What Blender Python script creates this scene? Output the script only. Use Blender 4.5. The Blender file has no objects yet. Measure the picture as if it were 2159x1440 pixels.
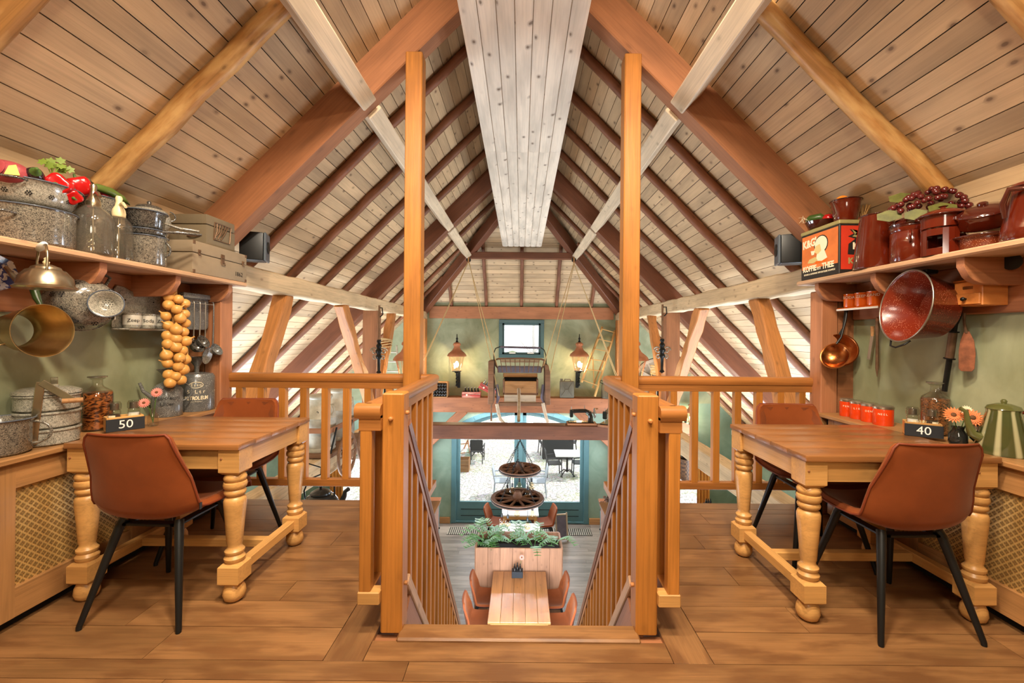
import bpy, bmesh, math, random
from mathutils import Vector, Matrix, Euler
random.seed(7)
SC = bpy.context.scene
COL = SC.collection
R = math.radians
PI = math.pi
# ------------------------------------------------------------ camera, world, sun, lights
F, CX, CY, CAMZ, ROLL = 900.0, 1099.0, 708.0, 1.3, R(0.5)
cam_d = bpy.data.cameras.new('camera')
cam_d.sensor_width = 36.0
cam_d.lens = F / 2159.0 * 36.0
cam_d.shift_x = -(CX - 1079.5) / 2159.0
cam_d.shift_y = (CY - 720.0) / 2159.0
cam_d.clip_start = 0.05
cam = bpy.data.objects.new('camera', cam_d)
COL.objects.link(cam)
cam.matrix_world = Matrix.Translation((0, 0, CAMZ)) @ Matrix.Rotation(PI / 2, 4, 'X') @ Matrix.Rotation(ROLL, 4, 'Z')
SC.camera = cam
vs = SC.view_settings
vs.view_transform = 'Standard'
vs.look = 'None'
vs.gamma = 1.0
vs.use_curve_mapping = False
vs.exposure = 0.1
SC.cycles.transparent_max_bounces = 24

world = bpy.data.worlds.new('world')
SC.world = world
world.use_nodes = True
wn = world.node_tree
bgn = wn.nodes['Background']
bgn.inputs[0].default_value = (0.93, 0.97, 1.0, 1)
bgn.inputs[1].default_value = 2.0

def light(name, kind, loc, energy, color, target=None, **kw):
    d = bpy.data.lights.new(name, kind)
    d.energy = energy
    d.color = color
    for k, v in kw.items():
        setattr(d, k, v)
    o = bpy.data.objects.new(name, d)
    COL.objects.link(o)
    o.location = loc
    if target is not None:
        o.rotation_euler = (Vector(target) - Vector(loc)).to_track_quat('-Z', 'Y').to_euler()
    return o

WARM = (1.0, 0.86, 0.67)
COOL = (0.78, 0.885, 1.0)
light('sun', 'SUN', (14, 30, 20), 3.6, (1.0, 0.96, 0.9), (0, 22, 0), angle=R(1.5))
# ceiling spotlights of the gallery, above the frame
light('gallery_spot', 'AREA', (-0.62, 1.15, 3.45), 82, WARM, (-1.9, 2.3, 0.8), size=0.22)
light('gallery_spot', 'AREA', (0.62, 1.15, 3.45), 82, WARM, (1.9, 2.3, 0.8), size=0.22)
light('gallery_spot', 'AREA', (-0.5, 0.2, 3.4), 62, WARM, (-0.7, 2.3, 0.4), size=0.25)
light('gallery_spot', 'AREA', (0.5, 0.2, 3.4), 62, WARM, (0.7, 2.3, 0.4), size=0.25)
# added fill light behind the camera to brighten the gallery ceiling
light('gallery_fill', 'POINT', (0, -0.9, 2.2), 80, (1.0, 0.88, 0.72), shadow_soft_size=0.35)
# added fill lights, unseen below the gallery floor level, for roof and hall
light('aisle_fill', 'AREA', (-3.8, 5.2, -1.6), 285, COOL, (-1.6, 5.6, 3), size=2.2)
light('aisle_fill', 'AREA', (3.8, 5.2, -1.6), 285, COOL, (1.6, 5.6, 3), size=2.2)
light('aisle_fill', 'AREA', (-3.6, 8.6, -1.6), 215, COOL, (-1.2, 8.8, 3), size=1.8)
light('aisle_fill', 'AREA', (3.6, 8.6, -1.6), 215, COOL, (1.2, 8.8, 3), size=1.8)
light('hall_fill', 'AREA', (0, 5.0, -2.0), 120, COOL, (0, 7.6, -3.2), size=1.0)
light('door_strip_fill', 'AREA', (0, 10.56, -0.5), 130, COOL, (0, 7.4, -3.4), shape='RECTANGLE', size=2.6, size_y=0.08)  # added light hidden behind the cross beam, brightens the lower floor

# ------------------------------------------------------------ photo frame -> place
_c, _s = math.cos(ROLL), math.sin(ROLL)
def ray(px, py):
    dx, dy = px - CX, py - CY
    return Vector(((dx * _c + dy * _s) / F, 1.0, -(-dx * _s + dy * _c) / F))
CAM = Vector((0, 0, CAMZ))
def at(px, py, Y): return CAM + ray(px, py) * Y
def onX(px, py, X):
    r = ray(px, py); return CAM + r * (X / r.x)
def onZ(px, py, Z):
    r = ray(px, py); return CAM + r * ((Z - CAMZ) / r.z)

# ------------------------------------------------------------ helpers
class MB:
    def __init__(self): self.v, self.f = [], []
    def add(self, vs_, fs_, M=None):
        n = len(self.v)
        self.v += [tuple(M @ Vector(p)) if M is not None else tuple(p) for p in vs_]
        self.f += [tuple(i + n for i in q) for q in fs_]
        return self
    def box(self, x0, x1, y0, y1, z0, z1, M=None):
        return self.add([(x0,y0,z0),(x1,y0,z0),(x1,y1,z0),(x0,y1,z0),(x0,y0,z1),(x1,y0,z1),(x1,y1,z1),(x0,y1,z1)],
            [(0,3,2,1),(4,5,6,7),(0,1,5,4),(1,2,6,5),(2,3,7,6),(3,0,4,7)], M)
    def cbox(self, c, s, M=None):
        return self.box(c[0]-s[0]/2, c[0]+s[0]/2, c[1]-s[1]/2, c[1]+s[1]/2, c[2]-s[2]/2, c[2]+s[2]/2, M)
    def lathe(self, prof, seg=24, M=None, sx=1.0, sy=1.0):
        vs_, fs_ = [], []
        n = len(prof)
        for k in range(seg):
            a = 2*PI*k/seg
            for r, z in prof: vs_.append((r*math.cos(a)*sx, r*math.sin(a)*sy, z))
        for k in range(seg):
            k2 = (k+1) % seg
            for i in range(n-1): fs_.append((k*n+i, k2*n+i, k2*n+i+1, k*n+i+1))
        if prof[0][0] > 1e-6: fs_.append(tuple(k*n for k in range(seg))[::-1])
        if prof[-1][0] > 1e-6: fs_.append(tuple(k*n+n-1 for k in range(seg)))
        return self.add(vs_, fs_, M)
    def openlathe(self, prof, th=0.003, seg=24, M=None, closed_bottom=True):
        # a vessel: outer profile bottom to top then an inner wall back down
        inner = [(max(r-th, 0.0), z + (th if i == 0 else 0)) for i, (r, z) in enumerate(prof)]
        p = ([(0, prof[0][1])] if closed_bottom else []) + list(prof) + inner[::-1] + ([(0, inner[0][1])] if closed_bottom else [])
        if not closed_bottom: p = p + [p[0]]
        vs_, fs_ = [], []
        n = len(p)
        for k in range(seg):
            a = 2*PI*k/seg
            for r, z in p: vs_.append((r*math.cos(a), r*math.sin(a), z))
        for k in range(seg):
            k2 = (k+1) % seg
            for i in range(n-1): fs_.append((k*n+i, k2*n+i, k2*n+i+1, k*n+i+1))
        return self.add(vs_, fs_, M)
    def tube(self, pts, r, seg=8, closed=False, M=None, caps=True):
        pts = [Vector(p) for p in pts]
        n = len(pts)
        rs = r if isinstance(r, (list, tuple)) else [r]*n
        vs_, fs_ = [], []
        ref = None
        for i in range(n):
            if closed: t = pts[(i+1) % n] - pts[i-1]
            else: t = pts[min(i+1, n-1)] - pts[max(i-1, 0)]
            t.normalize()
            if ref is None:
                ref = t.orthogonal().normalized()
            else:
                ref = (ref - t*ref.dot(t))
                ref = ref.normalized() if ref.length > 1e-6 else t.orthogonal().normalized()
            b = t.cross(ref)
            for k in range(seg):
                a = 2*PI*k/seg
                vs_.append(pts[i] + (ref*math.cos(a) + b*math.sin(a))*rs[i])
        m = n if closed else n-1
        for i in range(m):
            j = (i+1) % n
            for k in range(seg):
                k2 = (k+1) % seg
                fs_.append((i*seg+k, i*seg+k2, j*seg+k2, j*seg+k))
        if not closed and caps:
            fs_.append(tuple(range(seg))[::-1]); fs_.append(tuple((n-1)*seg+k for k in range(seg)))
        return self.add(vs_, fs_, M)
    def ball(self, c, r, seg=14, rings=9, M=None, jit=0):
        rx, ry, rz = r if isinstance(r, (list, tuple)) else (r, r, r)
        vs_, fs_ = [(c[0],c[1],c[2]-rz)], []
        for i in range(1, rings):
            p = -PI/2 + PI*i/rings
            for k in range(seg):
                a = 2*PI*k/seg
                w = 1 + jit*(random.random()-.5)
                vs_.append((c[0]+rx*w*math.cos(p)*math.cos(a), c[1]+ry*w*math.cos(p)*math.sin(a), c[2]+rz*math.sin(p)))
        vs_.append((c[0],c[1],c[2]+rz))
        for k in range(seg):
            fs_.append((0, 1+(k+1)%seg, 1+k))
        for i in range(rings-2):
            for k in range(seg):
                a, b = 1+i*seg+k, 1+i*seg+(k+1)%seg
                fs_.append((a, b, b+seg, a+seg))
        top = len(vs_)-1
        for k in range(seg):
            a, b = 1+(rings-2)*seg+k, 1+(rings-2)*seg+(k+1)%seg
            fs_.append((a, b, top))
        return self.add(vs_, fs_, M)
    def prism(self, poly, d0, d1, M=None):
        # polygon in local xy, extruded along local z
        n = len(poly)
        vs_ = [(x, y, d0) for x, y in poly] + [(x, y, d1) for x, y in poly]
        fs_ = [tuple(range(n))[::-1], tuple(range(n, 2*n))] + [(i, (i+1)%n, n+(i+1)%n, n+i) for i in range(n)]
        return self.add(vs_, fs_, M)
    def build(self, name, mat, parent=None, bevel=0, seg=1, smooth=True, M=None, angle=35):
        me = bpy.data.meshes.new(name)
        me.from_pydata(self.v, [], self.f)
        bm = bmesh.new(); bm.from_mesh(me)
        bmesh.ops.recalc_face_normals(bm, faces=bm.faces)
        if bevel:
            es = [e for e in bm.edges if len(e.link_faces) == 2 and e.calc_face_angle(0) > 0.6]
            bmesh.ops.bevel(bm, geom=es, offset=bevel, segments=seg, affect='EDGES', profile=0.6, clamp_overlap=True)
        bm.to_mesh(me); bm.free()
        if smooth:
            for p in me.polygons: p.use_smooth = True
            me.set_sharp_from_angle(angle=R(angle))
        if mat is not None: me.materials.append(mat)
        o = bpy.data.objects.new(name, me)
        COL.objects.link(o)
        if parent is not None: o.parent = parent
        if M is not None: o.matrix_local = M
        return o

def tag(o, label=None, cat=None, group=None, kind=None):
    if label: o['label'] = label
    if cat: o['category'] = cat
    if group: o['group'] = group
    if kind: o['kind'] = kind
    return o
def thing(name, label, cat, loc=(0,0,0), rz=0.0, group=None, M=None):
    o = bpy.data.objects.new(name, None)
    o.empty_display_size = 0.05
    COL.objects.link(o)
    if M is not None: o.matrix_world = M
    else:
        o.location = loc; o.rotation_euler = (0, 0, rz)
    return tag(o, label, cat, group)
def struct(o, label=None):
    o['kind'] = 'structure'
    if label: o['label'] = label
    return o
def frame(p0, p1, up=(0,0,1)):
    x = (Vector(p1) - Vector(p0)).normalized()
    u = Vector(up)
    if abs(x.dot(u.normalized())) > 0.99: u = Vector((0, 1, 0))
    y = u.cross(x).normalized()
    z = x.cross(y)
    return Matrix(((x.x,y.x,z.x,p0[0]),(x.y,y.y,z.y,p0[1]),(x.z,y.z,z.z,p0[2]),(0,0,0,1))), (Vector(p1)-Vector(p0)).length
def beam(name, p0, p1, w, h, mat, parent=None, up=(0,0,1), bevel=0.006, wav=0):
    """squared timber, its own x axis along the grain, centred on p0-p1"""
    M, L = frame(p0, p1, up)
    b = MB()
    if wav:
        n = max(4, int(L/0.18))
        vs_, fs_ = [], []
        for i in range(n+1):
            q = L*i/n
            for sy, sz in ((-1,-1),(1,-1),(1,1),(-1,1)):
                vs_.append((q, sy*w/2 + random.uniform(-wav, wav), sz*h/2 + random.uniform(-wav, wav)))
        for i in range(n):
            for k in range(4): fs_.append((4*i+k, 4*i+(k+1)%4, 4*i+4+(k+1)%4, 4*i+4+k))
        fs_ += [(3,2,1,0), (4*n,4*n+1,4*n+2,4*n+3)]
        b.add(vs_, fs_)
    else:
        b.box(0, L, -w/2, w/2, -h/2, h/2)
    return b.build(name, mat, parent, bevel=bevel, M=M)
def pole(name, p0, p1, r, mat, parent=None, seg=9, wob=0.006):
    M, L = frame(p0, p1)
    n = max(3, int(L/0.25))
    pts = [(L*i/n, random.uniform(-wob, wob), random.uniform(-wob, wob)) for i in range(n+1)]
    return MB().tube(pts, [r*random.uniform(.93, 1.06) for _ in pts], seg).build(name, mat, parent, M=M, angle=60)
def profbar(name, p0, p1, prof, mat, parent=None, up=(0,0,1), bevel=0):
    """profile (y, z) swept along p0-p1"""
    M, L = frame(p0, p1, up)
    n = len(prof)
    vs_ = [(0, y, z) for y, z in prof] + [(L, y, z) for y, z in prof]
    fs_ = [tuple(range(n)), tuple(range(n, 2*n))[::-1]] + [(i, (i+1)%n, n+(i+1)%n, n+i) for i in range(n)]
    return MB().add(vs_, fs_).build(name, mat, parent, bevel=bevel, M=M)
def arc(cx, cy, r, a0, a1, n):
    return [(cx + r*math.cos(R(a0+(a1-a0)*i/n)), cy + r*math.sin(R(a0+(a1-a0)*i/n))) for i in range(n+1)]
def text(s, size, M, mat, parent, name='lettering', ext=0.0006, align='CENTER', sx=1.0, bold=0.0):
    c = bpy.data.curves.new(name, 'FONT')
    c.body = s; c.size = size; c.extrude = ext; c.align_x = align; c.align_y = 'CENTER'; c.offset = bold; c.resolution_u = 3
    o0 = bpy.data.objects.new(name, c)
    COL.objects.link(o0)
    dg = bpy.context.evaluated_depsgraph_get()
    me = bpy.data.meshes.new_from_object(o0.evaluated_get(dg))
    bpy.data.objects.remove(o0); bpy.data.curves.remove(c)
    me.name = name
    for v in me.vertices: v.co.x *= sx
    me.materials.clear(); me.materials.append(mat)
    o = bpy.data.objects.new(name, me)
    COL.objects.link(o)
    o.parent = parent
    o.matrix_local = M
    return o
def copy_tree(o, loc=None, rz=None, label=None, group=None, M=None):
    c = o.copy(); COL.objects.link(c)
    if M is not None: c.matrix_world = M
    if loc is not None: c.location = loc
    if rz is not None: c.rotation_euler = (0, 0, rz)
    if label: c['label'] = label
    if group: c['group'] = group
    for ch in o.children:
        d = ch.copy(); COL.objects.link(d); d.parent = c
        for g in ch.children:
            e = g.copy(); COL.objects.link(e); e.parent = d
    return c
def TM(loc, rx=0, ry=0, rz=0, sc=1.0):
    return Matrix.Translation(loc) @ Euler((R(rx), R(ry), R(rz))).to_matrix().to_4x4() @ Matrix.Scale(sc, 4)

# ------------------------------------------------------------ materials
def srgb(r, g, b):
    def f(c):
        c /= 255.0
        return c/12.92 if c <= 0.04045 else ((c+0.055)/1.055)**2.4
    return (f(r), f(g), f(b), 1.0)
class NT:
    def __init__(self, name):
        self.m = bpy.data.materials.new(name); self.m.use_nodes = True
        self.t = self.m.node_tree; self.b = self.t.nodes['Principled BSDF']
    def n(self, typ, **kw):
        x = self.t.nodes.new(typ)
        for k, v in kw.items():
            if k.startswith('_'): setattr(x, k[1:], v)
            else: x.inputs[k.replace('__', ' ')].default_value = v
        return x
    def l(self, a, b): self.t.links.new(a, b)
    def coord(self, scale=(1,1,1), rnd=True):
        tc = self.n('ShaderNodeTexCoord')
        src = tc.outputs['Object']
        if rnd:
            oi = self.n('ShaderNodeObjectInfo')
            m = self.n('ShaderNodeVectorMath', _operation='SCALE'); m.inputs[0].default_value = (17.3, 9.1, 5.7)
            self.l(oi.outputs['Random'], m.inputs['Scale'])
            a = self.n('ShaderNodeVectorMath', _operation='ADD')
            self.l(src, a.inputs[0]); self.l(m.outputs[0], a.inputs[1]); src = a.outputs[0]
            self.rand = oi.outputs['Random']
        self.src = src
        return self.scaled(scale)
    def scaled(self, scale):
        mp = self.n('ShaderNodeVectorMath', _operation='MULTIPLY'); mp.inputs[1].default_value = scale
        self.l(self.src, mp.inputs[0])
        return mp.outputs[0]
    def ramp(self, fac, stops):
        r = self.n('ShaderNodeValToRGB')
        e = r.color_ramp.elements
        while len(e) < len(stops): e.new(0.5)
        for i, (p, c) in enumerate(stops):
            e[i].position = p; e[i].color = c if len(c) == 4 else (*c, 1)
        self.l(fac, r.inputs[0])
        return r.outputs[0]
    def mix(self, fac, a, b, mode='MIX'):
        x = self.n('ShaderNodeMix', _data_type='RGBA', _blend_type=mode)
        for i, v in ((0, fac), (6, a), (7, b)):
            if isinstance(v, (int, float, tuple)): x.inputs[i].default_value = v
            else: self.l(v, x.inputs[i])
        return x.outputs[2]
    def bump(self, h, strength=0.2, dist=0.01):
        b = self.n('ShaderNodeBump'); b.inputs['Strength'].default_value = strength; b.inputs['Distance'].default_value = dist
        self.l(h, b.inputs['Height']); self.l(b.outputs[0], self.b.inputs['Normal'])
def mul(c, k): return (c[0]*k, c[1]*k, c[2]*k, 1)
def wood(name, col, rough=0.6, var=0.25, knots=1.0, grain=0.35, dark=None, kcol=None, blotch=0.25, coat=0.0, worn=None, fine=34.0, kden=(4.6, 7.0)):
    t = NT(name)
    v = t.coord((0.9, fine, fine))
    g = t.n('ShaderNodeTexNoise', Scale=2.4, Detail=3.0, Roughness=0.55, Distortion=0.8)
    t.l(v, g.inputs['Vector'])
    dark = dark or mul(col, 1 - grain*1.0)
    c = t.ramp(g.outputs[0], [(0.25, dark), (0.55, col), (0.8, mul(col, 1 + grain*0.3))])
    b = t.n('ShaderNodeTexNoise', Scale=1.0, Detail=3.0)
    t.l(t.scaled((1.6, 7, 7)), b.inputs['Vector'])
    c = t.mix(1.0, c, t.ramp(b.outputs[0], [(0.3, (1-blotch,)*3), (0.62, (1+blotch*.25,)*3)]), 'MULTIPLY')
    if worn:
        w = t.n('ShaderNodeTexNoise', Scale=2.4, Detail=5.0)
        t.l(t.scaled((1.5, 6, 6)), w.inputs['Vector'])
        c = t.mix(t.ramp(w.outputs[0], [(0.45, (0,0,0)), (0.62, (1,1,1))]), c, worn)
    if knots:
        sp = t.n('ShaderNodeSeparateXYZ'); t.l(t.src, sp.inputs[0])
        yz = t.n('ShaderNodeMath', _operation='MULTIPLY_ADD'); yz.inputs[1].default_value = 1.3
        t.l(sp.outputs[2], yz.inputs[0]); t.l(sp.outputs[1], yz.inputs[2])
        wv = t.n('ShaderNodeMath', _operation='MULTIPLY'); wv.inputs[1].default_value = kden[1]; t.l(yz.outputs[0], wv.inputs[0])
        xv = t.n('ShaderNodeMath', _operation='MULTIPLY'); xv.inputs[1].default_value = kden[0]; t.l(sp.outputs[0], xv.inputs[0])
        cx_ = t.n('ShaderNodeCombineXYZ'); t.l(xv.outputs[0], cx_.inputs[0]); t.l(wv.outputs[0], cx_.inputs[1])
        k = t.n('ShaderNodeTexVoronoi', _voronoi_dimensions='2D', Scale=1.0)
        t.l(cx_.outputs[0], k.inputs['Vector'])
        kf = t.ramp(k.outputs['Distance'], [(0.045, (knots*.9,)*3), (0.075, (knots*.45,)*3), (0.16, (0,0,0))])
        sc_ = t.n('ShaderNodeSeparateColor'); t.l(k.outputs['Color'], sc_.inputs[0])
        th = t.n('ShaderNodeMapRange'); th.inputs[1].default_value = 0.55; th.inputs[2].default_value = 0.75; t.l(sc_.outputs[0], th.inputs[0])
        kf2 = t.n('ShaderNodeMath', _operation='MULTIPLY'); t.l(kf, kf2.inputs[0]); t.l(th.outputs[0], kf2.inputs[1])
        c = t.mix(kf2.outputs[0], c, kcol or mul(col, 0.32))
    mr = t.n('ShaderNodeMapRange'); mr.inputs[3].default_value = 1-var; mr.inputs[4].default_value = 1+var*.6
    t.l(t.rand, mr.inputs[0])
    c = t.mix(1.0, c, mr.outputs[0], 'MULTIPLY')
    t.l(c, t.b.inputs['Base Color'])
    t.b.inputs['Roughness'].default_value = rough
    t.b.inputs['Specular IOR Level'].default_value = 0.4
    if coat:
        t.b.inputs['Coat Weight'].default_value = coat; t.b.inputs['Coat Roughness'].default_value = 0.25
    t.bump(g.outputs[0], 0.2, 0.003)
    return t.m
def plain(name, col, rough=0.5, metal=0.0, noise=0.0, nscale=6.0, coat=0.0, sheen=0.0, emit=None, alpha=None, trans=0.0, bump=0.0, spec=0.5, ior=1.45):
    t = NT(name)
    t.b.inputs['Roughness'].default_value = rough
    t.b.inputs['Metallic'].default_value = metal
    t.b.inputs['Specular IOR Level'].default_value = spec
    t.b.inputs['IOR'].default_value = ior
    if coat:
        t.b.inputs['Coat Weight'].default_value = coat; t.b.inputs['Coat Roughness'].default_value = 0.06
    if sheen:
        t.b.inputs['Sheen Weight'].default_value = sheen; t.b.inputs['Sheen Roughness'].default_value = 0.4
        t.b.inputs['Sheen Tint'].default_value = (1.0, .75, .55, 1)
    if trans: t.b.inputs['Transmission Weight'].default_value = trans
    if emit:
        t.b.inputs['Emission Color'].default_value = (*emit[:3], 1); t.b.inputs['Emission Strength'].default_value = emit[3]
    if noise or bump:
        v = t.coord()
        n = t.n('ShaderNodeTexNoise', Scale=nscale, Detail=4.0, Roughness=0.6); t.l(v, n.inputs['Vector'])
        if noise:
            c = t.ramp(n.outputs[0], [(0.3, mul(col, 1-noise)), (0.7, mul(col, 1+noise*.6))])
            t.l(c, t.b.inputs['Base Color'])
        else: t.b.inputs['Base Color'].default_value = col
        if bump: t.bump(n.outputs[0], bump, 0.004)
    else: t.b.inputs['Base Color'].default_value = col
    return t.m
def enamel(name, dark, pale, scale=90.0, amount=0.5, rough=0.18):
    """speckled or marbled enamel"""
    t = NT(name)
    v = t.coord()
    n = t.n('ShaderNodeTexNoise', Scale=scale, Detail=2.0, Distortion=1.2); t.l(v, n.inputs['Vector'])
    a = t.n('ShaderNodeMath', _operation='SUBTRACT'); a.inputs[1].default_value = 0.5; t.l(n.outputs[0], a.inputs[0])
    ab = t.n('ShaderNodeMath', _operation='ABSOLUTE'); t.l(a.outputs[0], ab.inputs[0])
    c = t.ramp(ab.outputs[0], [(0.0, pale), (0.035*amount*2, pale), (0.09*amount*2, dark)])
    t.l(c, t.b.inputs['Base Color'])
    t.b.inputs['Roughness'].default_value = rough
    t.b.inputs['Coat Weight'].default_value = 0.5
    return t.m
def speck(name, base, dot, scale=140.0, size=0.25, rough=0.25):
    t = NT(name)
    v = t.coord()
    n = t.n('ShaderNodeTexVoronoi', Scale=scale); t.l(v, n.inputs['Vector'])
    c = t.ramp(n.outputs['Distance'], [(size*.7, dot), (size, base)])
    m = t.n('ShaderNodeTexNoise', Scale=20.0); t.l(t.src, m.inputs['Vector'])
    c = t.mix(t.ramp(m.outputs[0], [(0.35, (0,0,0)), (0.6, (1,1,1))]), base, c)
    t.l(c, t.b.inputs['Base Color'])
    t.b.inputs['Roughness'].default_value = rough
    t.b.inputs['Coat Weight'].default_value = 0.4
    return t.m
def pane_glass(name, tint=(1,1,1,1), haze=0.0):
    t = NT(name)
    out = t.t.nodes['Material Output']
    tr = t.n('ShaderNodeBsdfTransparent'); tr.inputs[0].default_value = tint
    gl = t.n('ShaderNodeBsdfGlossy'); gl.inputs['Roughness'].default_value = 0.03
    lw = t.n('ShaderNodeLayerWeight'); lw.inputs[0].default_value = 0.5
    pw_ = t.n('ShaderNodeMath', _operation='POWER'); pw_.inputs[1].default_value = 4.0; t.l(lw.outputs['Facing'], pw_.inputs[0])
    fr = t.n('ShaderNodeMath', _operation='MULTIPLY_ADD'); fr.inputs[1].default_value = 0.7; fr.inputs[2].default_value = 0.05; t.l(pw_.outputs[0], fr.inputs[0])
    mx = t.n('ShaderNodeMixShader')
    t.l(fr.outputs[0], mx.inputs[0]); t.l(tr.outputs[0], mx.inputs[1]); t.l(gl.outputs[0], mx.inputs[2])
    last = mx
    if haze:
        df = t.n('ShaderNodeBsdfDiffuse'); df.inputs[0].default_value = (.62, .58, .50, 1)
        last = t.n('ShaderNodeMixShader'); last.inputs[0].default_value = haze
        t.l(mx.outputs[0], last.inputs[1]); t.l(df.outputs[0], last.inputs[2])
    t.l(last.outputs[0], out.inputs['Surface'])
    return t.m

W = {}
W['ceil'] = wood('ceiling_pine', srgb(198, 168, 130), 0.62, 0.20, 0.9, 0.16, kcol=srgb(92, 66, 44), blotch=.22)
W['box'] = wood('whitewashed_pine', srgb(220, 206, 188), 0.6, 0.08, 0.95, 0.14, kcol=srgb(95, 72, 55))
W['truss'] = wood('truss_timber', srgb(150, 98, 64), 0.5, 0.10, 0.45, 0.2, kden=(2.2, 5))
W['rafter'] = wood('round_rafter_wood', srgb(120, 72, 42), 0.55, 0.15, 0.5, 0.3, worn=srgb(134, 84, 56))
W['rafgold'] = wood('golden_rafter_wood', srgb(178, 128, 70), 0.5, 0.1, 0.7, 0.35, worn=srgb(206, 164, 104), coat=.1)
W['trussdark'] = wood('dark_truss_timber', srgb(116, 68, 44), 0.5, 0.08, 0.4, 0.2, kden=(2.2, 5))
W['old'] = wood('old_pale_timber', srgb(205, 178, 140), 0.65, 0.10, 0.5, 0.28, kcol=srgb(90, 60, 35))
W['purlin'] = wood('purlin_pine', srgb(214, 194, 165), 0.6, 0.10, 0.6, 0.2)
W['post'] = wood('golden_oak', srgb(178, 114, 48), 0.42, 0.12, 0.25, 0.25)
W['rail'] = wood('railing_oak', srgb(164, 104, 50), 0.4, 0.12, 0.2, 0.25, coat=0.15)
W['brace'] = wood('brace_oak', srgb(190, 124, 66), 0.5, 0.15, 0.5, 0.35)
W['floor'] = wood('gallery_oak_floor', srgb(138, 98, 60), 0.34, 0.16, 0.4, 0.26, kcol=srgb(80, 48, 24), coat=0.15, worn=srgb(110, 74, 44), blotch=0.3, kden=(1.6, 3.0))
W['lower'] = wood('grey_oak_floor', srgb(150, 138, 126), 0.32, 0.22, 0.4, 0.35, coat=0.15)
W['shelf'] = wood('shelf_pine', srgb(190, 150, 115), 0.5, 0.1, 0.6, 0.2)
W['board'] = wood('shelf_back_board', srgb(168, 110, 74), 0.5, 0.1, 0.5, 0.22)
W['table'] = wood('table_top_oak', srgb(150, 98, 54), 0.3, 0.12, 0.45, 0.3, coat=0.35)
W['leg'] = wood('turned_leg_oak', srgb(204, 152, 88), 0.4, 0.06, 0.2, 0.2, coat=0.15)
W['cab'] = wood('cabinet_oak', srgb(170, 122, 74), 0.45, 0.1, 0.35, 0.25, coat=0.1)
W['tie'] = wood('tie_beam_timber', srgb(150, 92, 56), 0.5, 0.1, 0.5, 0.25)
W['tiedark'] = wood('dark_tie_beam_timber', srgb(106, 64, 44), 0.5, 0.05, 0.4, 0.25)
W['crate'] = wood('crate_wood', srgb(165, 120, 75), 0.7, 0.2, 0.5, 0.35)

def plaster(name, a, b, scale=1.6):
    t = NT(name)
    v = t.coord(rnd=False)
    n = t.n('ShaderNodeTexNoise', Scale=scale, Detail=5.0, Roughness=0.6, Distortion=0.8); t.l(v, n.inputs['Vector'])
    t.l(t.ramp(n.outputs[0], [(0.3, a), (0.68, b)]), t.b.inputs['Base Color'])
    t.b.inputs['Roughness'].default_value = 0.55
    n2 = t.n('ShaderNodeTexNoise', Scale=9.0, Detail=4.0); t.l(v, n2.inputs['Vector'])
    t.bump(n2.outputs[0], 0.15, 0.006)
    return t.m
W['green'] = plaster('green_plaster', srgb(116, 121, 88), srgb(156, 158, 126))
W['greenlow'] = plaster('grey_green_plaster', srgb(108, 132, 112), srgb(134, 154, 134))
W['teal'] = plain('teal_paint', srgb(80, 116, 120), 0.4, noise=0.06)
W['tealshade'] = plain('shaded_teal_paint', srgb(62, 90, 92), 0.4, noise=0.06)  # the door's teal, darkened in colour for the backlit window frame
W['black'] = plain('black_metal', srgb(24, 24, 24), 0.4, 0.2)
W['iron'] = plain('cast_iron', srgb(34, 33, 31), 0.38, 0.6)
W['glass'] = pane_glass('window_glass')
W['brass'] = plain('brass', srgb(196, 160, 92), 0.3, 1.0, noise=0.15)
W['dark'] = plain('dark_gap', srgb(22, 18, 14), 0.9)
W['white'] = plain('white_paint', srgb(225, 222, 214), 0.5)
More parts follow.
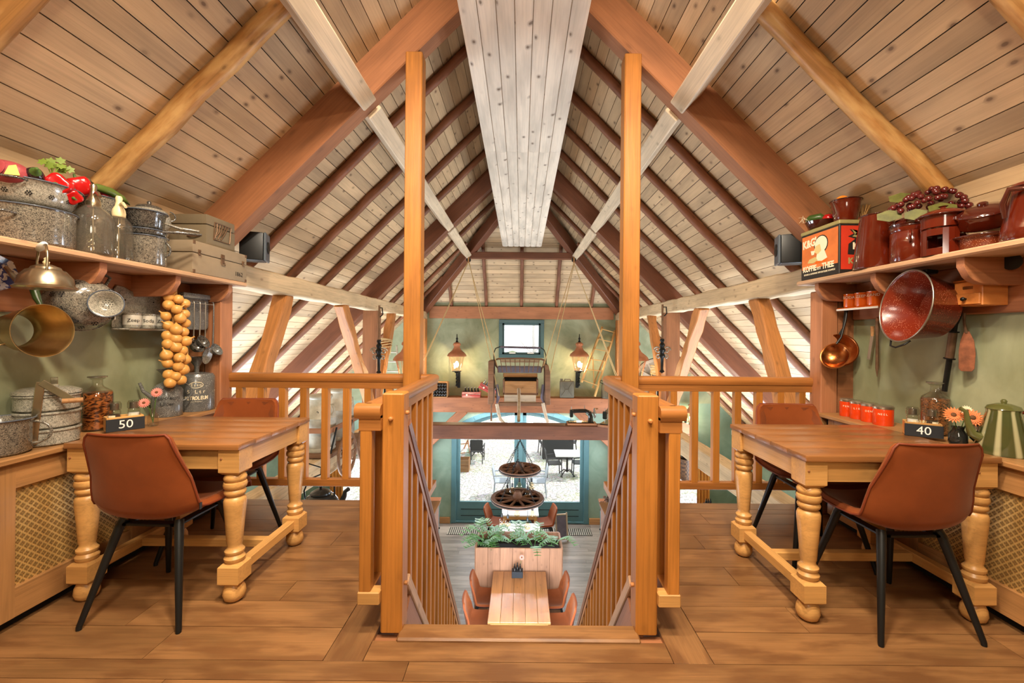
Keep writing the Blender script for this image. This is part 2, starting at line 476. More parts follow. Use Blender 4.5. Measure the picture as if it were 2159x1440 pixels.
# ============================================================ STRUCTURE
R0 = 4.61            # board plane: z = R0 - |x|
YG = 10.7            # gable wall
YE = 3.35            # gallery edge
S2 = math.sqrt(0.5)
BW = 0.1155          # roof board width along the slope
def roof_pt(side, x, y, perp=0.0):
    """point on the roof board plane, perp metres below it"""
    return Vector((side*(x - perp*S2), y, R0 - x - perp*S2))
for side, nm in ((-1, 'left'), (1, 'right')):
    # backing slab above the boards, added to stop light at the joints
    sl = MB()
    for (xa, xb, ya, yb) in ((0.0, 2.62, -2.4, YE), (0.0, 5.7, YE, YG)):
        a, b_ = roof_pt(side, xa, 0, -0.015), roof_pt(side, xb, 0, -0.015)
        c_, d_ = roof_pt(side, xb, 0, -0.10), roof_pt(side, xa, 0, -0.10)
        sl.add([(p.x, y, p.z) for y in (ya, yb) for p in (a, b_, c_, d_)],
               [(0,1,2,3),(7,6,5,4),(0,4,5,1),(1,5,6,2),(2,6,7,3),(3,7,4,0)])
    ceil = struct(sl.build('ceiling_'+nm, W['dark'], smooth=False), 'sloping boarded ceiling of the %s roof side' % nm)
    for bay, (ya, yb, xmax) in enumerate(((-2.3, 3.28, 2.46), (3.28, 7.02, 5.45), (7.02, YG, 5.45))):
        k = 0
        while True:
            x = 0.36 + (k + 0.5)*BW*S2
            k += 1
            if x > xmax: break
            y1 = yb
            if bay == 2 and x < 2.46:
                y1 = min(yb, YG - (2.46 - x)/1.15 + 0.05)
                if y1 - ya < 0.1: continue
            th = 0.018
            p0, p1 = roof_pt(side, x, ya, th/2), roof_pt(side, x, y1, th/2)
            M, L = frame(p0, p1, (side*S2, 0, S2))
            MB().box(0.004, L-0.004, -BW/2+0.0028, BW/2-0.0028, -th/2, th/2).build('plank', W['ceil'], ceil, M=M, smooth=False)
    # round rafters
    for y in (-1.5, -0.72, 0.06, 0.85, 1.64, 2.42, 4.02, 4.76, 5.5, 6.24, 7.75, 8.5):
        r = 0.056 if y < YE else 0.045
        xb = 2.43 if y < YE else 5.4
        xa = 0.3
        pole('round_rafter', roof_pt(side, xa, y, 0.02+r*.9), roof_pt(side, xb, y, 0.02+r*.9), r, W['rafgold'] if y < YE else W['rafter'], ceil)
    for y, xa in ((9.3, 1.25), (10.05, 1.9)):
        pole('round_rafter', roof_pt(side, xa, y, 0.06), roof_pt(side, 5.4, y, 0.06), 0.04, W['rafter'], ceil)
    # principal rafters of the two trusses
    for y, xb in ((3.2, 2.62), (6.95, 5.4)):
        t = 0.15
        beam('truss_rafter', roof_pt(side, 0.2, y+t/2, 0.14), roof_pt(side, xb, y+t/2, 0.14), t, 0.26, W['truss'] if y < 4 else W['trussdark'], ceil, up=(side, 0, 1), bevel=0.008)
    # hip rafter
    beam('hip_rafter', (side*0.25, 8.75, 4.08), (side*2.5, YG-0.05, 1.86), 0.16, 0.22, W['trussdark'], ceil, bevel=0.008)
    # purlins under the rafters
    c0 = (side*1.227, 3.105)
    for ya, yb in ((-2.3, 3.24), (3.34, 6.98), (7.08, 9.55)):
        beam('purlin', (c0[0], ya, c0[1]), (c0[0], yb, c0[1]), 0.13, 0.2, W['purlin'], ceil, up=(side*S2, 0, S2), bevel=0.008)
    # plate of the arcade and its posts, braces and lower beam
    pl = struct(beam('arcade_plate', (side*2.45, 3.05, 1.79), (side*2.45, YG, 1.79), 0.2, 0.19, W['old'], bevel=0.012, wav=0.008), 'rough pale beam running to the gable above the %s gallery rail' % nm)
    fl = [((2.45, 7.02, -3.4), (2.45, 7.02, 1.7), .22)]
    struct(beam('arcade_post', (side*2.47, 7.06, -3.4), (side*2.47, 7.06, 1.7), 0.23, 0.23, W['truss'], bevel=0.01), 'brown square post under the %s pale beam in the hall' % nm)
    struct(beam('arcade_post', (side*2.45, YG-0.22, -3.4), (side*2.45, YG-0.22, 1.7), 0.23, 0.23, W['brace'], bevel=0.01), 'post against the gable wall at the %s end of the cross beam' % nm)
    for (ya, za, yb, zb, w) in ((4.42, 1.72, 3.52, -0.15, .16), (5.78, 1.72, 6.98, 0.1, .15), (8.05, 1.72, 7.2, 0.1, .14)):
        struct(beam('slanting_brace', (side*2.45, ya, za), (side*2.45, yb, zb), 0.14, w, W['brace'], up=(0,1,0), wav=0.014, bevel=0.012),
               'slanting orange brace, %s of the three under the %s pale beam' % ({4.42: 'nearest', 5.78: 'middle', 8.05: 'farthest'}[ya], nm))
    struct(beam('gallery_beam', (side*2.5, 3.4, -0.34), (side*2.5, YG, -0.34), 0.2, 0.26, W['old'], bevel=0.01, wav=0.004), 'pale beam at floor height running from the gallery to the gable, %s side' % nm)
# the hip
hp = MB()
HS = 1.15
hz0 = 2.15
def hip_pt(x, z, perp=0.0):
    n = Vector((0, -HS, -1)).normalized()
    return Vector((x, YG - (z-hz0)/HS, z)) + n*perp
hp.add([hip_pt(-2.5, 2.0, -.02), hip_pt(2.5, 2.0, -.02), hip_pt(0, 4.62, -.02), hip_pt(-2.5, 2.0, -.1), hip_pt(2.5, 2.0, -.1), hip_pt(0, 4.62, -.1)],
       [(0,1,2),(5,4,3),(0,3,4,1),(1,4,5,2),(2,5,3,0)])
hip = struct(hp.build('ceiling_hip', W['dark'], smooth=False), 'sloping boarded ceiling of the hipped end above the gable')
k = 0
hw = 0.118
dz = hw*HS/math.sqrt(1+HS*HS)
while True:
    z = 1.98 + (k+.5)*dz; k += 1
    xh = R0 - z + 0.03
    if xh < 0.1: break
    M, L = frame(hip_pt(-xh, z, 0.009), hip_pt(xh, z, 0.009), (0, HS, 1))
    MB().box(0, L, -hw/2+.003, hw/2-.003, -.009, .009).build('plank', W['ceil'], hip, M=M, smooth=False)
for x in (-1.75, -0.88, 0, 0.88, 1.75):
    pole('round_rafter', hip_pt(x, 2.0, .06), hip_pt(x, R0-abs(x)-.05, .06), 0.042, W['rafter'], hip)
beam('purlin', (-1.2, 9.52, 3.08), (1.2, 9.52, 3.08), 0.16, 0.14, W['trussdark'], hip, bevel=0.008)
struct(MB().box(-2.3, 2.3, YG-0.06, YG-0.01, 1.72, 2.02).build('trim_1', W['board'], bevel=.004), 'wide wooden board along the top of the gable wall')

# the boxed ridge: planks on a frame
bz0, bz1, by0, by1 = 3.46, 3.18, -2.2, 9.0
def bz(y): return bz0 + (bz1-bz0)*(y-by0)/(by1-by0)
hb = 0.412
bx = MB().add([(sx*hb, y, bz(y)+dz_) for y in (by0, by1) for sx, dz_ in ((-1,.02),(1,.02),(1,.55),(-1,.55))],
              [(0,1,2,3),(7,6,5,4),(0,4,5,1),(1,5,6,2),(2,6,7,3),(3,7,4,0)]).build('ceiling_ridge_box', W['box'], smooth=False)
struct(bx, 'long whitewashed box of planks hanging below the ridge')
pw = 2*hb/7
for i in range(7):
    x = -hb + pw*(i+.5)
    cuts = [by0, 4.62 + (0.012 if i % 2 else 0), by1]
    for ya, yb in zip(cuts[:-1], cuts[1:]):
        M, L = frame((x, ya, bz(ya)+.011), (x, yb, bz(yb)+.011))
        b = MB()
        n = 5
        prof = [(-pw/2+.003, .011), (-pw/2+.003, -.002), (-pw*.3, -.012), (0, -.0135), (pw*.3, -.012), (pw/2-.003, -.002), (pw/2-.003, .011)]
        vs_ = [(0, y, z) for y, z in prof] + [(L-.002, y, z) for y, z in prof]
        b.add(vs_, [tuple(range(7)), tuple(range(7, 14))[::-1]] + [(j, (j+1) % 7, 7+(j+1) % 7, 7+j) for j in range(7)])
        b.build('plank', W['box'], bx, M=M, smooth=True, angle=25)

# floors
fl = struct(MB().box(-2.5, -0.63, -2.3, YE-.03, -0.26, -0.021).box(0.63, 2.5, -2.3, YE-.03, -0.26, -0.021).box(-0.63, 0.63, -2.3, 1.88, -0.26, -0.021)
            .build('floor', W['truss'], smooth=False), 'oak plank floor of the gallery with a stair opening')
def planks(parent, x0, x1, y0, y1, z, w, lens, mat, th=0.02):
    y = y0
    while y < y1 - 0.01:
        ww = min(w*random.uniform(.92, 1.1), y1-y)
        if y1-y-ww < 0.05: ww = y1-y
        x = x0
        first = True
        while x < x1 - 0.01:
            L = random.uniform(*lens)*(random.uniform(.3, 1) if first else 1)
            first = False
            if x1-x-L < 0.35: L = x1-x
            M = Matrix.Translation((x, y+ww/2, z-th/2))
            MB().box(.0012, L-.0012, -ww/2+.0014, ww/2-.0014, -th/2, th/2 - random.uniform(0, .0008)).build('plank', mat, parent, M=M, smooth=False)
            x += L
        y += ww
planks(fl, -2.46, 2.46, -1.2, 1.70, 0.0, 0.185, (1.3, 2.6), W['floor'])
planks(fl, -2.46, -0.78, 1.70, YE-.12, 0.0, 0.185, (1.0, 1.7), W['floor'])
planks(fl, 0.78, 2.46, 1.70, YE-.12, 0.0, 0.185, (1.0, 1.7), W['floor'])
planks(fl, -0.62, 0.62, 1.70, 1.815, 0.0, 0.2, (1.24, 1.25), W['floor'])
for sx in (-1, 1):
    beam('border_plank', (sx*.70, 1.70, -.01), (sx*.70, YE, -.01), 0.157, 0.02, W['floor'], fl, bevel=.001)
    beam('border_plank', (sx*0.79, YE-.06, -.01), (sx*2.46, YE-.06, -.01), 0.118, 0.02, W['floor'], fl, bevel=.001)
beam('stair_nosing', (-.52, 1.855, -.008), (.52, 1.855, -.008), 0.10, 0.045, W['floor'], fl, bevel=.008)
lo = struct(MB().box(-6, 6, -2.4, YG+.1, -3.6, -3.421).build('floor_lower', W['lower'], smooth=False), 'grey plank floor of the hall downstairs')
planks(lo, -2.2, 2.2, 4.6, YG-.05, -3.4, 0.16, (1.3, 2.4), W['lower'])
struct(MB().box(-2.5, -.64, -2.3, YE, -.30, -.262).box(.64, 2.5, -2.3, YE, -.30, -.262).box(-.64, .64, -2.3, 1.88, -.30, -.262).build('ceiling_below_gallery', W['white'], smooth=False), 'white ceiling under the gallery')

# gallery walls
for side, nm in ((-1, 'left'), (1, 'right')):
    x0, x1 = sorted((side*2.46, side*2.56))
    struct(MB().box(x0, x1, -2.3, 3.24, 0, 2.3).build('wall_'+nm, W['green'], smooth=False), 'green plastered wall of the gallery on the %s' % nm)
    x0, x1 = sorted((side*5.55, side*5.7))
    struct(MB().box(x0, x1, -2.3, YG, -3.42, -.8).build('wall_aisle_'+nm, W['greenlow'], smooth=False), 'low outer wall of the %s aisle' % nm)
    struct(MB().box(*sorted((side*2.346, side*2.47)), 3.16, 3.23, 0, 1.66).build('trim_%d' % (4 if side < 0 else 5), W['truss'], smooth=False), 'dark strip between post and %s wall' % nm)
    struct(beam('wall_post', (side*2.28, 3.22, 0), (side*2.28, 3.22, 1.655), 0.12, 0.13, W['board'], bevel=.006, up=(0, 1, 0)), 'square wooden post where the %s gallery wall ends' % nm)
    # boarding between shelf and roof
    tb = struct(MB().box(*sorted((side*2.445, side*2.46)), -2.3, 3.24, 1.72, 2.22).build('trim_%d' % (2 if side < 0 else 3), W['dark'], smooth=False), 'wooden boarding above the %s shelf' % nm)
    for k in range(4):
        beam('plank', (side*2.436, -2.3, 1.775+.117*k), (side*2.436, 3.2, 1.775+.117*k), .018, .114, W['ceil'] if k else W['board'], tb, bevel=.001)
struct(MB().box(-2.56, 2.56, -2.42, -2.3, -.26, 4.6).build('wall_back', W['green'], smooth=False), 'green wall behind the camera')
struct(MB().box(-5.7, 5.7, -2.42, -2.3, -3.42, -.26).build('wall_back_lower', W['greenlow'], smooth=False), 'lower wall under the back of the gallery')
# outer triangles closing the hall towards the gallery side
for side in (-1, 1):
    struct(MB().add([(side*2.56, YE-.1, -3.4), (side*5.7, YE-.1, -3.4), (side*5.7, YE-.1, -1.0), (side*2.56, YE-.1, 2.1),
                     (side*2.56, YE-.02, -3.4), (side*5.7, YE-.02, -3.4), (side*5.7, YE-.02, -1.0), (side*2.56, YE-.02, 2.1)],
                    [(0,1,2,3),(7,6,5,4),(0,4,5,1),(1,5,6,2),(2,6,7,3),(3,7,4,0)]).build('wall_side_'+('left' if side < 0 else 'right'), W['greenlow'], smooth=False), 'wall closing the aisle beside the gallery')

# ------------------------------------------------------------ gable wall with openings
dw, dtop, dsp, db = 1.72, -0.49, -1.02, -3.4            # door half width, crown, spring, foot
rise = dtop - dsp
rr = (dw*dw + rise*rise)/(2*rise)
def arch_z(x, off=0.0): return dtop - rr + math.sqrt(max((rr-off)**2 - x*x, 0))
ax = [dw*(-1+2*i/20) for i in range(21)]
T0, T1 = YG, YG+0.25
def wallpoly(b, poly):   # poly in x,z
    b.add([(x, T0, z) for x, z in poly] + [(x, T1, z) for x, z in poly],
          [tuple(range(len(poly))), tuple(range(len(poly), 2*len(poly)))[::-1]] + [(i, (i+1) % len(poly), len(poly)+(i+1) % len(poly), len(poly)+i) for i in range(len(poly))])
wx0, wx1, wz0, wz1 = -0.56, 0.57, 0.75, 1.70
up, dn = MB(), MB()
ZB = -0.36               # green above, grey-green below the cross beam
wallpoly(up, [(-5.7, ZB), (wx0, ZB), (wx0, 2.3), (-5.7, 2.3)])
wallpoly(up, [(wx1, ZB), (5.7, ZB), (5.7, 2.3), (wx1, 2.3)])
wallpoly(up, [(wx0, ZB), (wx1, ZB), (wx1, wz0), (wx0, wz0)])
wallpoly(up, [(wx0, wz1), (wx1, wz1), (wx1, 2.3), (wx0, 2.3)])
gw = struct(up.build('wall_gable', W['green'], smooth=False), 'green plastered gable wall above the cross beam')
sw0, sw1, sz0, sz1 = 3.15, 4.75, -3.1, -1.75
for sx in (-1, 1):
    q = lambda pts: wallpoly(dn, [(sx*x, z) for x, z in (pts if sx > 0 else pts[::-1])])
    q([(dw, -3.42), (sw0, -3.42), (sw0, ZB), (dw, ZB)])
    q([(sw1, -3.42), (5.7, -3.42), (5.7, ZB), (sw1, ZB)])
    q([(sw0, -3.42), (sw1, -3.42), (sw1, sz0), (sw0, sz0)])
    q([(sw0, sz1), (sw1, sz1), (sw1, ZB), (sw0, ZB)])
for i in range(20):
    wallpoly(dn, [(ax[i], arch_z(ax[i])), (ax[i+1], arch_z(ax[i+1])), (ax[i+1], ZB), (ax[i], ZB)])
struct(dn.build('wall_gable_lower', W['greenlow'], smooth=False), 'grey-green lower gable wall around the arched door')
for sx in (-1, 1):
    struct(MB().box(*sorted((sx*1.74, sx*3.1)), YG-.05, YG-.002, -3.4, -3.25).build('baseboard_'+('left' if sx < 0 else 'right'), W['cab'], bevel=.004), 'pale wooden skirting beside the arched door')

# small gable window
wf = MB()
fr = .085
for (a, b_, c_, d_) in ((wx0, wx1, wz0, wz0+fr), (wx0, wx1, wz1-fr, wz1), (wx0, wx0+fr, wz0+fr, wz1-fr), (wx1-fr, wx1, wz0+fr, wz1-fr)):
    wf.box(a, b_, YG-.03, YG+.1, c_, d_)
w1 = struct(wf.build('window_1', W['tealshade'], bevel=.005), 'small square window with a teal frame high in the gable')
sf = MB()
for (a, b_, c_, d_) in ((wx0+fr, wx1-fr, wz0+fr, wz0+fr+.05), (wx0+fr, wx1-fr, wz1-fr-.05, wz1-fr), (wx0+fr, wx0+fr+.05, wz0+fr, wz1-fr), (wx1-fr-.05, wx1-fr, wz0+fr, wz1-fr)):
    sf.box(a, b_, YG+.02, YG+.07, c_, d_)
sf.build('sash', W['tealshade'], w1, bevel=.004)
MB().box(wx0+fr+.04, wx1-fr-.04, YG+.04, YG+.046, wz0+fr+.04, wz1-fr-.04).build('pane', W['glass'], w1, smooth=False)
for sx in (-.22, .24):
    MB().cbox((sx, YG+.01, wz0+fr+.03), (.16, .03, .03)).build('window_catch', W['white'], w1, bevel=.004)
# side windows low in the aisles
for sx in (-1, 1):
    b = MB()
    for (a, b_, c_, d_) in ((sw0, sw1, sz0, sz0+.08), (sw0, sw1, sz1-.08, sz1), (sw0, sw0+.08, sz0, sz1), (sw1-.08, sw1, sz0, sz1), (3.92, 3.98, sz0, sz1)):
        b.box(*sorted((sx*a, sx*b_)), YG+.02, YG+.1, c_, d_)
    w_ = struct(b.build('window_%d' % (2 if sx < 0 else 3), W['white'], bevel=.005), 'white framed window low in the %s aisle' % ('left' if sx < 0 else 'right'))
    MB().box(*sorted((sx*(sw0+.07), sx*(sw1-.07))), YG+.05, YG+.056, sz0+.07, sz1-.07).build('pane', W['glass'], w_, smooth=False)

# arched double door
d1 = MB()
def ring_piece(b, off0, off1, y0, y1, z0=db):
    """jambs + arch band between inset off0 and off1"""
    for sx in (-1, 1):
        b.box(*sorted((sx*(dw-off0), sx*(dw-off1))), y0, y1, z0, arch_z(dw-off1, off1)+.0)
    n = 20
    for i in range(n):
        xa0 = (dw-off0)*(-1+2*i/n); xb0 = (dw-off0)*(-1+2*(i+1)/n)
        xa1 = (dw-off1)*(-1+2*i/n); xb1 = (dw-off1)*(-1+2*(i+1)/n)
        P = [(xa0, arch_z(xa0, off0)), (xb0, arch_z(xb0, off0)), (xb1, arch_z(xb1, off1)), (xa1, arch_z(xa1, off1))]
        b.add([(x, y0, z) for x, z in P]+[(x, y1, z) for x, z in P], [(0,1,2,3),(7,6,5,4),(0,4,5,1),(1,5,6,2),(2,6,7,3),(3,7,4,0)])
ring_piece(d1, 0.0, 0.12, YG-.02, YG+.15)
d1.box(-.06, .06, YG, YG+.12, db, arch_z(0, .05))
d1.box(-dw, dw, YG+.0, YG+.15, db, db+.04)
door = struct(d1.build('door_1', W['teal'], bevel=.004), 'tall arched teal double door to the courtyard, glazed above bolted boards')
for sx in (-1, 1):
    lf = MB()
    a, b_ = 0.06, dw-.12
    for (p, q_, c_, d_) in ((a, b_, db+.04, db+.52), (a, a+.09, db+.52, -1.12), (b_-.09, b_, db+.52, -1.12), (a, b_, -1.30, -1.12)):
        lf.box(*sorted((sx*p, sx*q_)), YG+.04, YG+.1, c_, d_)
    n = 10
    for i in range(n):
        xa, xb = a+(b_-a)*i/n, a+(b_-a)*(i+1)/n
        P = [(xa, arch_z(xa, .12)), (xb, arch_z(xb, .12)), (xb, max(arch_z(xb, .21), -1.12)), (xa, max(arch_z(xa, .21), -1.12))]
        lf.add([(sx*x, YG+.04, z) for x, z in P]+[(sx*x, YG+.1, z) for x, z in P], [(0,1,2,3),(7,6,5,4),(0,4,5,1),(1,5,6,2),(2,6,7,3),(3,7,4,0)])
    lf.box(*sorted((sx*a, sx*(a+.09))), YG+.04, YG+.1, -1.12, arch_z(.1, .12))
    leaf = lf.build('door_leaf', W['teal'], door, bevel=.004)
    for z in (db+.17, db+.33):
        MB().box(*sorted((sx*(a+.12), sx*(b_-.12))), YG+.03, YG+.042, z-.006, z+.006).build('board_joint', W['dark'], leaf, smooth=False)
    for i in range(6):
        MB().lathe([(0, 0), (.016, .002), (.014, .01), (0, .014)], 8, M=TM((sx*(a+.2+i*.24), YG+.042, db+.25), 90)).build('bolt', W['teal'], leaf)
    g = MB().box(*sorted((sx*(a+.08), sx*(b_-.08))), YG+.066, YG+.072, db+.5, -1.28)
    g.build('pane', W['glass'], leaf, smooth=False)
    P = [(a+.08, -1.14)] + [(x, arch_z(x, .19)) for x in (a+.08, .5, .9, 1.2, 1.4)] + [(b_-.1, -1.14)]
    MB().add([(sx*x, YG+.066, z) for x, z in P]+[(sx*x, YG+.072, z) for x, z in P],
             [tuple(range(7)), tuple(range(7, 14))[::-1]] + [(i, (i+1) % 7, 7+(i+1) % 7, 7+i) for i in range(7)]).build('arch_pane', W['glass'], leaf, smooth=False)
# cross beams
struct(beam('cross_beam', (-2.4, 10.34, -.36), (2.4, 10.34, -.36), 0.3, 0.36, W['tie'], bevel=.012), 'reddish cross beam in front of the gable carrying crates and cans')
for sx in (-1, 1):
    struct(beam('cross_brace', (sx*1.35, 10.34, -.5), (sx*2.4, 10.34, -1.5), 0.16, 0.2, W['tie'], wav=.006, bevel=.01), 'short diagonal brace below the %s half of the cross beam' % ('left' if sx < 0 else 'right'))
struct(beam('tie_beam', (-2.5, 7.02, -.265), (2.5, 7.02, -.265), 0.24, 0.23, W['tiedark'], bevel=.012), 'dark reddish tie beam across the hall carrying sewing machines')

# ------------------------------------------------------------ outside
cob = NT('courtyard_cobbles')
v = cob.coord((8.5, 8.5, 8.5), rnd=False)
vo = cob.n('ShaderNodeTexVoronoi', _feature='DISTANCE_TO_EDGE', Scale=1.0); cob.l(v, vo.inputs['Vector'])
vc = cob.n('ShaderNodeTexVoronoi', Scale=1.0); cob.l(v, vc.inputs['Vector'])
mo = cob.n('ShaderNodeTexNoise', Scale=0.7, Detail=5.0); cob.l(cob.src, mo.inputs['Vector'])
stone = cob.mix(0.25, srgb(196, 194, 190), vc.outputs['Color'], 'SOFT_LIGHT')
joint = cob.mix(cob.ramp(mo.outputs[0], [(0.5, (0,0,0)), (0.66, (1,1,1))]), srgb(140, 138, 130), srgb(140, 148, 104))
base = cob.mix(cob.ramp(vo.outputs['Distance'], [(0.04, (0,0,0)), (0.10, (1,1,1))]), joint, stone)
moss = cob.mix(cob.ramp(mo.outputs[0], [(0.56, (0,0,0)), (0.72, (.3,.3,.3))]), base, srgb(150, 160, 90))
cob.l(moss, cob.b.inputs['Base Color']); cob.b.inputs['Roughness'].default_value = 0.7
cob.bump(vo.outputs['Distance'], 0.6, 0.03)
struct(MB().box(-14, 14, YG+.25, 34, -3.6, -3.44).build('ground', cob.m, smooth=False), 'sunlit cobbled courtyard outside the arched door')
hedge_m = plain('far_shrubs', srgb(120, 132, 92), 0.8, noise=0.5, nscale=3.0)
random.seed(3)
hb_ = MB()
for i in range(60):
    hb_.ball((random.uniform(-13, 13), 31+random.uniform(0, 2), -3.0+random.uniform(0, 2.6)), random.uniform(.5, 1.1), 8, 6, jit=.5)
tag(hb_.build('hedge', hedge_m), 'pale hedge far across the courtyard', 'hedge', kind='stuff')
random.seed(11)
tm = plain('bare_tree_bark', srgb(206, 202, 196), 0.9)
for i, (x, y) in enumerate(((-2.6, 29), (0.9, 30), (3.4, 28.5))):
    tr = thing('bare_tree', ('slender bare tree beyond the courtyard, %s of the three through the gable window' % ('left', 'middle', 'right')[i]), 'tree', (x, y, -3.4))
    MB().tube([(0,0,0),(.1,0,2.5),(-.05,.1,5),(.15,0,8)], [.16,.13,.1,.05], 7).build('trunk', tm, tr)
    bb = MB()
    for k in range(16):
        z = random.uniform(2.5, 7.5); a = random.uniform(0, 6.28); l = random.uniform(.8, 1.9)
        bb.tube([(0,0,z), (l*.5*math.cos(a), l*.5*math.sin(a), z+.5), (l*math.cos(a), l*math.sin(a), z+1.2)], [.05, .03, .01], 5)
    bb.build('branches', tm, tr)
# ============================================================ RAILINGS, STAIR
CAP = [(-.055,-.022),(-.048,-.032),(.048,-.032),(.055,-.022),(.06,-.008),(.058,.01),(.045,.022),(.02,.028),(-.02,.028),(-.045,.022),(-.058,.01),(-.06,-.008)]
SUB = [(-.035,-.03),(.035,-.03),(.035,.018),(.042,.022),(.042,.034),(-.042,.034),(-.042,.022),(-.035,.018)]
CAP = [(y*.66, z) for y, z in CAP]
SUB = [(y*.75, z) for y, z in SUB]
ZC, ZS = 0.972, 0.917
def rail_run(root, p0, p1, n, skip_end=False, spots=None):
    """cap, moulded under-rail, bottom rail and balusters between two floor points"""
    a, b = Vector(p0), Vector(p1)
    profbar('cap_rail', a + Vector((0,0,ZC)), b + Vector((0,0,ZC)), CAP, W['rail'], root)
    profbar('under_rail', a + Vector((0,0,ZS)), b + Vector((0,0,ZS)), SUB, W['rail'], root)
    beam('bottom_rail', a + Vector((0,0,.165)), b + Vector((0,0,.165)), .05, .055, W['rail'], root, bevel=.004)
    for k in (spots if spots is not None else [(i+.5)/n for i in range(n)]):
        q = a.lerp(b, k)
        d = (b-a).normalized()
        beam('baluster', q + Vector((0,0,.19)), q + Vector((0,0,ZS-.02)), .05, .05, W['post'], root, up=(d.y, d.x, 0), bevel=.003)
YR = 3.28
for side, nm in ((-1, 'left'), (1, 'right')):
    g = thing('balustrade', 'oak balustrade at the gallery edge, %s' % ('milk cans on a cart behind it' if side < 0 else 'glowing aisle lamp behind it'), 'railing', (0, 0, 0), group=None)
    x0, x1 = side*2.30, side*0.89
    rail_run(g, (x0, YR, 0), (x1, YR, 0), 8, spots=[(2.30-(2.15-.1635*i))/1.41 for i in range(8)])
    t = tag(beam('tall_post', (side*.82, 3.25, 0), (side*.82, 3.25, 3.42), .125, .125, W['post'], up=(0,1,0), bevel=.006),
            'tall golden oak post from the %s gallery railing up to the truss' % nm, 'post')
    s_ = thing('stair_guard', 'oak guard rail running back along the %s side of the stair opening' % nm, 'railing')
    rail_run(s_, (side*.665, 1.86, 0), (side*.665, 3.27, 0), 9, spots=[.0+.11*i for i in range(9)])
    # short return to the newel
    profbar('cap_return', (side*.712, 1.86, ZC), (side*.6, 1.86, ZC), CAP, W['rail'], s_)
    profbar('under_return', (side*.695, 1.86, ZS), (side*.6, 1.86, ZS), SUB, W['rail'], s_)
    beam('bottom_return', (side*.695, 1.86, .165), (side*.6, 1.86, .165), .06, .055, W['leg'], s_, bevel=.004)
    profbar('end_rail', (side*.66, 3.27, ZC), (side*.757, 3.27, ZC), CAP, W['rail'], s_)
    n = thing('newel_post', 'thick square oak newel post on the %s of the stair head' % nm, 'post')
    beam('shaft', (side*.555, 1.90, 0), (side*.555, 1.90, 1.045), .094, .094, W['post'], n, up=(0,1,0), bevel=.006)
    MB().lathe([(0,-.004),(.010,-.004),(.010,.012),(.006,.017),(0,.018)], 10, M=TM((side*.562, 1.853, .935), 90)).build('peg', W['brace'], n)
    for z in (.955, .20):
        MB().lathe([(0,-.004),(.009,-.004),(.009,.012),(0,.016)], 10, M=TM((side*.508, 1.895, z), 0, -90*side)).build('peg', W['brace'], n)
    # sloping stair balustrade
    sb = thing('stair_banister', 'sloping oak banister descending on the %s side of the stair' % nm, 'railing')
    ya, za, yb, zb = 1.95, .90, 4.70, -2.43
    hx = side*.53
    sl = (zb-za)/(yb-ya)
    profbar('handrail', (hx, ya, za), (hx, yb, zb), [(-.025,-.02),(.025,-.02),(.032,0),(.025,.022),(-.025,.022),(-.032,0)], plain('handrail_varnish', srgb(128,84,64), .28, noise=.15) if side < 0 else bpy.data.materials['handrail_varnish'], sb)
    profbar('rail_fillet', (hx, ya, za-.045), (hx, yb, zb-.045), [(-.02,-.022),(.02,-.022),(.02,.022),(-.02,.022)], W['rail'], sb)
    beam('stringer', (hx, ya, za-.86), (hx, yb, zb-.86), .04, .24, W['board'], sb, bevel=.004)
    beam('stringer_cap', (hx, ya, za-.715), (hx, yb, zb-.715), .055, .05, W['shelf'], sb, bevel=.004)
    for i in range(23):
        y = ya + .075 + .115*i
        zz = za + sl*(y-ya)
        beam('baluster', (hx, y, zz-.72), (hx, y, zz-.05), .036, .036, W['post'], sb, up=(0,1,0), bevel=.003)
    beam('lower_newel', (hx, yb+.03, -3.4), (hx, yb+.03, zb+.12), .09, .09, W['post'], sb, up=(0,1,0), bevel=.006)
st = struct(MB().box(-.49, .49, 1.9, 1.93, -.22, -.02).build('stair', W['lower'], bevel=.003), 'steep wooden stair going down to the hall')
nst = 17
for i in range(1, nst):
    y = 1.93 + 2.77*(i-.5)/nst; z = -3.4*i/nst
    MB().box(-.49, .49, y-.03, y+.2, z-.035, z).build('tread', W['lower'], st, bevel=.004)
# pinned floor hatch edges: strip of border in front of newels already in floor

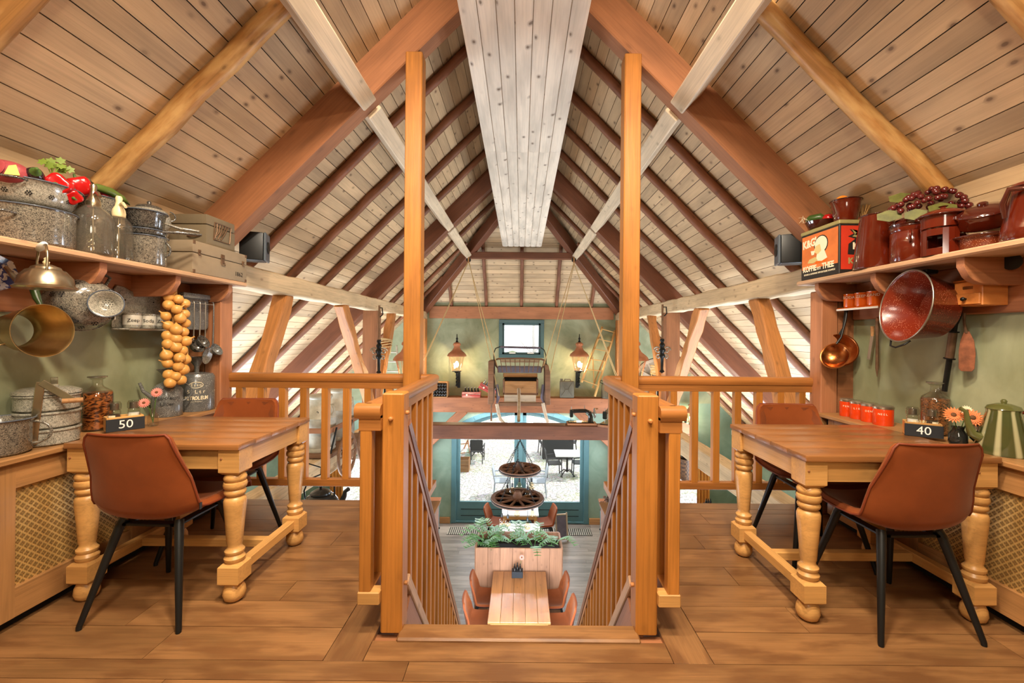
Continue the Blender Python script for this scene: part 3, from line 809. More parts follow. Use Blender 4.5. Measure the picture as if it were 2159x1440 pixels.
# ============================================================ TABLES
def wtable(name, label, x0, x1, y0, y1):
    t = thing(name, label, 'table', ((x0+x1)/2, (y0+y1)/2, 0))
    hx, hy = (x1-x0)/2, (y1-y0)/2
    n = 5
    w = 2*hy/n
    for i in range(n):
        yy = -hy + w*(i+.5)
        M = TM((-hx, yy, .758))
        e = .0012
        MB().box(0, 2*hx, -w/2+e, w/2-e, -.0135, .0135).build('top_plank', W['table'], t, M=M, bevel=.004, seg=2)
    lx, ly = hx-.055, hy-.065
    prof = [(0,0),(.026,0),(.042,.012),(.05,.035),(.047,.06),(.038,.08),(.03,.092)]
    mid = [(.034,.185),(.044,.20),(.046,.212),(.036,.226),(.043,.238),(.043,.246),(.034,.256),(.030,.268),(.034,.28),(.041,.38),(.0485,.465),(.049,.488),(.044,.502),(.033,.51),
           (.044,.518),(.048,.53),(.044,.541),(.040,.544),(.049,.552),(.052,.566),(.049,.578),(.041,.582),(.048,.59),(.05,.601),(.045,.612),(.036,.622)]
    for sx in (-1, 1):
        for sy in (-1, 1):
            b = MB()
            M = TM((sx*lx, sy*ly, 0))
            b.lathe(prof, 20, M); b.lathe([(0,.18)]+mid+[(0,.63)], 20, M)
            for z0, z1, h in ((.088,.19,.05), (.622,.7445,.05)):
                c = .012
                b.add([M @ Vector((a*hh, d*hh, z)) for z, hh in ((z0, h-c), (z0+c, h), (z1-(c if z1 < .5 else 0), h), (z1, h-(c if z1 < .5 else 0))) for a, d in ((-1,-1),(1,-1),(1,1),(-1,1))],
                      [(3,2,1,0),(12,13,14,15)] + [(4*i+k, 4*i+(k+1)%4, 4*i+4+(k+1)%4, 4*i+4+k) for i in range(3) for k in range(4)])
            lg = b.build('leg', W['leg'], t, angle=40)
            if sy < 0:
                MB().lathe([(0,0),(.005,0),(.005,.004),(0,.006)], 8, M=TM((sx*lx-.035, -ly-.049, .70), 90)).build('dowel', W['truss'], lg)
    for sy in (-1, 1):
        beam('apron', (-lx+.05, sy*(ly+.025), .695), (lx-.05, sy*(ly+.025), .695), .022, .098, W['leg'], t, bevel=.002)
    for sx in (-1, 1):
        beam('apron', (sx*(lx+.025), -ly+.05, .695), (sx*(lx+.025), ly-.05, .695), .022, .098, W['leg'], t, bevel=.002)
        beam('stretcher', (sx*lx, -ly+.048, .14), (sx*lx, ly-.048, .14), .045, .05, W['leg'], t, bevel=.004)
    beam('cross_stretcher', (-lx+.02, .02, .14), (lx-.02, .02, .14), .045, .045, W['leg'], t, bevel=.004)
    return t
tabL = wtable('dining_table', 'oak dining table with turned legs by the left wall', -2.165, -1.335, 2.02, 2.705)
tabR = wtable('dining_table', 'oak dining table with turned legs by the right wall', 1.285, 2.165, 1.915, 2.62)

# ============================================================ CHAIRS
M_VEL = plain('rust_velvet', srgb(130, 64, 26), 0.75, noise=0.16, nscale=5.0, sheen=0.2, spec=0.2)
M_VIN = plain('rust_velvet_seat', srgb(116, 58, 26), 0.7, noise=0.16, nscale=5.0, sheen=0.2, spec=0.25)
M_PIP = plain('rust_piping', srgb(112, 46, 16), 0.6)
CL = [(.235,.452,.205),(.228,.468,.215),(.19,.474,.225),(.10,.462,.235),(.0,.45,.24),(-.09,.445,.243),(-.15,.452,.245),(-.19,.475,.247),(-.212,.52,.246),(-.225,.58,.240),(-.237,.64,.229),(-.248,.70,.216),(-.256,.76,.204),(-.262,.81,.196),(-.266,.84,.187),(-.268,.858,.170)]
def shell_grid(off=0.0, nu=15, rows=None, inset=0.0, quilt=0.0):
    vs_, fs_ = [], []
    rr_ = rows or range(len(CL))
    nv = len(rr_)
    for i in rr_:
        y, z, hw = CL[i]
        y0, z0, _ = CL[max(i-1, 0)]; y1, z1, _ = CL[min(i+1, len(CL)-1)]
        ty, tz = y1-y0, z1-z0
        L = math.hypot(ty, tz)
        ny, nz = -tz/L*-1, ty/L*-1            # towards the sitter
        seat = max(0, min(1, (0.53-z)/.06))
        curl = (.035+.03*max(0, min(1, (.1-y)/.25)))*seat + (1-seat)*.062*max(0.35, min(1, (.90-z)/.25))
        for k in range(nu):
            u = -1+2*k/(nu-1)
            c = curl*abs(u)**2.6
            x = (hw-inset)*u
            q = 0
            if quilt and z > .56:
                a, b = (x/.11 + z/.12), (x/.11 - z/.12)
                q = quilt*min(abs((a % 1)-.5), abs((b % 1)-.5))*2 - quilt
            vs_.append((x, y + ny*(c+off+q), z + nz*(c+off+q)))
    for i in range(nv-1):
        for k in range(nu-1):
            fs_.append((i*nu+k, i*nu+k+1, (i+1)*nu+k+1, (i+1)*nu+k))
    return vs_, fs_, nu, nv
def solid(vs_, fs_, th, name, mat, parent):
    me = bpy.data.meshes.new(name)
    me.from_pydata(vs_, [], fs_)
    bm = bmesh.new(); bm.from_mesh(me)
    bmesh.ops.recalc_face_normals(bm, faces=bm.faces)
    bmesh.ops.solidify(bm, geom=bm.faces, thickness=th)
    bmesh.ops.recalc_face_normals(bm, faces=bm.faces)
    bm.to_mesh(me); bm.free()
    for p in me.polygons: p.use_smooth = True
    me.set_sharp_from_angle(angle=R(60))
    me.materials.append(mat)
    o = bpy.data.objects.new(name, me); COL.objects.link(o); o.parent = parent
    return o
def make_chair(label):
    t = thing('dining_chair', label, 'chair', group=None)
    v, f, nu, nv = shell_grid(0.0)
    solid(v, f, .026, 'shell', M_VEL, t)
    v2, f2, n2, _ = shell_grid(.016, 41, rows=list(range(1, 15)), inset=.014, quilt=.007)
    solid(v2, f2, .012, 'quilted_pad', M_VIN, t)
    edge = [v[k] for k in range(nu)] + [v[i*nu+nu-1] for i in range(1, nv)] + [v[(nv-1)*nu+k] for k in range(nu-2, -1, -1)] + [v[i*nu] for i in range(nv-2, 0, -1)]
    MB().tube(edge, .0055, 6, closed=True).build('piping', M_PIP, t, angle=80)
    for sx in (-1, 1):
        for sy in (-1, 1):
            MB().tube([(sx*.13, sy*.12, .44), (sx*.137, sy*.13, .42), (sx*.222, sy*.229, .012), (sx*.222, sy*.23, 0)], [.019, .019, .0115, .0105], 12).build('leg', W['black'], t)
    b = MB()
    for sy in (-1, 1): b.box(-.14, .14, sy*.12-.02, sy*.12+.02, .415, .428)
    for sx in (-1, 1): b.box(sx*.12-.02, sx*.12+.02, -.14, .14, .415, .428)
    b.build('under_frame', W['black'], t, bevel=.003)
    return t
ch = make_chair('rust velvet chair at the left gallery table, back towards us, small tag at its side')
ch.location = (-1.69, 2.085, 0); ch.rotation_euler = (0, 0, R(-1.5))
tg = MB().box(-.001, .002, -.007, .007, -.015, .015).build('fabric_tag', W['black'], ch, M=TM((.252, -.15, .52), 0, 0, 0))
c2 = copy_tree(ch, (-1.815, 2.62, 0), R(182), 'rust velvet chair behind the left gallery table, quilted back facing us')
for o in list(c2.children):
    if o.name.startswith('fabric_tag'): bpy.data.objects.remove(o)
c3 = copy_tree(ch, (1.752, 2.04, 0), R(1.0), 'rust velvet chair at the right gallery table, smooth back towards us')
for o in list(c3.children):
    if o.name.startswith('fabric_tag'): bpy.data.objects.remove(o)
c4 = copy_tree(c3, (1.755, 2.59, 0), R(178), 'rust velvet chair behind the right gallery table, quilted back facing us')

# ============================================================ WALL CABINETS, SHELVES
def grille(parent, side, ya, yb, za, zb):
    X = side*2.222
    MB().box(*sorted((X, X+side*.004)), ya, yb, za, zb).build('brass_sheet', M_GR, parent, smooth=False)
    b = MB()
    p = .034
    ny, nz = int((yb-ya)/p), int((zb-za)/p)
    r = .0085
    for j in range(nz*2):
        for i in range(ny):
            y = ya + p*(i+.5+(.5 if j % 2 else 0)); z = za + p*.5*(j+.6)
            if y > yb-.012 or z > zb-.012: continue
            xx = X - side*.0025
            for dy, dz_ in ((0,1),(1,0),(0,-1),(-1,0)):
                cy, cz = y+dy*r*.75, z+dz_*r*.75
                h = r*.55
                b.add([(xx, cy-h, cz), (xx, cy, cz-h), (xx, cy+h, cz), (xx, cy, cz+h)], [(0,1,2,3)])
    o = b.build('pierced_fleurs', M_FL, parent, smooth=False)
    o['kind'] = 'stuff'
M_GR = plain('grille_brass', srgb(200, 160, 96), 0.4, 0.35, noise=0.1)
M_FL = plain('grille_holes', srgb(118, 90, 48), 0.6)
for side, nm in ((-1, 'left'), (1, 'right')):
    c = thing('radiator_cabinet', 'low oak radiator cabinet with pierced brass panels along the %s wall' % nm, 'cabinet')
    xs = lambda a, b: sorted((side*a, side*b))
    st_y = (0.55, 1.16, 1.80, 2.42, 3.06) if side < 0 else (0.55, 1.1, 1.72, 2.36, 3.0)
    for y in st_y:
        beam('stile', (side*2.214, y+.028, .05), (side*2.214, y+.028, .725), .026, .056 if y != st_y[2] else .075, W['cab'], c, up=(0,1,0), bevel=.002)
    for ya, yb in zip(st_y[:-1], st_y[1:]):
        beam('top_rail', (side*2.214, ya+.05, .668), (side*2.214, yb, .668), .024, .11, W['cab'], c, bevel=.002)
        beam('lower_rail', (side*2.214, ya+.05, .115), (side*2.214, yb, .115), .024, .13, W['cab'], c, bevel=.002)
        grille(c, side, ya+.056, yb, .175, .62)
    MB().box(*xs(2.24, 2.455), .5, 3.12, .08, .72).build('carcass', W['dark'], c, smooth=False)
    MB().box(*xs(2.25, 2.455), .5, 3.1, 0.0, .08).build('shaded_plinth', W['dark'], c, smooth=False)  # recessed base coloured near-black for the shade under the cabinet
    MB().box(*xs(2.19, 2.228), 3.105, 3.13, .05, .725).build('end_panel', W['cab'], c, bevel=.002)
    tp = tag(beam('window_ledge', (side*2.317, .5, .741), (side*2.317, 3.14, .741), .285, .028, W['cab'], bevel=.006), 'oak ledge board on top of the %s radiator cabinet' % nm, 'ledge')
    # shelf
    zs = 1.69 if side < 0 else 1.735
    sh = thing('wall_shelf', 'long pine shelf on cove brackets, high on the %s wall' % nm, 'shelf')
    beam('shelf_board', (side*2.285, .6, zs-.016), (side*2.285, 3.30, zs-.016), .33, .032, W['shelf'], sh, bevel=.008)
    beam('back_board', (side*2.446, .6, zs-.165), (side*2.446, 3.14, zs-.165), .024, .265, W['board'], sh, bevel=.006)
    for y in ((1.15, 1.72, 2.20, 2.68, 3.16) if side < 0 else (1.15, 1.62, 2.1, 2.62, 3.12)):
        P = [(2.44, 0), (2.155, 0), (2.155, -.045)] + [(2.155+.01+.10-.10*math.cos(R(a)), -.045-.085*math.sin(R(a))) for a in (15, 35, 55, 75, 90)] + [(2.44, -.135)]
        b = MB()
        b.add([(side*x, y-.02, zs-.032+z) for x, z in P] + [(side*x, y+.02, zs-.032+z) for x, z in P],
              [tuple(range(len(P))), tuple(range(len(P), 2*len(P)))[::-1]] + [(i, (i+1) % len(P), len(P)+(i+1) % len(P), len(P)+i) for i in range(len(P))])
        b.build('bracket', W['board'], sh, bevel=.002)
# ============================================================ KITCHENWARE, LEFT WALL
E_GREY = enamel('grey_marbled_enamel', srgb(74, 70, 64), srgb(136, 128, 114), 120, 0.5)
E_PALE = enamel('pale_marbled_enamel', srgb(112, 108, 98), srgb(160, 154, 140), 110, 0.6)
E_DARK = enamel('dark_marbled_enamel', srgb(42, 40, 38), srgb(104, 98, 90), 120, 0.4)
E_SPK = speck('grey_speckled_enamel', srgb(92, 92, 90), srgb(190, 188, 180), 190, 0.3)
M_RIM = plain('blue_grey_rim', srgb(78, 84, 94), 0.25)
M_STEEL = plain('worn_steel', srgb(168, 160, 148), 0.3, 0.9, noise=0.2)
M_PEWT = plain('pewter', srgb(176, 162, 136), 0.26, 0.95, noise=0.25, nscale=9)
M_TINN = plain('old_brass_tin', srgb(178, 148, 98), 0.3, 0.95, noise=0.3, nscale=8)
M_CLR = pane_glass('clear_glass', (0.95, 0.95, 0.93, 1))
M_BOT = pane_glass('bottle_glass', (0.84, 0.81, 0.76, 1), .05)
M_CREAM = plain('cream_plastic', srgb(226, 206, 160), 0.35)
M_RED = plain('red_pepper', srgb(176, 14, 18), 0.2, coat=0.5)
M_GRN = plain('leaf_green', srgb(128, 150, 58), 0.5, noise=0.2)
M_DGRN = plain('stem_green', srgb(66, 96, 40), 0.45)
M_HOLE = plain('hole_black', srgb(20, 18, 16), 0.9)
M_TAN = plain('tan_leatherette', srgb(140, 122, 98), 0.6, noise=0.1, nscale=8)
M_TAN2 = plain('olive_tan_leatherette', srgb(112, 98, 76), 0.6, noise=0.12, nscale=8)
M_RUST = plain('rusty_iron', srgb(120, 92, 70), 0.5, 0.6, noise=0.3, nscale=20)
M_INK = plain('black_print', srgb(26, 24, 24), 0.5)
M_CRM = plain('cream_print', srgb(226, 212, 180), 0.5)
ZL, ZR, ZG = 1.691, 1.736, 0.7555
def shelfL(px, X): return onX(px, 500, X)
def axM(loc, n, up=(0,0,1), sc=1.0):
    z = Vector(n).normalized(); u = Vector(up)
    x = u.cross(z).normalized() if abs(u.normalized().dot(z)) < .99 else Vector((1,0,0))
    y = z.cross(x)
    return Matrix(((x.x,y.x,z.x,loc[0]),(x.y,y.y,z.y,loc[1]),(x.z,y.z,z.z,loc[2]),(0,0,0,1))) @ Matrix.Scale(sc, 4)
def loop(ax_, w, h, r, mat, parent, M, name='handle', n=10, seg=8):
    """a D-shaped loop handle in local xz, standing out along +x"""
    pts = [(w*math.sin(PI*i/n), 0, h*math.cos(PI*i/n)) for i in range(n+1)]
    return MB().tube(pts, r, seg).build(name, mat, parent, M=M, angle=80)
def vessel(t, prof, mat, th=.003, rim=None, name='body', seg=32, M=None):
    b = MB().openlathe(prof, th, seg).build(name, mat, t, M=M, angle=50)
    if rim:
        r, z = prof[-1]
        MB().tube([(r*math.cos(2*PI*k/seg), r*math.sin(2*PI*k/seg), z) for k in range(seg)], .0035, 6, closed=True).build('rim', rim, t, M=M, angle=80)
    return b
def holes(parent, pts_n, r, mat=None):
    b = MB()
    for p, n in pts_n:
        M = axM(p, n)
        b.add([M @ Vector((r*math.cos(R(60*k)), r*math.sin(R(60*k)), .0006)) for k in range(6)], [tuple(range(6))])
    o = b.build('pierced_holes', mat or M_HOLE, parent, smooth=False); o['kind'] = 'stuff'
    return o
def flower_holes(c_list, r=.012):
    out = []
    for p, n in c_list:
        M = axM(p, n)
        out.append((p, n))
        for k in range(6):
            out.append((M @ Vector((r*math.cos(R(60*k)), r*math.sin(R(60*k)), 0)), n))
    return out

# big pot with colander and vegetables
p = shelfL(58, -2.285)
t = thing('stock_pot', 'wide grey marbled enamel pot at the left end of the shelf, colander on top', 'pot', (p.x, p.y, ZL))
vessel(t, [(.145,0),(.156,.012),(.158,.15),(.165,.165)], E_GREY, rim=M_RIM)
for a in (-70, 110): loop(0, .05, .05, .006, E_DARK, t, TM((.157*math.cos(R(a)), .157*math.sin(R(a)), .12), 90, 0, a))
p2 = (p.x, p.y, ZL+.166)
t = thing('colander', 'grey enamel colander holding vegetables, set on the wide pot', 'colander', p2)
cp = [(.115,0),(.142,.02),(.158,.06),(.166,.095),(.180,.112)]
vessel(t, cp, E_PALE, rim=M_RIM)
holes(t, flower_holes([(Vector((.152*math.cos(a), .152*math.sin(a), .052)) + Vector((.004*math.cos(a), .004*math.sin(a), 0)), (math.cos(a), math.sin(a), -.35)) for a in [R(-170+26*i) for i in range(9)]], .0085), .0034)
for a in (-58, 122): loop(0, .035, .05, .005, E_DARK, t, TM((.172*math.cos(R(a)), .172*math.sin(R(a)), .10), 90, 0, a))
zc = ZL+.166+.115
def pepper(name, label, loc, r, rot):
    t = thing(name, label, 'pepper', M=TM(loc, *rot))
    b = MB(); vs_, fs_ = [], []
    seg, rings = 24, 12
    for i in range(rings+1):
        ph = -PI/2 + PI*i/rings
        for k in range(seg):
            a = 2*PI*k/seg
            rad = r*(math.cos(ph)**.7 if math.cos(ph) > 0 else 0)*(1+.13*math.cos(4*a))*(1+.12*math.sin(ph))
            zz = r*1.05*math.sin(ph) - (.35*r*max(0, math.sin(ph)-.75)*4 if ph > 0 else 0)
            vs_.append((rad*math.cos(a), rad*math.sin(a), zz))
    for i in range(rings):
        for k in range(seg): fs_.append((i*seg+k, i*seg+(k+1)%seg, (i+1)*seg+(k+1)%seg, (i+1)*seg+k))
    b.add(vs_, fs_).build('flesh', M_RED, t, angle=80)
    MB().tube([(0,0,r*.62),(0,0,r*.85),(.006,0,r*1.2)], [r*.28, r*.12, r*.11], 8).build('stem', M_DGRN, t, angle=80)
    return t
q = onX(122, 392, -2.16); pepper('red_pepper', 'red bell pepper with its green stem towards us, on the colander rim', q, .052, (95, 0, 35))
q = onX(168, 392, -2.24); pepper('red_pepper', 'red bell pepper behind the first one, beside the siphon bottle head', q, .048, (20, -15, 0))
q = onX(152, 414, -2.135); pepper('red_pepper', 'small dark red pepper hanging low over the colander rim', q, .034, (120, 0, 60))
q = onX(20, 365, -2.22)
t = thing('red_cabbage', 'purplish red cabbage with a yellow cut leaf in the colander', 'cabbage', q)
M_CAB = plain('red_cabbage_leaf', srgb(150, 62, 66), 0.45, noise=0.35, nscale=14)
MB().ball((0,0,0), (.07,.06,.05), 18, 12, jit=.05).build('head', M_CAB, t, angle=80)
for a, s_ in ((-40, 1), (20, .9), (-100, .85)):
    MB().ball((0,0,0), (.058,.012,.045), 12, 8, M=TM((.028*math.cos(R(a)), .045*math.sin(R(a)), .004), 15, 0, a-90, s_)).build('outer_leaf', M_CAB, t, angle=80)
MB().prism([(-.02,-.025),(.024,-.02),(.012,.026),(-.008,.016)], 0, .004, axM((.052,-.036,.0), (.7,-.7,.2))).build('cut_leaf', plain('yellow_leaf', srgb(220, 196, 70), .5), t)
q = onX(68, 378, -2.2)
t = thing('aubergine', 'dark glossy aubergine lying between cabbage and peppers', 'aubergine', M=TM(q, 0, 80, -35))
M_AUB = plain('aubergine_skin', srgb(36, 20, 26), 0.15, coat=.6)
MB().lathe([(0,-.1),(.03,-.092),(.045,-.06),(.044,-.01),(.034,.05),(.022,.085),(0,.09)], 18).build('fruit', M_AUB, t, angle=80)
MB().lathe([(.026,.072),(.018,.09),(.007,.1),(.006,.125),(0,.126)], 10).build('stem', M_DGRN, t, angle=80)
q = onX(112, 365, -2.3)
t = thing('celery_leaves', 'sprig of pale green celery leaves behind the red peppers', 'herb', q)
random.seed(5)
for k in range(11):
    a = random.uniform(-.9, .9); l = random.uniform(.05, .12)
    e = Vector((random.uniform(-.02,.02), l*math.sin(a), l*math.cos(a)*.7))
    MB().tube([(0,0,-.03), e*.5, e], .002, 5).build('stalk', M_GRN, t)
    P = [(.022*math.cos(R(30*i))*(1 if i % 2 else .62), .022*math.sin(R(30*i))*(1 if i % 2 else .62)) for i in range(12)]
    MB().prism(P, 0, .001, axM(e, (random.uniform(.2,1), -.8, random.uniform(-.3,.6)))).build('leaf', M_GRN, t)
# tall pot behind the siphons
q = shelfL(197, -2.335)
t = thing('tall_pot', 'tall grey marbled enamel pot standing behind the two siphon bottles', 'pot', (q.x, q.y, ZL))
vessel(t, [(.095,0),(.105,.01),(.106,.32),(.112,.335)], E_GREY, rim=M_RIM)
for (dx, dy, rot, lab, r) in ((.02,-.03,(70,30,0),'long green chilli curving over the rim of the tall pot',.017),):
    c = thing('green_chilli', lab, 'chilli', (q.x+.06, q.y-.02, ZL+.35))
    MB().tube([(0,-.09,.02),(.01,-.03,.03),(.02,.03,.028),(.03,.09,.01),(.035,.13,-.015)], [.006,.02,.022,.016,.003], 12).build('fruit', plain('chilli_green', srgb(86,104,44), .3, noise=.3), c, angle=80)
    MB().tube([(0,-.09,.02),(0,-.12,.035)], .004, 6).build('stem', M_DGRN, c)
c = thing('radish_bunch', 'small pile of red and pink radishes in the tall pot', 'radishes', (q.x, q.y, ZL+.335))
for k in range(8):
    a = 2*PI*k/8; MB().ball((.05*math.cos(a), .05*math.sin(a), .015), .022, 10, 7).build('radish', plain('radish_skin', srgb(176,40,60), .35) if k == 0 else bpy.data.materials['radish_skin'], c, angle=80)
# siphon bottles
def siphon(px, X, r, h, label, head, glass):
    q = shelfL(px, X)
    t = thing('siphon_bottle', label, 'bottle', (q.x, q.y, ZL))
    hb_ = h*.70
    pr = [(r*.9,0),(r,.012),(r,hb_*.68),(r*.9,hb_*.82),(r*.6,hb_*.93),(.026,hb_),(.022,hb_+.012)]
    MB().openlathe(pr, .004, 28).build('glass_body', glass, t, angle=60)
    MB().tube([(0,0,.02),(0,0,hb_)], .003, 6).build('dip_tube', M_PEWT, t)
    MB().lathe([(.028,hb_-.01),(.03,hb_+.01),(.027,hb_+.03),(.017,hb_+.05),(.013,h-.03),(.016,h-.012),(.012,h),(0,h)], 18).build('valve_head', head, t, angle=50)
    MB().tube([(.01,0,hb_+.055),(.04,-.02,hb_+.06),(.07,-.035,hb_+.035)], [.011,.009,.007], 8).build('spout', head, t, angle=80)
    MB().tube([(-.005,.01,h-.012),(-.03,.03,h-.005),(-.05,.045,h-.045)], [.007,.009,.006], 8).build('lever', head, t, angle=80)
siphon(196, -2.185, .080, .36, 'larger siphon bottle of smoky glass with a pewter head', M_PEWT, M_BOT)
siphon(250, -2.185, .061, .345, 'narrower siphon bottle with a cream head', M_CREAM, pane_glass('siphon_glass', (.9,.88,.84,1), .03))
# saucepan stack
q = shelfL(308, -2.215)
t = thing('saucepan', 'grey marbled saucepan with loop handle, lowest of the stack beside the crates', 'saucepan', (q.x, q.y, ZL))
vessel(t, [(.085,0),(.096,.01),(.098,.155),(.104,.168)], E_GREY, rim=M_RIM)
loop(0, .05, .05, .0055, E_DARK, t, TM((.098*.75, -.098*.3+.04, .10), 0, 0, 25))
t = thing('frying_pan', 'flat marbled pan with a long handle on the lowest saucepan', 'pan', (q.x, q.y, ZL+.171))
vessel(t, [(.08,0),(.095,.01),(.10,.035)], E_DARK, rim=M_RIM)
MB().tube([(.095,.0,.03),(.15,.05,.04),(.23,.13,.045)], [.007,.010,.008], 8).build('long_handle', E_DARK, t, angle=80)
t = thing('milk_pan', 'small dark marbled pan with spout and long handle, top of the stack', 'pan', (q.x-.005, q.y, ZL+.209))
vessel(t, [(.07,0),(.086,.012),(.094,.09),(.104,.104)], E_DARK, rim=M_RIM)
MB().tube([(.09,.03,.05),(.15,.07,.03),(.22,.13,.028)], [.006,.010,.008], 8).build('long_handle', E_GREY, t, angle=80)
q = Vector((-2.335, 2.665, 0))
t = thing('deep_pot', 'grey marbled pot behind the saucepan stack, under the round kettle', 'pot', (q.x, q.y, ZL))
vessel(t, [(.07,0),(.077,.01),(.078,.24),(.081,.25)], E_GREY, rim=M_RIM)
t = thing('round_kettle', 'round grey speckled kettle with lid and spout, topmost behind the saucepans', 'kettle', (q.x+.005, q.y, ZL+.252))
MB().lathe([(0,0),(.09,0),(.108,.03),(.108,.08),(.092,.115),(.062,.13),(0,.13)], 28).build('body', E_PALE, t, angle=50)
MB().lathe([(.068,.129),(.06,.142),(.025,.152),(.01,.155),(.012,.17),(.006,.178),(0,.179)], 20).build('lid', E_DARK, t, angle=50)
MB().tube([(-.04,-.09,.07),(-.07,-.13,.11),(-.08,-.14,.15)], [.02,.013,.01], 10).build('spout', E_GREY, t, angle=80)
loop(0, .03, .03, .004, E_DARK, t, TM((.07, .07, .10), 0, 0, 45))
# two crates
def latch(parent, M, mat=M_RUST, s=1.0):
    b = MB().cbox((0,0,.002), (.026*s,.05*s,.004)).cbox((0,.012*s,.006), (.016*s,.018*s,.008)).tube([(-.014*s,-.02*s,.006),(-.014*s,-.034*s,.008),(.014*s,-.034*s,.008),(.014*s,-.02*s,.006)], .0025*s, 6)
    return b.build('latch', mat, parent, M=M, bevel=.001)
t = thing('lower_case', 'pale tan wooden case stamped 1862, lower of two on the shelf end', 'case', (-2.27, 3.03, ZL))
MB().box(-.145, .145, -.275, .268, 0, .132).build('case_body', M_TAN, t, bevel=.008, seg=2)
MB().box(-.145, .145, -.275, .268, .135, .212).build('case_lid', M_TAN, t, bevel=.008, seg=2)
for y in (-.22, .22): latch(t, axM((.145, y, .14), (1,0,0)), s=.7)
latch(t, axM((.145, 0, .135), (1,0,0)), s=1.25)
text('1862', .045, axM((.1458, .175, .05), (1,0,0)), M_INK, t, 'stamped_number')
for (y, z) in ((-.262,.012),(-.262,.2),(.255,.012),(.255,.2)):
    MB().cbox((.144, y, z), (.006,.02,.022)).build('corner_plate', M_RUST, t, bevel=.001)
t = thing('upper_case', 'olive tan case with a large ornate clasp, on top of the case stamped 1862', 'case', (-2.285, 3.065, ZL+.213))
MB().box(-.13, .13, -.15, .14, 0, .14).build('case_body', M_TAN2, t, bevel=.008, seg=2)
MB().box(-.13, .13, -.15, .14, .143, .212).build('case_lid', M_TAN2, t, bevel=.012, seg=2)
fr_ = MB()
for k in range(5): fr_.tube([(.133, -.075+.015*k, .06+.02*(k%2)), (.136, -.06+.02*k, .11), (.133, -.055+.028*k, .165)], .004, 6)
fr_.tube([(.133,-.085,.05),(.133,.075,.05),(.133,.085,.17),(.133,-.075,.17)], .005, 6, closed=True)
fr_.build('ornate_clasp', M_RUST, t)
MB().tube([(0,-.152,.06),(.03,-.165,.055),(.06,-.165,.055),(.09,-.152,.06)], .005, 8).build('carry_handle', M_RUST, t)
t = thing('tin_funnel', 'pale metal funnel standing at the end of the upper case', 'funnel', (-2.24, 3.235, ZL+.213))
MB().lathe([(.03,0),(.028,.06),(.02,.15),(.012,.2),(0,.2)], 16).build('cone', plain('pale_tin', srgb(196,178,140), .4, .5), t, angle=50)
MB().tube([(.012+.03*math.sin(2*PI*k/14), 0, .2+.02-.03*math.cos(2*PI*k/14)) for k in range(14)], .0015, 5, closed=True).build('wire_ring', M_STEEL, t)
# loudspeakers on the plates
def speaker(side, label):
    q = at(534, 548, 3.5) if side < 0 else at(1668, 540, 3.42)
    t = thing('loudspeaker', label, 'speaker', M=TM((q.x, q.y, 1.892), 0, 0, -20*side))
    MB().box(-.085, .085, -.075, .075, 0, .23).build('cabinet', W['black'], t, bevel=.012, seg=2)
    f = MB().box(.086*1, .105, -.075, .075, 0, .23) if side < 0 else MB().box(-.105, -.086, -.075, .075, 0, .23)
    f.build('silver_front', plain('silver_front', srgb(92,100,108), .35, .3) if side < 0 else bpy.data.materials['silver_front'], t, bevel=.006)
    sx = 1 if side < 0 else -1
    MB().lathe([(.05,0),(.05,.004),(.044,.006),(.015,.002),(0,.006)], 22, M=axM((sx*.1055, 0, .115), (sx,0,0))).build('cone', W['black'], t, angle=40)
speaker(-1, 'black loudspeaker with silver front on the left beam beside the case stamped 1862')
speaker(1, 'black loudspeaker on the right beam beside the coffee tin')

# hanging things
q = onX(97, 588, -2.06)
t = thing('whistling_kettle', 'shiny pewter kettle with white ceramic grip, hanging under the left shelf', 'kettle', M=TM(q, 0, 0, -30))
MB().lathe([(0,-.045),(.098,-.045),(.102,-.038),(.09,-.028),(.085,.005),(.062,.036),(.05,.04),(.046,.05),(.02,.062),(0,.064)], 30).build('body', M_PEWT, t, angle=30)
MB().lathe([(0,.06),(.008,.062),(.012,.072),(.006,.08),(.009,.088),(0,.094)], 14).build('lid_knob', M_CREAM, t, angle=60)
MB().tube([(-.07,-.03,-.02),(-.11,-.055,-.015),(-.14,-.07,.015),(-.165,-.085,.05)], [.02,.015,.01,.008], 10).build('spout', M_PEWT, t, angle=80)
MB().tube([(-.075,-.01,.02),(-.085,-.01,.08),(-.06,-.01,.125),(0,-.01,.145),(.04,-.01,.142),(.065,-.01,.1),(.06,-.01,.03)], .005, 8).build('bail', M_PEWT, t, angle=80)
MB().lathe([(0,-.045),(.011,-.04),(.015,0),(.011,.04),(0,.045)], 14, M=axM((-.02,-.01,.14), (1,0,.2))).build('ceramic_grip', W['white'], t, angle=60)
# blue plate
q = onX(-14, 575, -2.428)
t = thing('blue_plate', 'blue and white plate cut by the left edge of the photograph', 'plate', M=axM(q, (1,0,0)))
bp = NT('blue_white_china'); v = bp.coord(); n_ = bp.n('ShaderNodeTexNoise', Scale=40.0, Detail=3.0, Distortion=1.0); bp.l(v, n_.inputs['Vector'])
bp.l(bp.ramp(n_.outputs[0], [(.46, srgb(228,230,236)), (.52, srgb(52,70,140))]), bp.b.inputs['Base Color']); bp.b.inputs['Roughness'].default_value = .15
MB().lathe([(0,0),(.05,0),(.058,.006),(.083,.016),(.085,.019),(.058,.010),(.048,.004),(0,.004)], 8).build('dish', bp.m, t, smooth=False)
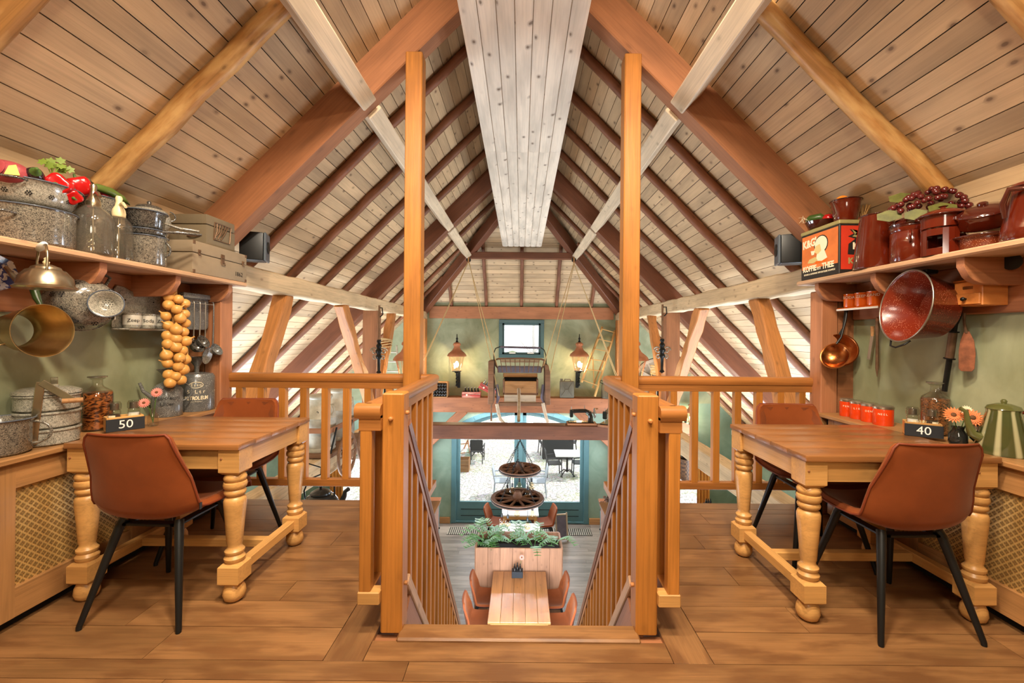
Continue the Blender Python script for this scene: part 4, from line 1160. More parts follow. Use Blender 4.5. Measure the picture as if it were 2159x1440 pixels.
# milk sieve
q = onX(66, 697, -2.30)
t = thing('milk_sieve', 'open ring-shaped brass milk sieve with a green grip, hanging on the green wall', 'sieve', M=axM(q, (.99, -.12, 0)))
MB().openlathe([(.078,-.10),(.08,-.05),(.098,-.03),(.116,.06),(.124,.07)], .0025, 40, closed_bottom=False).build('ring', M_TINN, t, angle=40)
loop(0, .03, .025, .003, M_TINN, t, TM((-.09, -.06, -.03), 0, 0, 200))
MB().tube([(0,.115,.05),(0,.15,.03),(0,.19,.015),(0,.25,.005)], [.008,.015,.017,.008], 10).build('green_grip', plain('green_lacquer', srgb(44,60,28), .2, coat=.4), t, angle=80)
# colander on wall
q = onX(170, 640, -2.33)
t = thing('hanging_colander', 'large grey enamel colander hung on the wall, pierced base towards us', 'colander', M=axM(q, (.86, -.5, .0)))
MB().openlathe([(.045,.165),(.085,.16),(.115,.12),(.132,.06),(.138,.01),(.146,0)][::-1], .003, 36, closed_bottom=False).build('bowl', E_GREY, t, angle=60)
MB().lathe([(0,.166),(.05,.166),(.05,.158),(0,.158)], 24).build('base', E_GREY, t)
cl = []
for rr_, zz, n, nz in ((.0,.166,1,1), (.104,.137,9,.75), (.127,.085,11,.35)):
    for k in range(n):
        a = 2*PI*k/n
        cl.append((Vector(((rr_+.001)*math.cos(a), (rr_+.001)*math.sin(a), zz+.001)), (math.cos(a)*(1-nz+.001), math.sin(a)*(1-nz), nz)))
holes(t, flower_holes(cl, .0105), .0042)
for a in (62, 242):
    MB().tube([(.14*math.cos(R(a+d)), .14*math.sin(R(a+d)), .01) for d in (-14,)] + [(.185*math.cos(R(a+d)), .185*math.sin(R(a+d)), .015) for d in (-9,0,9)] + [(.14*math.cos(R(a+14)), .14*math.sin(R(a+14)), .01)], .008, 8).build('handle', E_DARK, t, angle=80)
q = onX(224, 640, -2.10)
t = thing('small_strainer', 'small pale enamel strainer hung in front of the large colander', 'strainer', M=axM(q, (.62, -.78, .05)))
MB().openlathe([(.03,-.045),(.036,-.04),(.058,-.004),(.068,0)], .0025, 30).build('bowl', E_PALE, t, angle=50)
MB().tube([(.068*math.cos(2*PI*k/30), .068*math.sin(2*PI*k/30), 0) for k in range(30)], .003, 6, closed=True).build('rim', M_RIM, t, angle=80)
holes(t, [(Vector((rr_*math.cos(2*PI*k/n), rr_*math.sin(2*PI*k/n), -.0412)), (0,0,1)) for rr_, n in ((0,1),(.01,6),(.02,10)) for k in range(n)], .0022)
# enamel rack with three canisters
q = onX(290, 655, -2.432)
t = thing('enamel_rack', 'grey marbled enamel wall rack with a wavy top edge', 'rack', M=axM(q, (1,0,0)))
# local x = +y world (to the far side is +x?) ; keep symmetric
P = [(-.175,-.11),(.175,-.11),(.175,-.07),(.16,-.06),(.165,.12),(.15,.145),(.10,.14),(.05,.118),(0,.112),(-.05,.118),(-.10,.14),(-.15,.145),(-.165,.12),(-.16,-.06),(-.175,-.07)]
MB().prism(P, 0, .01).build('back_plate', E_PALE, t, bevel=.004)
P2 = [(x*.82, y*.62+.03) for x, y in P]
MB().prism(P2, .0101, .014).build('embossed_panel', E_PALE, t, bevel=.002)
MB().box(-.175, .175, -.125, -.112, 0, .12).build('tray', E_PALE, t, bevel=.004)
MB().box(-.19, .19, -.128, -.112, .118, .126).build('tray_edge', M_STEEL, t, bevel=.003)
for x in (-.10, .10): MB().lathe([(0,0),(.005,0),(.004,.003),(0,.004)], 8, M=TM((x,.06,.014))).build('screw', M_HOLE, t)
MRK = t.matrix_world.copy()
bpy.context.view_layer.update()
MRK = t.matrix_world.copy()
for k, (w_, x) in enumerate((('Zeep', -.105), ('Soda', 0), ('Zand', .105))):
    c = thing('enamel_cup', 'pale enamel cup lettered %s on the grey wall rack' % w_, 'cup', M=MRK @ TM((x, -.111, .062), -90))
    MB().openlathe([(.036,0),(.042,.008),(.043,.085),(.045,.09)], .002, 24).build('cup', W['white'] if False else E_PALE, c, angle=50)
    MB().lathe([(.0435,.018),(.0442,.02),(.0442,.075),(.0435,.077)], 24).build('white_band', plain('ivory_band', srgb(186,180,166), .3) if k == 0 else bpy.data.materials['ivory_band'], c)
    text(w_, .028, axM((-.029, -.034, .046), (-.65,-.76,0)), M_INK, c)
# onion braid
q = onX(370, 600, -2.24)
t = thing('onion_braid', 'long braid of golden onions hanging on the left wall', 'onions', (q.x, q.y, q.z))
M_ON = plain('onion_skin', srgb(206, 150, 78), 0.4, noise=0.25, nscale=30)
M_STRAW = plain('straw', srgb(170, 126, 70), 0.8, noise=.2)
MB().tube([(-.04,0,.04),(-.02,.002,.0),(0,-.01,-.06),(0,0,-.62)], [.018,.025,.016,.008], 10).build('braided_stalks', M_STRAW, t, angle=80)
random.seed(21)
proto = None
for k in range(28):
    z = -.08 - .0205*k + random.uniform(-.006,.006)
    a = R(-95 + (k % 3)*62 + random.uniform(-14, 14))
    rad = .045 + random.uniform(-.008, .012) - (.012 if k > 24 else 0)
    s_ = random.uniform(.028, .036)
    M = TM((rad*math.cos(a), rad*math.sin(a), z), random.uniform(-60,60), random.uniform(-60,60), 0, s_)
    if proto is None:
        proto = MB().lathe([(0,-1.05),(.12,-1.0),(.5,-.86),(.9,-.42),(1,0),(.88,.45),(.5,.82),(.2,1.05),(.1,1.35),(.13,1.6),(0,1.62)], 14).build('onion', M_ON, t, M=M, angle=80)
    else:
        o = proto.copy(); COL.objects.link(o); o.parent = t; o.matrix_local = M
# ladle rack
q = onX(408, 655, -2.432)
t = thing('ladle_rack', 'grey enamel ladle rack with rail beside the onion braid', 'rack', M=axM(onX(408, 655, -2.31), (1,0,0)))
MB().box(-.10, .10, -.06, .06, -.11, -.001).build('mount_block', W['board'], t)
P = arc(-.115, .10, .02, 180, 90, 4) + arc(.115, .10, .02, 90, 0, 4) + arc(.10, -.10, .035, 0, -90, 4) + arc(-.10, -.10, .035, -90, -180, 4)
MB().prism(P[::-1], 0, .008).build('back_plate', E_SPK, t, bevel=.003)
MB().box(-.125, .125, .085, .12, 0, .03).build('top_ledge', E_SPK, t, bevel=.008, seg=2)
MB().tube([(-.10,.05,.0),(-.10,.05,.05),(.12,.05,.05),(.12,.05,0)], .004, 8).build('hook_rail', M_STEEL, t)
bpy.context.view_layer.update(); MRK = t.matrix_world.copy()
LAD = (('dark marbled ladle with deep bowl, nearest on the ladle rack', -.085, .27, E_DARK), ('small skimming ladle, second on the ladle rack', -.03, .24, E_DARK),
       ('flat pierced skimmer with a dark blade, third on the ladle rack', .02, .33, E_GREY), ('pale handled ladle, farthest on the ladle rack beside the post', .10, .30, E_SPK))
for i, (lab, x, L, m) in enumerate(LAD):
    l = thing('ladle', lab, 'ladle', M=MRK @ TM((x, .055, .058)))
    MB().tube([(0,.01,0),(0,.012,.008),(0,-.01,.012),(0,-L*.5,.012),(0,-L,.008)], [.003,.003,.004,.004,.005], 6).build('shaft', M_STEEL if i < 3 else E_SPK, l, angle=80)
    if i != 2: MB().openlathe([(.01,-.03),(.034,-.02),(.046,.004),(.048,.012)], .002, 20, M=TM((0,-L-.035,.03), -30)).build('bowl', m, l, angle=60)
    else: MB().lathe([(0,0),(.045,.004),(.047,.008),(0,.004)], 20, M=TM((0,-L-.04,.02), 10), sy=1.3).build('blade', m, l, angle=60)

# things on the left ledge
q = onX(-8, 925, -2.315)
t = thing('handled_pot', 'grey marbled enamel pot with a big loop handle at the left photo edge', 'pot', (q.x, q.y, ZG))
vessel(t, [(.095,0),(.108,.012),(.11,.14),(.118,.155)], E_GREY, rim=M_RIM)
loop(0, .06, .05, .006, E_GREY, t, TM((.085, .07, .085), 0, 0, 25))
q = onX(100, 890, -2.32)
t = thing('tiffin_carrier', 'three-tier pale marbled enamel food carrier with brass clamp', 'food carrier', (q.x, q.y, ZG))
for k in range(3):
    MB().lathe([(.104,0),(.114,.008),(.114,.066),(.12,.07),(.12,.076),(.114,.079)], 32, M=TM((0,0,.082*k))).build('tier', E_PALE, t, angle=40)
MB().lathe([(.121,.245),(.119,.258),(.085,.272),(.04,.276),(.038,.284),(0,.286)], 32).build('lid', E_PALE, t, angle=40)
beam('clamp_arm', (.055,-.112,.02), (.085,-.107,.31), .03, .006, M_PEWT, t, up=(.65,-.75,0), bevel=.002)
beam('clamp_arm', (-.085,.107,.02), (-.085,.107,.31), .026, .004, M_PEWT, t, up=(.65,-.75,0), bevel=.001)
beam('clamp_lever', (.085,-.107,.31), (.165,-.04,.215), .008, .03, M_PEWT, t, bevel=.002)
MB().tube([(.14,-.065,.215),(.19,-.015,.215)], .012, 10).build('wooden_grip', W['crate'], t)
def contents(t, r, h0, h1, mat, name='contents'):
    MB().lathe([(0,h0),(r,h0),(r,h1),(0,h1)], 24).build(name, mat, t)
def decanter(px, py, X, r, h, label, mat, fill, Z=ZG, nm='spirit_bottle'):
    q = onX(px, py, X)
    t = thing(nm, label, 'bottle', (q.x, q.y, Z))
    MB().openlathe([(r*.92,0),(r,.01),(r,h*.66),(r*.9,h*.72),(r*.42,h*.80),(r*.34,h*.84),(r*.34,h*.93),(r*.5,h*.95),(r*.5,h*.97)], .003, 30).build('glass', M_CLR, t, angle=50)
    MB().lathe([(0,h*.955),(r*.3,h*.96),(r*.62,h*.975),(r*.62,h*.995),(0,h)], 20).build('stopper', M_STEEL, t, angle=40)
    contents(t, r*.94, .01, h*fill, mat)
    return t
def streak(name, a, b_, sc, rough=.25):
    t = NT(name); v = t.coord((1,1,2.2)); n = t.n('ShaderNodeTexNoise', Scale=sc, Detail=3.0, Distortion=1.5); t.l(v, n.inputs['Vector'])
    t.l(t.ramp(n.outputs[0], [(.42, a), (.58, b_)]), t.b.inputs['Base Color']); t.b.inputs['Roughness'].default_value = rough
    return t.m
M_FRUIT = streak('dried_fruit_in_spirit', srgb(54, 22, 10), srgb(168, 96, 44), 26)
M_BEAN = streak('coffee_beans', srgb(34, 18, 10), srgb(150, 92, 50), 60, .4)
decanter(205, 870, -2.365, .068, .30, 'clear bottle full of brown fruit in spirit on the left ledge', M_FRUIT, .70)
q = onX(353, 850, -2.32)
t = thing('oil_jug', 'slim grey speckled jug lettered Petroleum with a funnel in its neck', 'jug', (q.x, q.y, ZG))
MB().lathe([(0,0),(.078,0),(.082,.006),(.082,.17),(.06,.205),(.022,.225),(.02,.24),(0,.24)], 28).build('body', E_SPK, t, angle=40)
MB().openlathe([(.012,.225),(.014,.25),(.06,.305)], .002, 24).build('funnel', E_SPK, t, angle=50)
MB().tube([(-.05,-.05,.12),(-.085,-.085,.17),(-.1,-.095,.225)], [.014,.010,.008], 8).build('spout', E_SPK, t, angle=80)
loop(0, .055, .06, .005, E_SPK, t, TM((.05, .05, .15), 0, 0, 45))
nrm = Vector((.62,-.78,0))
for w_, z, s_ in (('Petroleum', .125, .031), ('Ulder', .085, .031)):
    text(w_, s_, axM(nrm.normalized()*.0828 + Vector((0,0,z)), nrm), M_INK, t)
q = onX(439, 830, -2.30)
t = thing('petroleum_can', 'round grey speckled 5 litre petroleum can with cream lettering', 'can', (q.x, min(q.y, 3.03), ZG))
MB().lathe([(0,0),(.104,0),(.107,.006),(.107,.235),(.095,.258),(.02,.268),(0,.268)], 32).build('body', E_SPK, t, angle=40)
MB().openlathe([(.012,.26),(.016,.31),(.062,.375)], .002, 24).build('funnel', E_SPK, t, angle=50)
MB().tube([(-.03,-.06,.26),(-.04,-.08,.31),(0,-.07,.34)], .002, 5).build('wire_handle', M_STEEL, t)
nrm = Vector((.58,-.81,0)).normalized()
def curved_text(s, size, z, r, mat, sx=1.0, bold=0):
    n = len(s); wd = size*.62*sx
    for i, ch in enumerate(s):
        if ch == ' ': continue
        a = (i-(n-1)/2)*wd/r
        nn = Matrix.Rotation(a, 3, 'Z') @ nrm
        text(ch, size, axM(nn*(r+.0006)+Vector((0,0,z)), nn), mat, t, sx=sx, bold=bold)
MB().tube([Matrix.Rotation(.36*math.cos(2*PI*k/24), 3, 'Z') @ nrm*.1085 + Vector((0,0,.185+.02*math.sin(2*PI*k/24))) for k in range(24)], .0022, 5, closed=True).build('oval_emblem', M_CRM, t)
curved_text('Esso', .026, .185, .107, M_CRM)
curved_text('5 Ltr', .036, .138, .107, M_CRM)
curved_text('PETROLEUM', .034, .094, .107, M_CRM, sx=.72, bold=.0012)
MB().tube([Matrix.Rotation(-.3+.6*k/8, 3, 'Z') @ nrm*.1078 + Vector((0,0,.07)) for k in range(9)], .001, 4).build('small_print', M_CRM, t)

# table sets
M_CHALK = plain('chalk', srgb(225,225,220), .9)
M_SLATE = plain('slate_board', srgb(30,32,36), .7)
def gerbera(parent, loc, n, r, mat, mc, np_=18):
    M = axM(loc, n)
    b = MB()
    for k in range(np_):
        a = 2*PI*k/np_
        for rr_, s_, z in ((r, 1, 0), (r*.72, .8, .004)):
            aa = a + (PI/np_ if s_ < 1 else 0)
            c, sn = math.cos(aa), math.sin(aa); w = r*.16
            b.add([(.15*r*c, .15*r*sn, z), (.6*rr_*c-w*sn, .6*rr_*sn+w*c, z+.003), (rr_*c, rr_*sn, z+.001), (.6*rr_*c+w*sn, .6*rr_*sn-w*c, z+.003)], [(0,1,2,3)], M)
    b.build('petals', mat, parent, smooth=False)
    MB().ball((0,0,.004), (r*.28,r*.28,r*.14), 10, 6, M=M).build('flower_centre', mc, parent, angle=80)
def mill(parent_label, loc, content):
    m = thing('spice_mill', parent_label, 'spice mill', loc); m.scale = (1.15, 1.15, 1.45)
    MB().openlathe([(.021,0),(.023,.006),(.023,.06),(.02,.068)], .002, 18).build('glass', M_CLR, m, angle=50)
    contents(m, .02, .006, .05, content)
    MB().lathe([(.021,.066),(.025,.07),(.025,.088),(.02,.096),(0,.097)], 18).build('cap', pane_glass('mill_cap', (.8,.8,.78,1)) if 'mill_cap' not in bpy.data.materials else bpy.data.materials['mill_cap'], m, angle=50)
    MB().lathe([(0,.068),(.016,.068),(.016,.09),(0,.092)], 12).build('grinder', M_STEEL, m)
    MB().add([(.0236*math.cos(R(a)), .0236*math.sin(R(a)), z) for a in (-130,-100,-70,-40) for z in (.015,.048)], [(0,2,3,1),(2,4,5,3),(4,6,7,5)]).build('label', M_CRM, m, smooth=False)
M_SALT = plain('salt', srgb(232,230,224), .8)
M_PEP = plain('peppercorns', srgb(70,52,38), .8, noise=.4, nscale=80)
def table_set(num, c, rz, side):
    t = thing('table_number_block', 'wooden block with chalked slate number %s beside the %s' % (num, 'brown fruit bottle' if side < 0 else 'coffee bean bottle'), 'table sign', (c.x, c.y, .7722), R(rz))
    b = MB().box(-.075, .075, -.045, .045, 0, .012)
    b.box(-.075, .075, .037, .045, .012, .075).box(-.075, -.067, -.045, .037, .012, .075).box(.067, .075, -.045, .037, .012, .075).box(-.067, .067, -.045, -.037, .012, .075)
    b.build('box', W['leg'], t, bevel=.002)
    pl_ = MB().box(-.078, .078, -.052, -.0455, 0, .066).build('slate_plate', M_SLATE, t, bevel=.001)
    text(num, .062, axM((0, -.0525, .033), (0,-1,0)), M_CHALK, pl_)
    return t
cl_ = onZ(270, 905, .772)
ts = table_set('50', Vector((-2.165, 2.33, 0)), 52, -1)
mill('glass salt mill in the number 50 block, farther from us', (-2.142, 2.365, .785), M_SALT)
mill('glass pepper mill in the number 50 block, nearer us', (-2.188, 2.30, .785), M_PEP)
M_PINK = plain('pink_petals', srgb(226,134,120), .6)
M_ORG = plain('orange_petals', srgb(214,120,66), .6)
M_YC = plain('flower_heart', srgb(96,60,30), .8)
fv = thing('flower_vase', 'two pink gerberas in a small glass vase behind table block 50', 'flowers', (-2.075, 2.41, .7722))
MB().openlathe([(.022,0),(.026,.01),(.024,.06),(.012,.085),(.014,.1)], .002, 16).build('vase', M_CLR, fv, angle=50)
for (dx, dy, z) in ((-.025,-.03,.135), (.02,.0,.19)):
    MB().tube([(0,0,.02),(dx*.4,dy*.4,.1),(dx,dy,z)], .0022, 6).build('stem', M_DGRN, fv)
    gerbera(fv, (dx,dy,z), (.4,-.8,.35), .029, M_PINK, M_YC)
# ============================================================ KITCHENWARE, RIGHT WALL
M_BRN = plain('brown_enamel', srgb(88, 25, 9), 0.14, coat=0.7, noise=0.12)
M_BRD = plain('dark_brown_enamel', srgb(62, 20, 12), 0.12, coat=0.7)
E_RED = speck('red_speckled_enamel', srgb(112, 36, 18), srgb(206, 140, 110), 150, 0.26)
E_RDO = speck('brown_speckled_enamel', srgb(104, 44, 22), srgb(214, 160, 120), 170, 0.26)
M_OR = plain('orange_enamel', srgb(214, 96, 22), 0.18, coat=.5)
M_ORD = plain('orange_red_enamel', srgb(206, 60, 14), 0.2, coat=.5)
M_COP = plain('copper', srgb(170, 104, 56), 0.25, 1.0, noise=.2, nscale=14)
M_LID = plain('lid_metal', srgb(190, 178, 156), 0.3, .9)
def shelfR(px, X): return onX(px, 500, X)
# coffee tin
t = thing('coffee_tin', "large square K&G's coffee tin with orange and red faces, on the right shelf end", 'tin', (2.275, 3.06, ZR))
M_TORG = plain('tin_orange', srgb(206, 112, 54), 0.45, noise=.22, nscale=9)
M_TRED = plain('tin_red', srgb(190, 52, 30), 0.45, noise=.15, nscale=9)
M_TBLK = plain('tin_black', srgb(36, 30, 26), 0.5, noise=.2)
M_TOLV = plain('tin_olive', srgb(150, 138, 86), 0.5, noise=.15)
hx, hy, hz = .145, .195, .335
MB().box(-hx, hx, -hy, hy, 0, hz).build('body', M_TBLK, t, bevel=.004)
MB().box(-hx-.004, hx+.004, -hy-.004, hy+.004, hz+.001, hz+.028).build('lid', M_TOLV, t, bevel=.004)
fx = -hx-.0008
def facex(y, z): return (fx, y, z)
# the face towards the room: local x of the text = -y world (far is left in view)
FM = lambda y, z: axM((fx, y, z), (-1,0,0))
MB().box(fx-.0002, fx+.0005, -hy+.012, hy-.012, .075, hz-.012).build('orange_panel', M_TORG, t, smooth=False)
def decal(name, poly, mat, lift, parent):
    MB().prism(poly, 0, .0004, axM((fx-.0006-lift, 0, 0), (-1,0,0))).build(name, mat, parent, smooth=False)
text("K&G's", .078, axM((fx-.0008, .088, .262), (-1,0,0)) @ Matrix.Rotation(R(4),4,'Z'), M_CRM, t, sx=.86, bold=.003)
text('KOFFIE', .056, axM((fx-.0008, .098, .075), (-1,0,0)), M_CRM, t, sx=.82, bold=.002)
text('en', .046, axM((fx-.0008, .0, .072), (-1,0,0)), M_CRM, t, sx=.9)
text('THEE', .056, axM((fx-.0008, -.09, .075), (-1,0,0)), M_CRM, t, sx=.88, bold=.002)
text('KANIS & GUNNINK IMPORTEURS KAMPEN', .018, axM((fx-.0008, 0, .036), (-1,0,0)), M_CRM, t, sx=.93)
# bonneted drinker, plain flat print (x runs towards the camera)
dk = [(.02+.072*math.cos(R(a)), .235+.066*math.sin(R(a))) for a in range(-60, 241, 20)]
decal('bonnet_outline', [(x*1.0, z) for x, z in dk], M_TBLK, 0, t)
decal('bonnet', [(.02+.063*math.cos(R(a)), .236+.058*math.sin(R(a))) for a in range(-60, 241, 20)], M_CRM, .0005, t)
decal('face', [(-.035,.23),(-.05,.205),(-.04,.185),(-.01,.17),(.025,.19),(.01,.24)], plain('print_skin', srgb(216,180,120), .5), .001, t)
decal('shawl', [(-.02,.175),(.05,.20),(.085,.13),(.03,.115),(-.03,.125)], M_CRM, .0006, t)
decal('arm', [(-.12,.12),(-.06,.112),(-.01,.125),(-.035,.155),(-.10,.145)], plain('print_sleeve', srgb(190,170,110), .5), .0008, t)
decal('cup', [(-.085,.205),(-.04,.20),(-.05,.172),(-.075,.172)], M_CRM, .0011, t)
decal('orange_apron', [(-.03,.122),(.03,.113),(.085,.128),(.09,.108),(-.04,.102)], M_OR, .0009, t)
# red face towards the camera
fy = -hy-.0008
MB().box(-hx+.01, hx-.01, fy-.0002, fy+.0005, .03, hz-.012).build('red_panel', M_TRED, t, smooth=False)
def decal2(name, poly, mat, lift): MB().prism(poly, 0, .0004, axM((0, fy-.0006-lift, 0), (0,-1,0))).build(name, mat, t, smooth=False)
decal2('black_splash', [(-.08,.30),(-.05,.27),(-.09,.25),(-.04,.235),(-.085,.20),(-.09,.13),(.1,.12),(.1,.29),(.03,.31),(-.02,.285)], M_TBLK, 0)
decal2('olive_leaf', [(-.065,.30),(-.04,.26),(-.02,.30),(.03,.31),(.06,.27),(.0,.24),(-.06,.25),(-.03,.275)], M_TOLV, .0006)
text("K&G's", .06, axM((.02, fy-.0014, .185), (0,-1,0)), M_CRM, t, bold=.003)
text('PAKJES', .04, axM((.025, fy-.0014, .135), (0,-1,0)), M_TBLK, t)
text('KOFFIE', .055, axM((.0, fy-.0014, .085), (0,-1,0)), M_TOLV, t, bold=.002)
tz = ZR+hz+.0285
# bowl and bucket on the tin
q = (2.21, 3.16)
t = thing('brown_bowl', 'small brown enamel bowl with tomato and cucumber on the coffee tin', 'bowl', (q[0], q[1], tz))
vessel(t, [(.05,0),(.075,.012),(.095,.05),(.102,.062)], M_BRD)
c = thing('tomato', 'red tomato in the brown bowl on the tin', 'tomato', (q[0]+.02, q[1]-.05, tz+.075))
MB().ball((0,0,0), (.04,.04,.034), 16, 10).build('flesh', M_RED, c, angle=80)
MB().prism([(.016*math.cos(R(36*i))*(1 if i % 2 else .35), .016*math.sin(R(36*i))*(1 if i % 2 else .35)) for i in range(10)], 0, .003, TM((0,0,.034))).build('calyx', M_DGRN, c)
c = thing('cucumber', 'dark green cucumber lying in the brown bowl on the tin', 'cucumber', (q[0]-.03, q[1]+.0, tz+.078))
MB().tube([(-.05,.05,0),(-.03,.03,.012),(.02,-.01,.015),(.04,-.04,.0)], [.012,.028,.03,.014], 14).build('fruit', plain('cucumber_skin', srgb(58,84,34), .3, noise=.2), c, angle=80)
MB().tube([(-.05,.05,0),(-.058,.058,.008)], .005, 6).build('stem', M_DGRN, c)
c = thing('dry_grass', 'wisp of dry curling grass over the edge of the brown bowl', 'grass', (q[0]-.07, q[1]+.04, tz+.06), group=None)
random.seed(9)
for k in range(7):
    MB().tube([(0,0,0)] + [(-.02*i+random.uniform(-.02,.02), random.uniform(-.03,.03), random.uniform(-.01,.06)) for i in (1,2,3)], .0012, 4).build('blade', M_CRM, c)
q = (2.22, 2.93)
t = thing('brown_bucket', 'brown enamel bucket with an orange in it, on the front of the tin', 'bucket', (q[0], q[1], tz))
vessel(t, [(.062,0),(.068,.006),(.082,.11),(.083,.125),(.092,.145)], M_BRN, rim=M_BRD)
MB().tube([(-.09,0,.135),(-.10,-.03,.10),(-.115,-.07,.04),(-.12,-.05,.02)], .003, 6).build('bail', M_STEEL, t)
c = thing('orange_fruit', 'orange lying in the brown bucket', 'orange', (q[0]-.01, q[1]+.02, tz+.143))
MB().ball((0,0,0), .045, 16, 10).build('peel', plain('orange_peel', srgb(236,140,40), .4, bump=.2, nscale=60), c, angle=80)
MB().ball((0,0,.045), (.004,.004,.002), 6, 4).build('navel', M_DGRN, c)
c = thing('straw_bundle', 'short bundle of pale straw beside the bucket on the tin', 'straw', (2.33, 2.93, tz))
for k in range(12):
    a = random.uniform(-.6,.6); MB().tube([(random.uniform(-.01,.01), random.uniform(-.02,.02), 0), (.05*a+.04, .05*random.uniform(-1,1), .12)], .003, 5).build('stalk', M_STRAW, c)
# tall jug
q = shelfR(1848, 2.225)
t = thing('tall_jug', 'tall brown enamel jug tapering upwards, next to the coffee tin', 'jug', (q.x, q.y, ZR))
vessel(t, [(.115,0),(.122,.008),(.085,.325),(.089,.335)], M_BRN, rim=M_BRD)
loop(0, .09, .07, .008, M_BRN, t, TM((.08, .04, .17), 0, 0, 30))
# lidded pot with bowl and grapes
q = shelfR(1922, 2.235)
t = thing('brown_pot', 'brown enamel pot with side handles below the bunch of grapes', 'pot', (q.x, q.y, ZR))
vessel(t, [(.085,0),(.097,.012),(.098,.17),(.094,.175),(.098,.18),(.102,.205)], M_BRN, rim=M_BRD)
loop(0, .035, .03, .006, M_BRN, t, TM((-.07,-.07,.14), 0, 0, 225), 'handle')
loop(0, .035, .03, .006, M_BRN, t, TM((.07,.07,.14), 0, 0, 45), 'handle')
t = thing('dark_bowl', 'dark brown bowl turned on the brown pot, grapes lying on it', 'bowl', (q.x, q.y, ZR+.206))
MB().lathe([(0,0),(.1,0),(.106,.012),(.09,.035),(.05,.055),(0,.058)], 28).build('bowl', M_BRD, t, angle=50)
g = thing('grape_bunch', 'bunch of dark red grapes with yellow green leaves on the brown pot', 'grapes', (q.x+.02, q.y-.04, ZR+.27))
M_GRP = plain('grape_skin', srgb(86, 24, 22), 0.15, coat=.5, noise=.3, nscale=3)
random.seed(17); pr_ = None
for k in range(58):
    u = random.random(); a = random.uniform(0, 6.28)
    M = TM((-.12+.30*u, .05*math.cos(a)*(1-.4*u)-.16*u+.06, .02+.05*math.sin(a)*(.5+.5*math.sin(PI*u))+.065*math.sin(PI*u)), 0, 0, 0, random.uniform(.014,.018))
    if pr_ is None: pr_ = MB().ball((0,0,0), 1, 12, 8).build('grape', M_GRP, g, M=M, angle=80)
    else:
        o = pr_.copy(); COL.objects.link(o); o.parent = g; o.matrix_local = M
for k, (x, y, z, s_, n) in enumerate(((-.15,.04,.0,.07,(-.5,-.8,.3)), (-.06,.06,.11,.075,(-.4,-.8,.5)), (.02,-.10,.0,.08,(-.3,-.9,.4)), (-.09,-.06,-.02,.06,(-.5,-.8,.1)))):
    P = [(s_*.9*math.cos(R(30*i))*(1 if i % 2 else .86), .55*s_*math.sin(R(30*i))*(1 if i % 2 else .86)) for i in range(12)]
    MB().prism(P, 0, .0015, axM((x,y,z), n)).build('vine_leaf', plain('vine_leaf', srgb(94,94,40), .5, noise=.45, nscale=20) if k == 0 else bpy.data.materials['vine_leaf'], g)
# fondue set
q = shelfR(1988, 2.20)
t = thing('fondue_stove', 'brown enamel stove ring with square windows, carrying a fondue pan', 'stove', (q.x, q.y, ZR))
b = MB(); seg = 24
for k in range(seg):
    a0, a1 = 2*PI*k/seg, 2*PI*(k+1)/seg
    for z0, z1 in ((0,.035),(.035,.10),(.10,.135)):
        if z0 == .035 and (k % 6) in (0, 1, 2): continue
        b.add([(r*math.cos(a), r*math.sin(a), z) for z in (z0, z1) for r in (.082,.086) for a in (a0, a1)], [(0,1,3,2),(4,6,7,5),(0,4,5,1),(2,3,7,6),(0,2,6,4),(1,5,7,3)])
b.build('stove_ring', M_BRN, t, angle=30)
MB().lathe([(0,.02),(.03,.02),(.03,.045),(0,.045)], 16).build('burner', M_LID, t)
t = thing('fondue_pan', 'brown enamel fondue pan with lid and curled handle on the stove ring', 'pan', (q.x, q.y, ZR+.1355))
vessel(t, [(.075,0),(.088,.008),(.09,.062),(.108,.07)], M_BRN, rim=M_BRD)
MB().lathe([(.105,.071),(.10,.08),(.06,.10),(.03,.106),(.012,.108),(.012,.118),(.02,.124),(0,.127)], 26).build('lid', M_BRN, t, angle=50)
MB().tube([(.09,.03,.055),(.13,.04,.07),(.165,.05,.11),(.15,.045,.125),(.11,.035,.1)], [.009,.012,.012,.01,.008], 10).build('curled_handle', M_BRD, t, angle=80)
# tilted casserole
q = shelfR(2078, 2.28)
t = thing('braided_pot', 'low speckled brown pot carrying the tilted casserole', 'pot', (q.x, q.y, ZR))
vessel(t, [(.085,0),(.095,.01),(.098,.06),(.12,.07)], E_RDO, rim=M_BRD)
t = thing('tilted_casserole', 'brown casserole with its lid leaning tilted on the low pot', 'casserole', M=TM((q.x, q.y, ZR+.12), 12, -22, 0))
vessel(t, [(.08,0),(.092,.01),(.098,.065),(.104,.075)], M_BRN)
MB().lathe([(.106,.076),(.10,.088),(.06,.105),(.02,.11),(.02,.12),(.012,.126),(0,.127)], 26).build('lid', M_BRD, t, angle=50)
# coffee pot at frame edge
q = shelfR(2150, 2.22)
t = thing('brown_coffee_pot', 'tall brown enamel coffee pot cut by the right edge, on the shelf', 'coffee pot', (q.x, min(q.y, 1.86), ZR))
vessel(t, [(.092,0),(.097,.006),(.095,.05),(.062,.22),(.068,.235)], M_BRN, rim=M_BRD)
MB().lathe([(.068,.236),(.06,.25),(.02,.262),(.012,.27),(.016,.28),(0,.286)], 22).build('lid', M_BRN, t, angle=50)
MB().tube([(-.06,-.06,.21),(-.10,.0,.22),(-.105,.02,.16),(-.095,.02,.10)], [.008,.012,.012,.008], 10).build('ear_handle', M_BRD, t, angle=80)

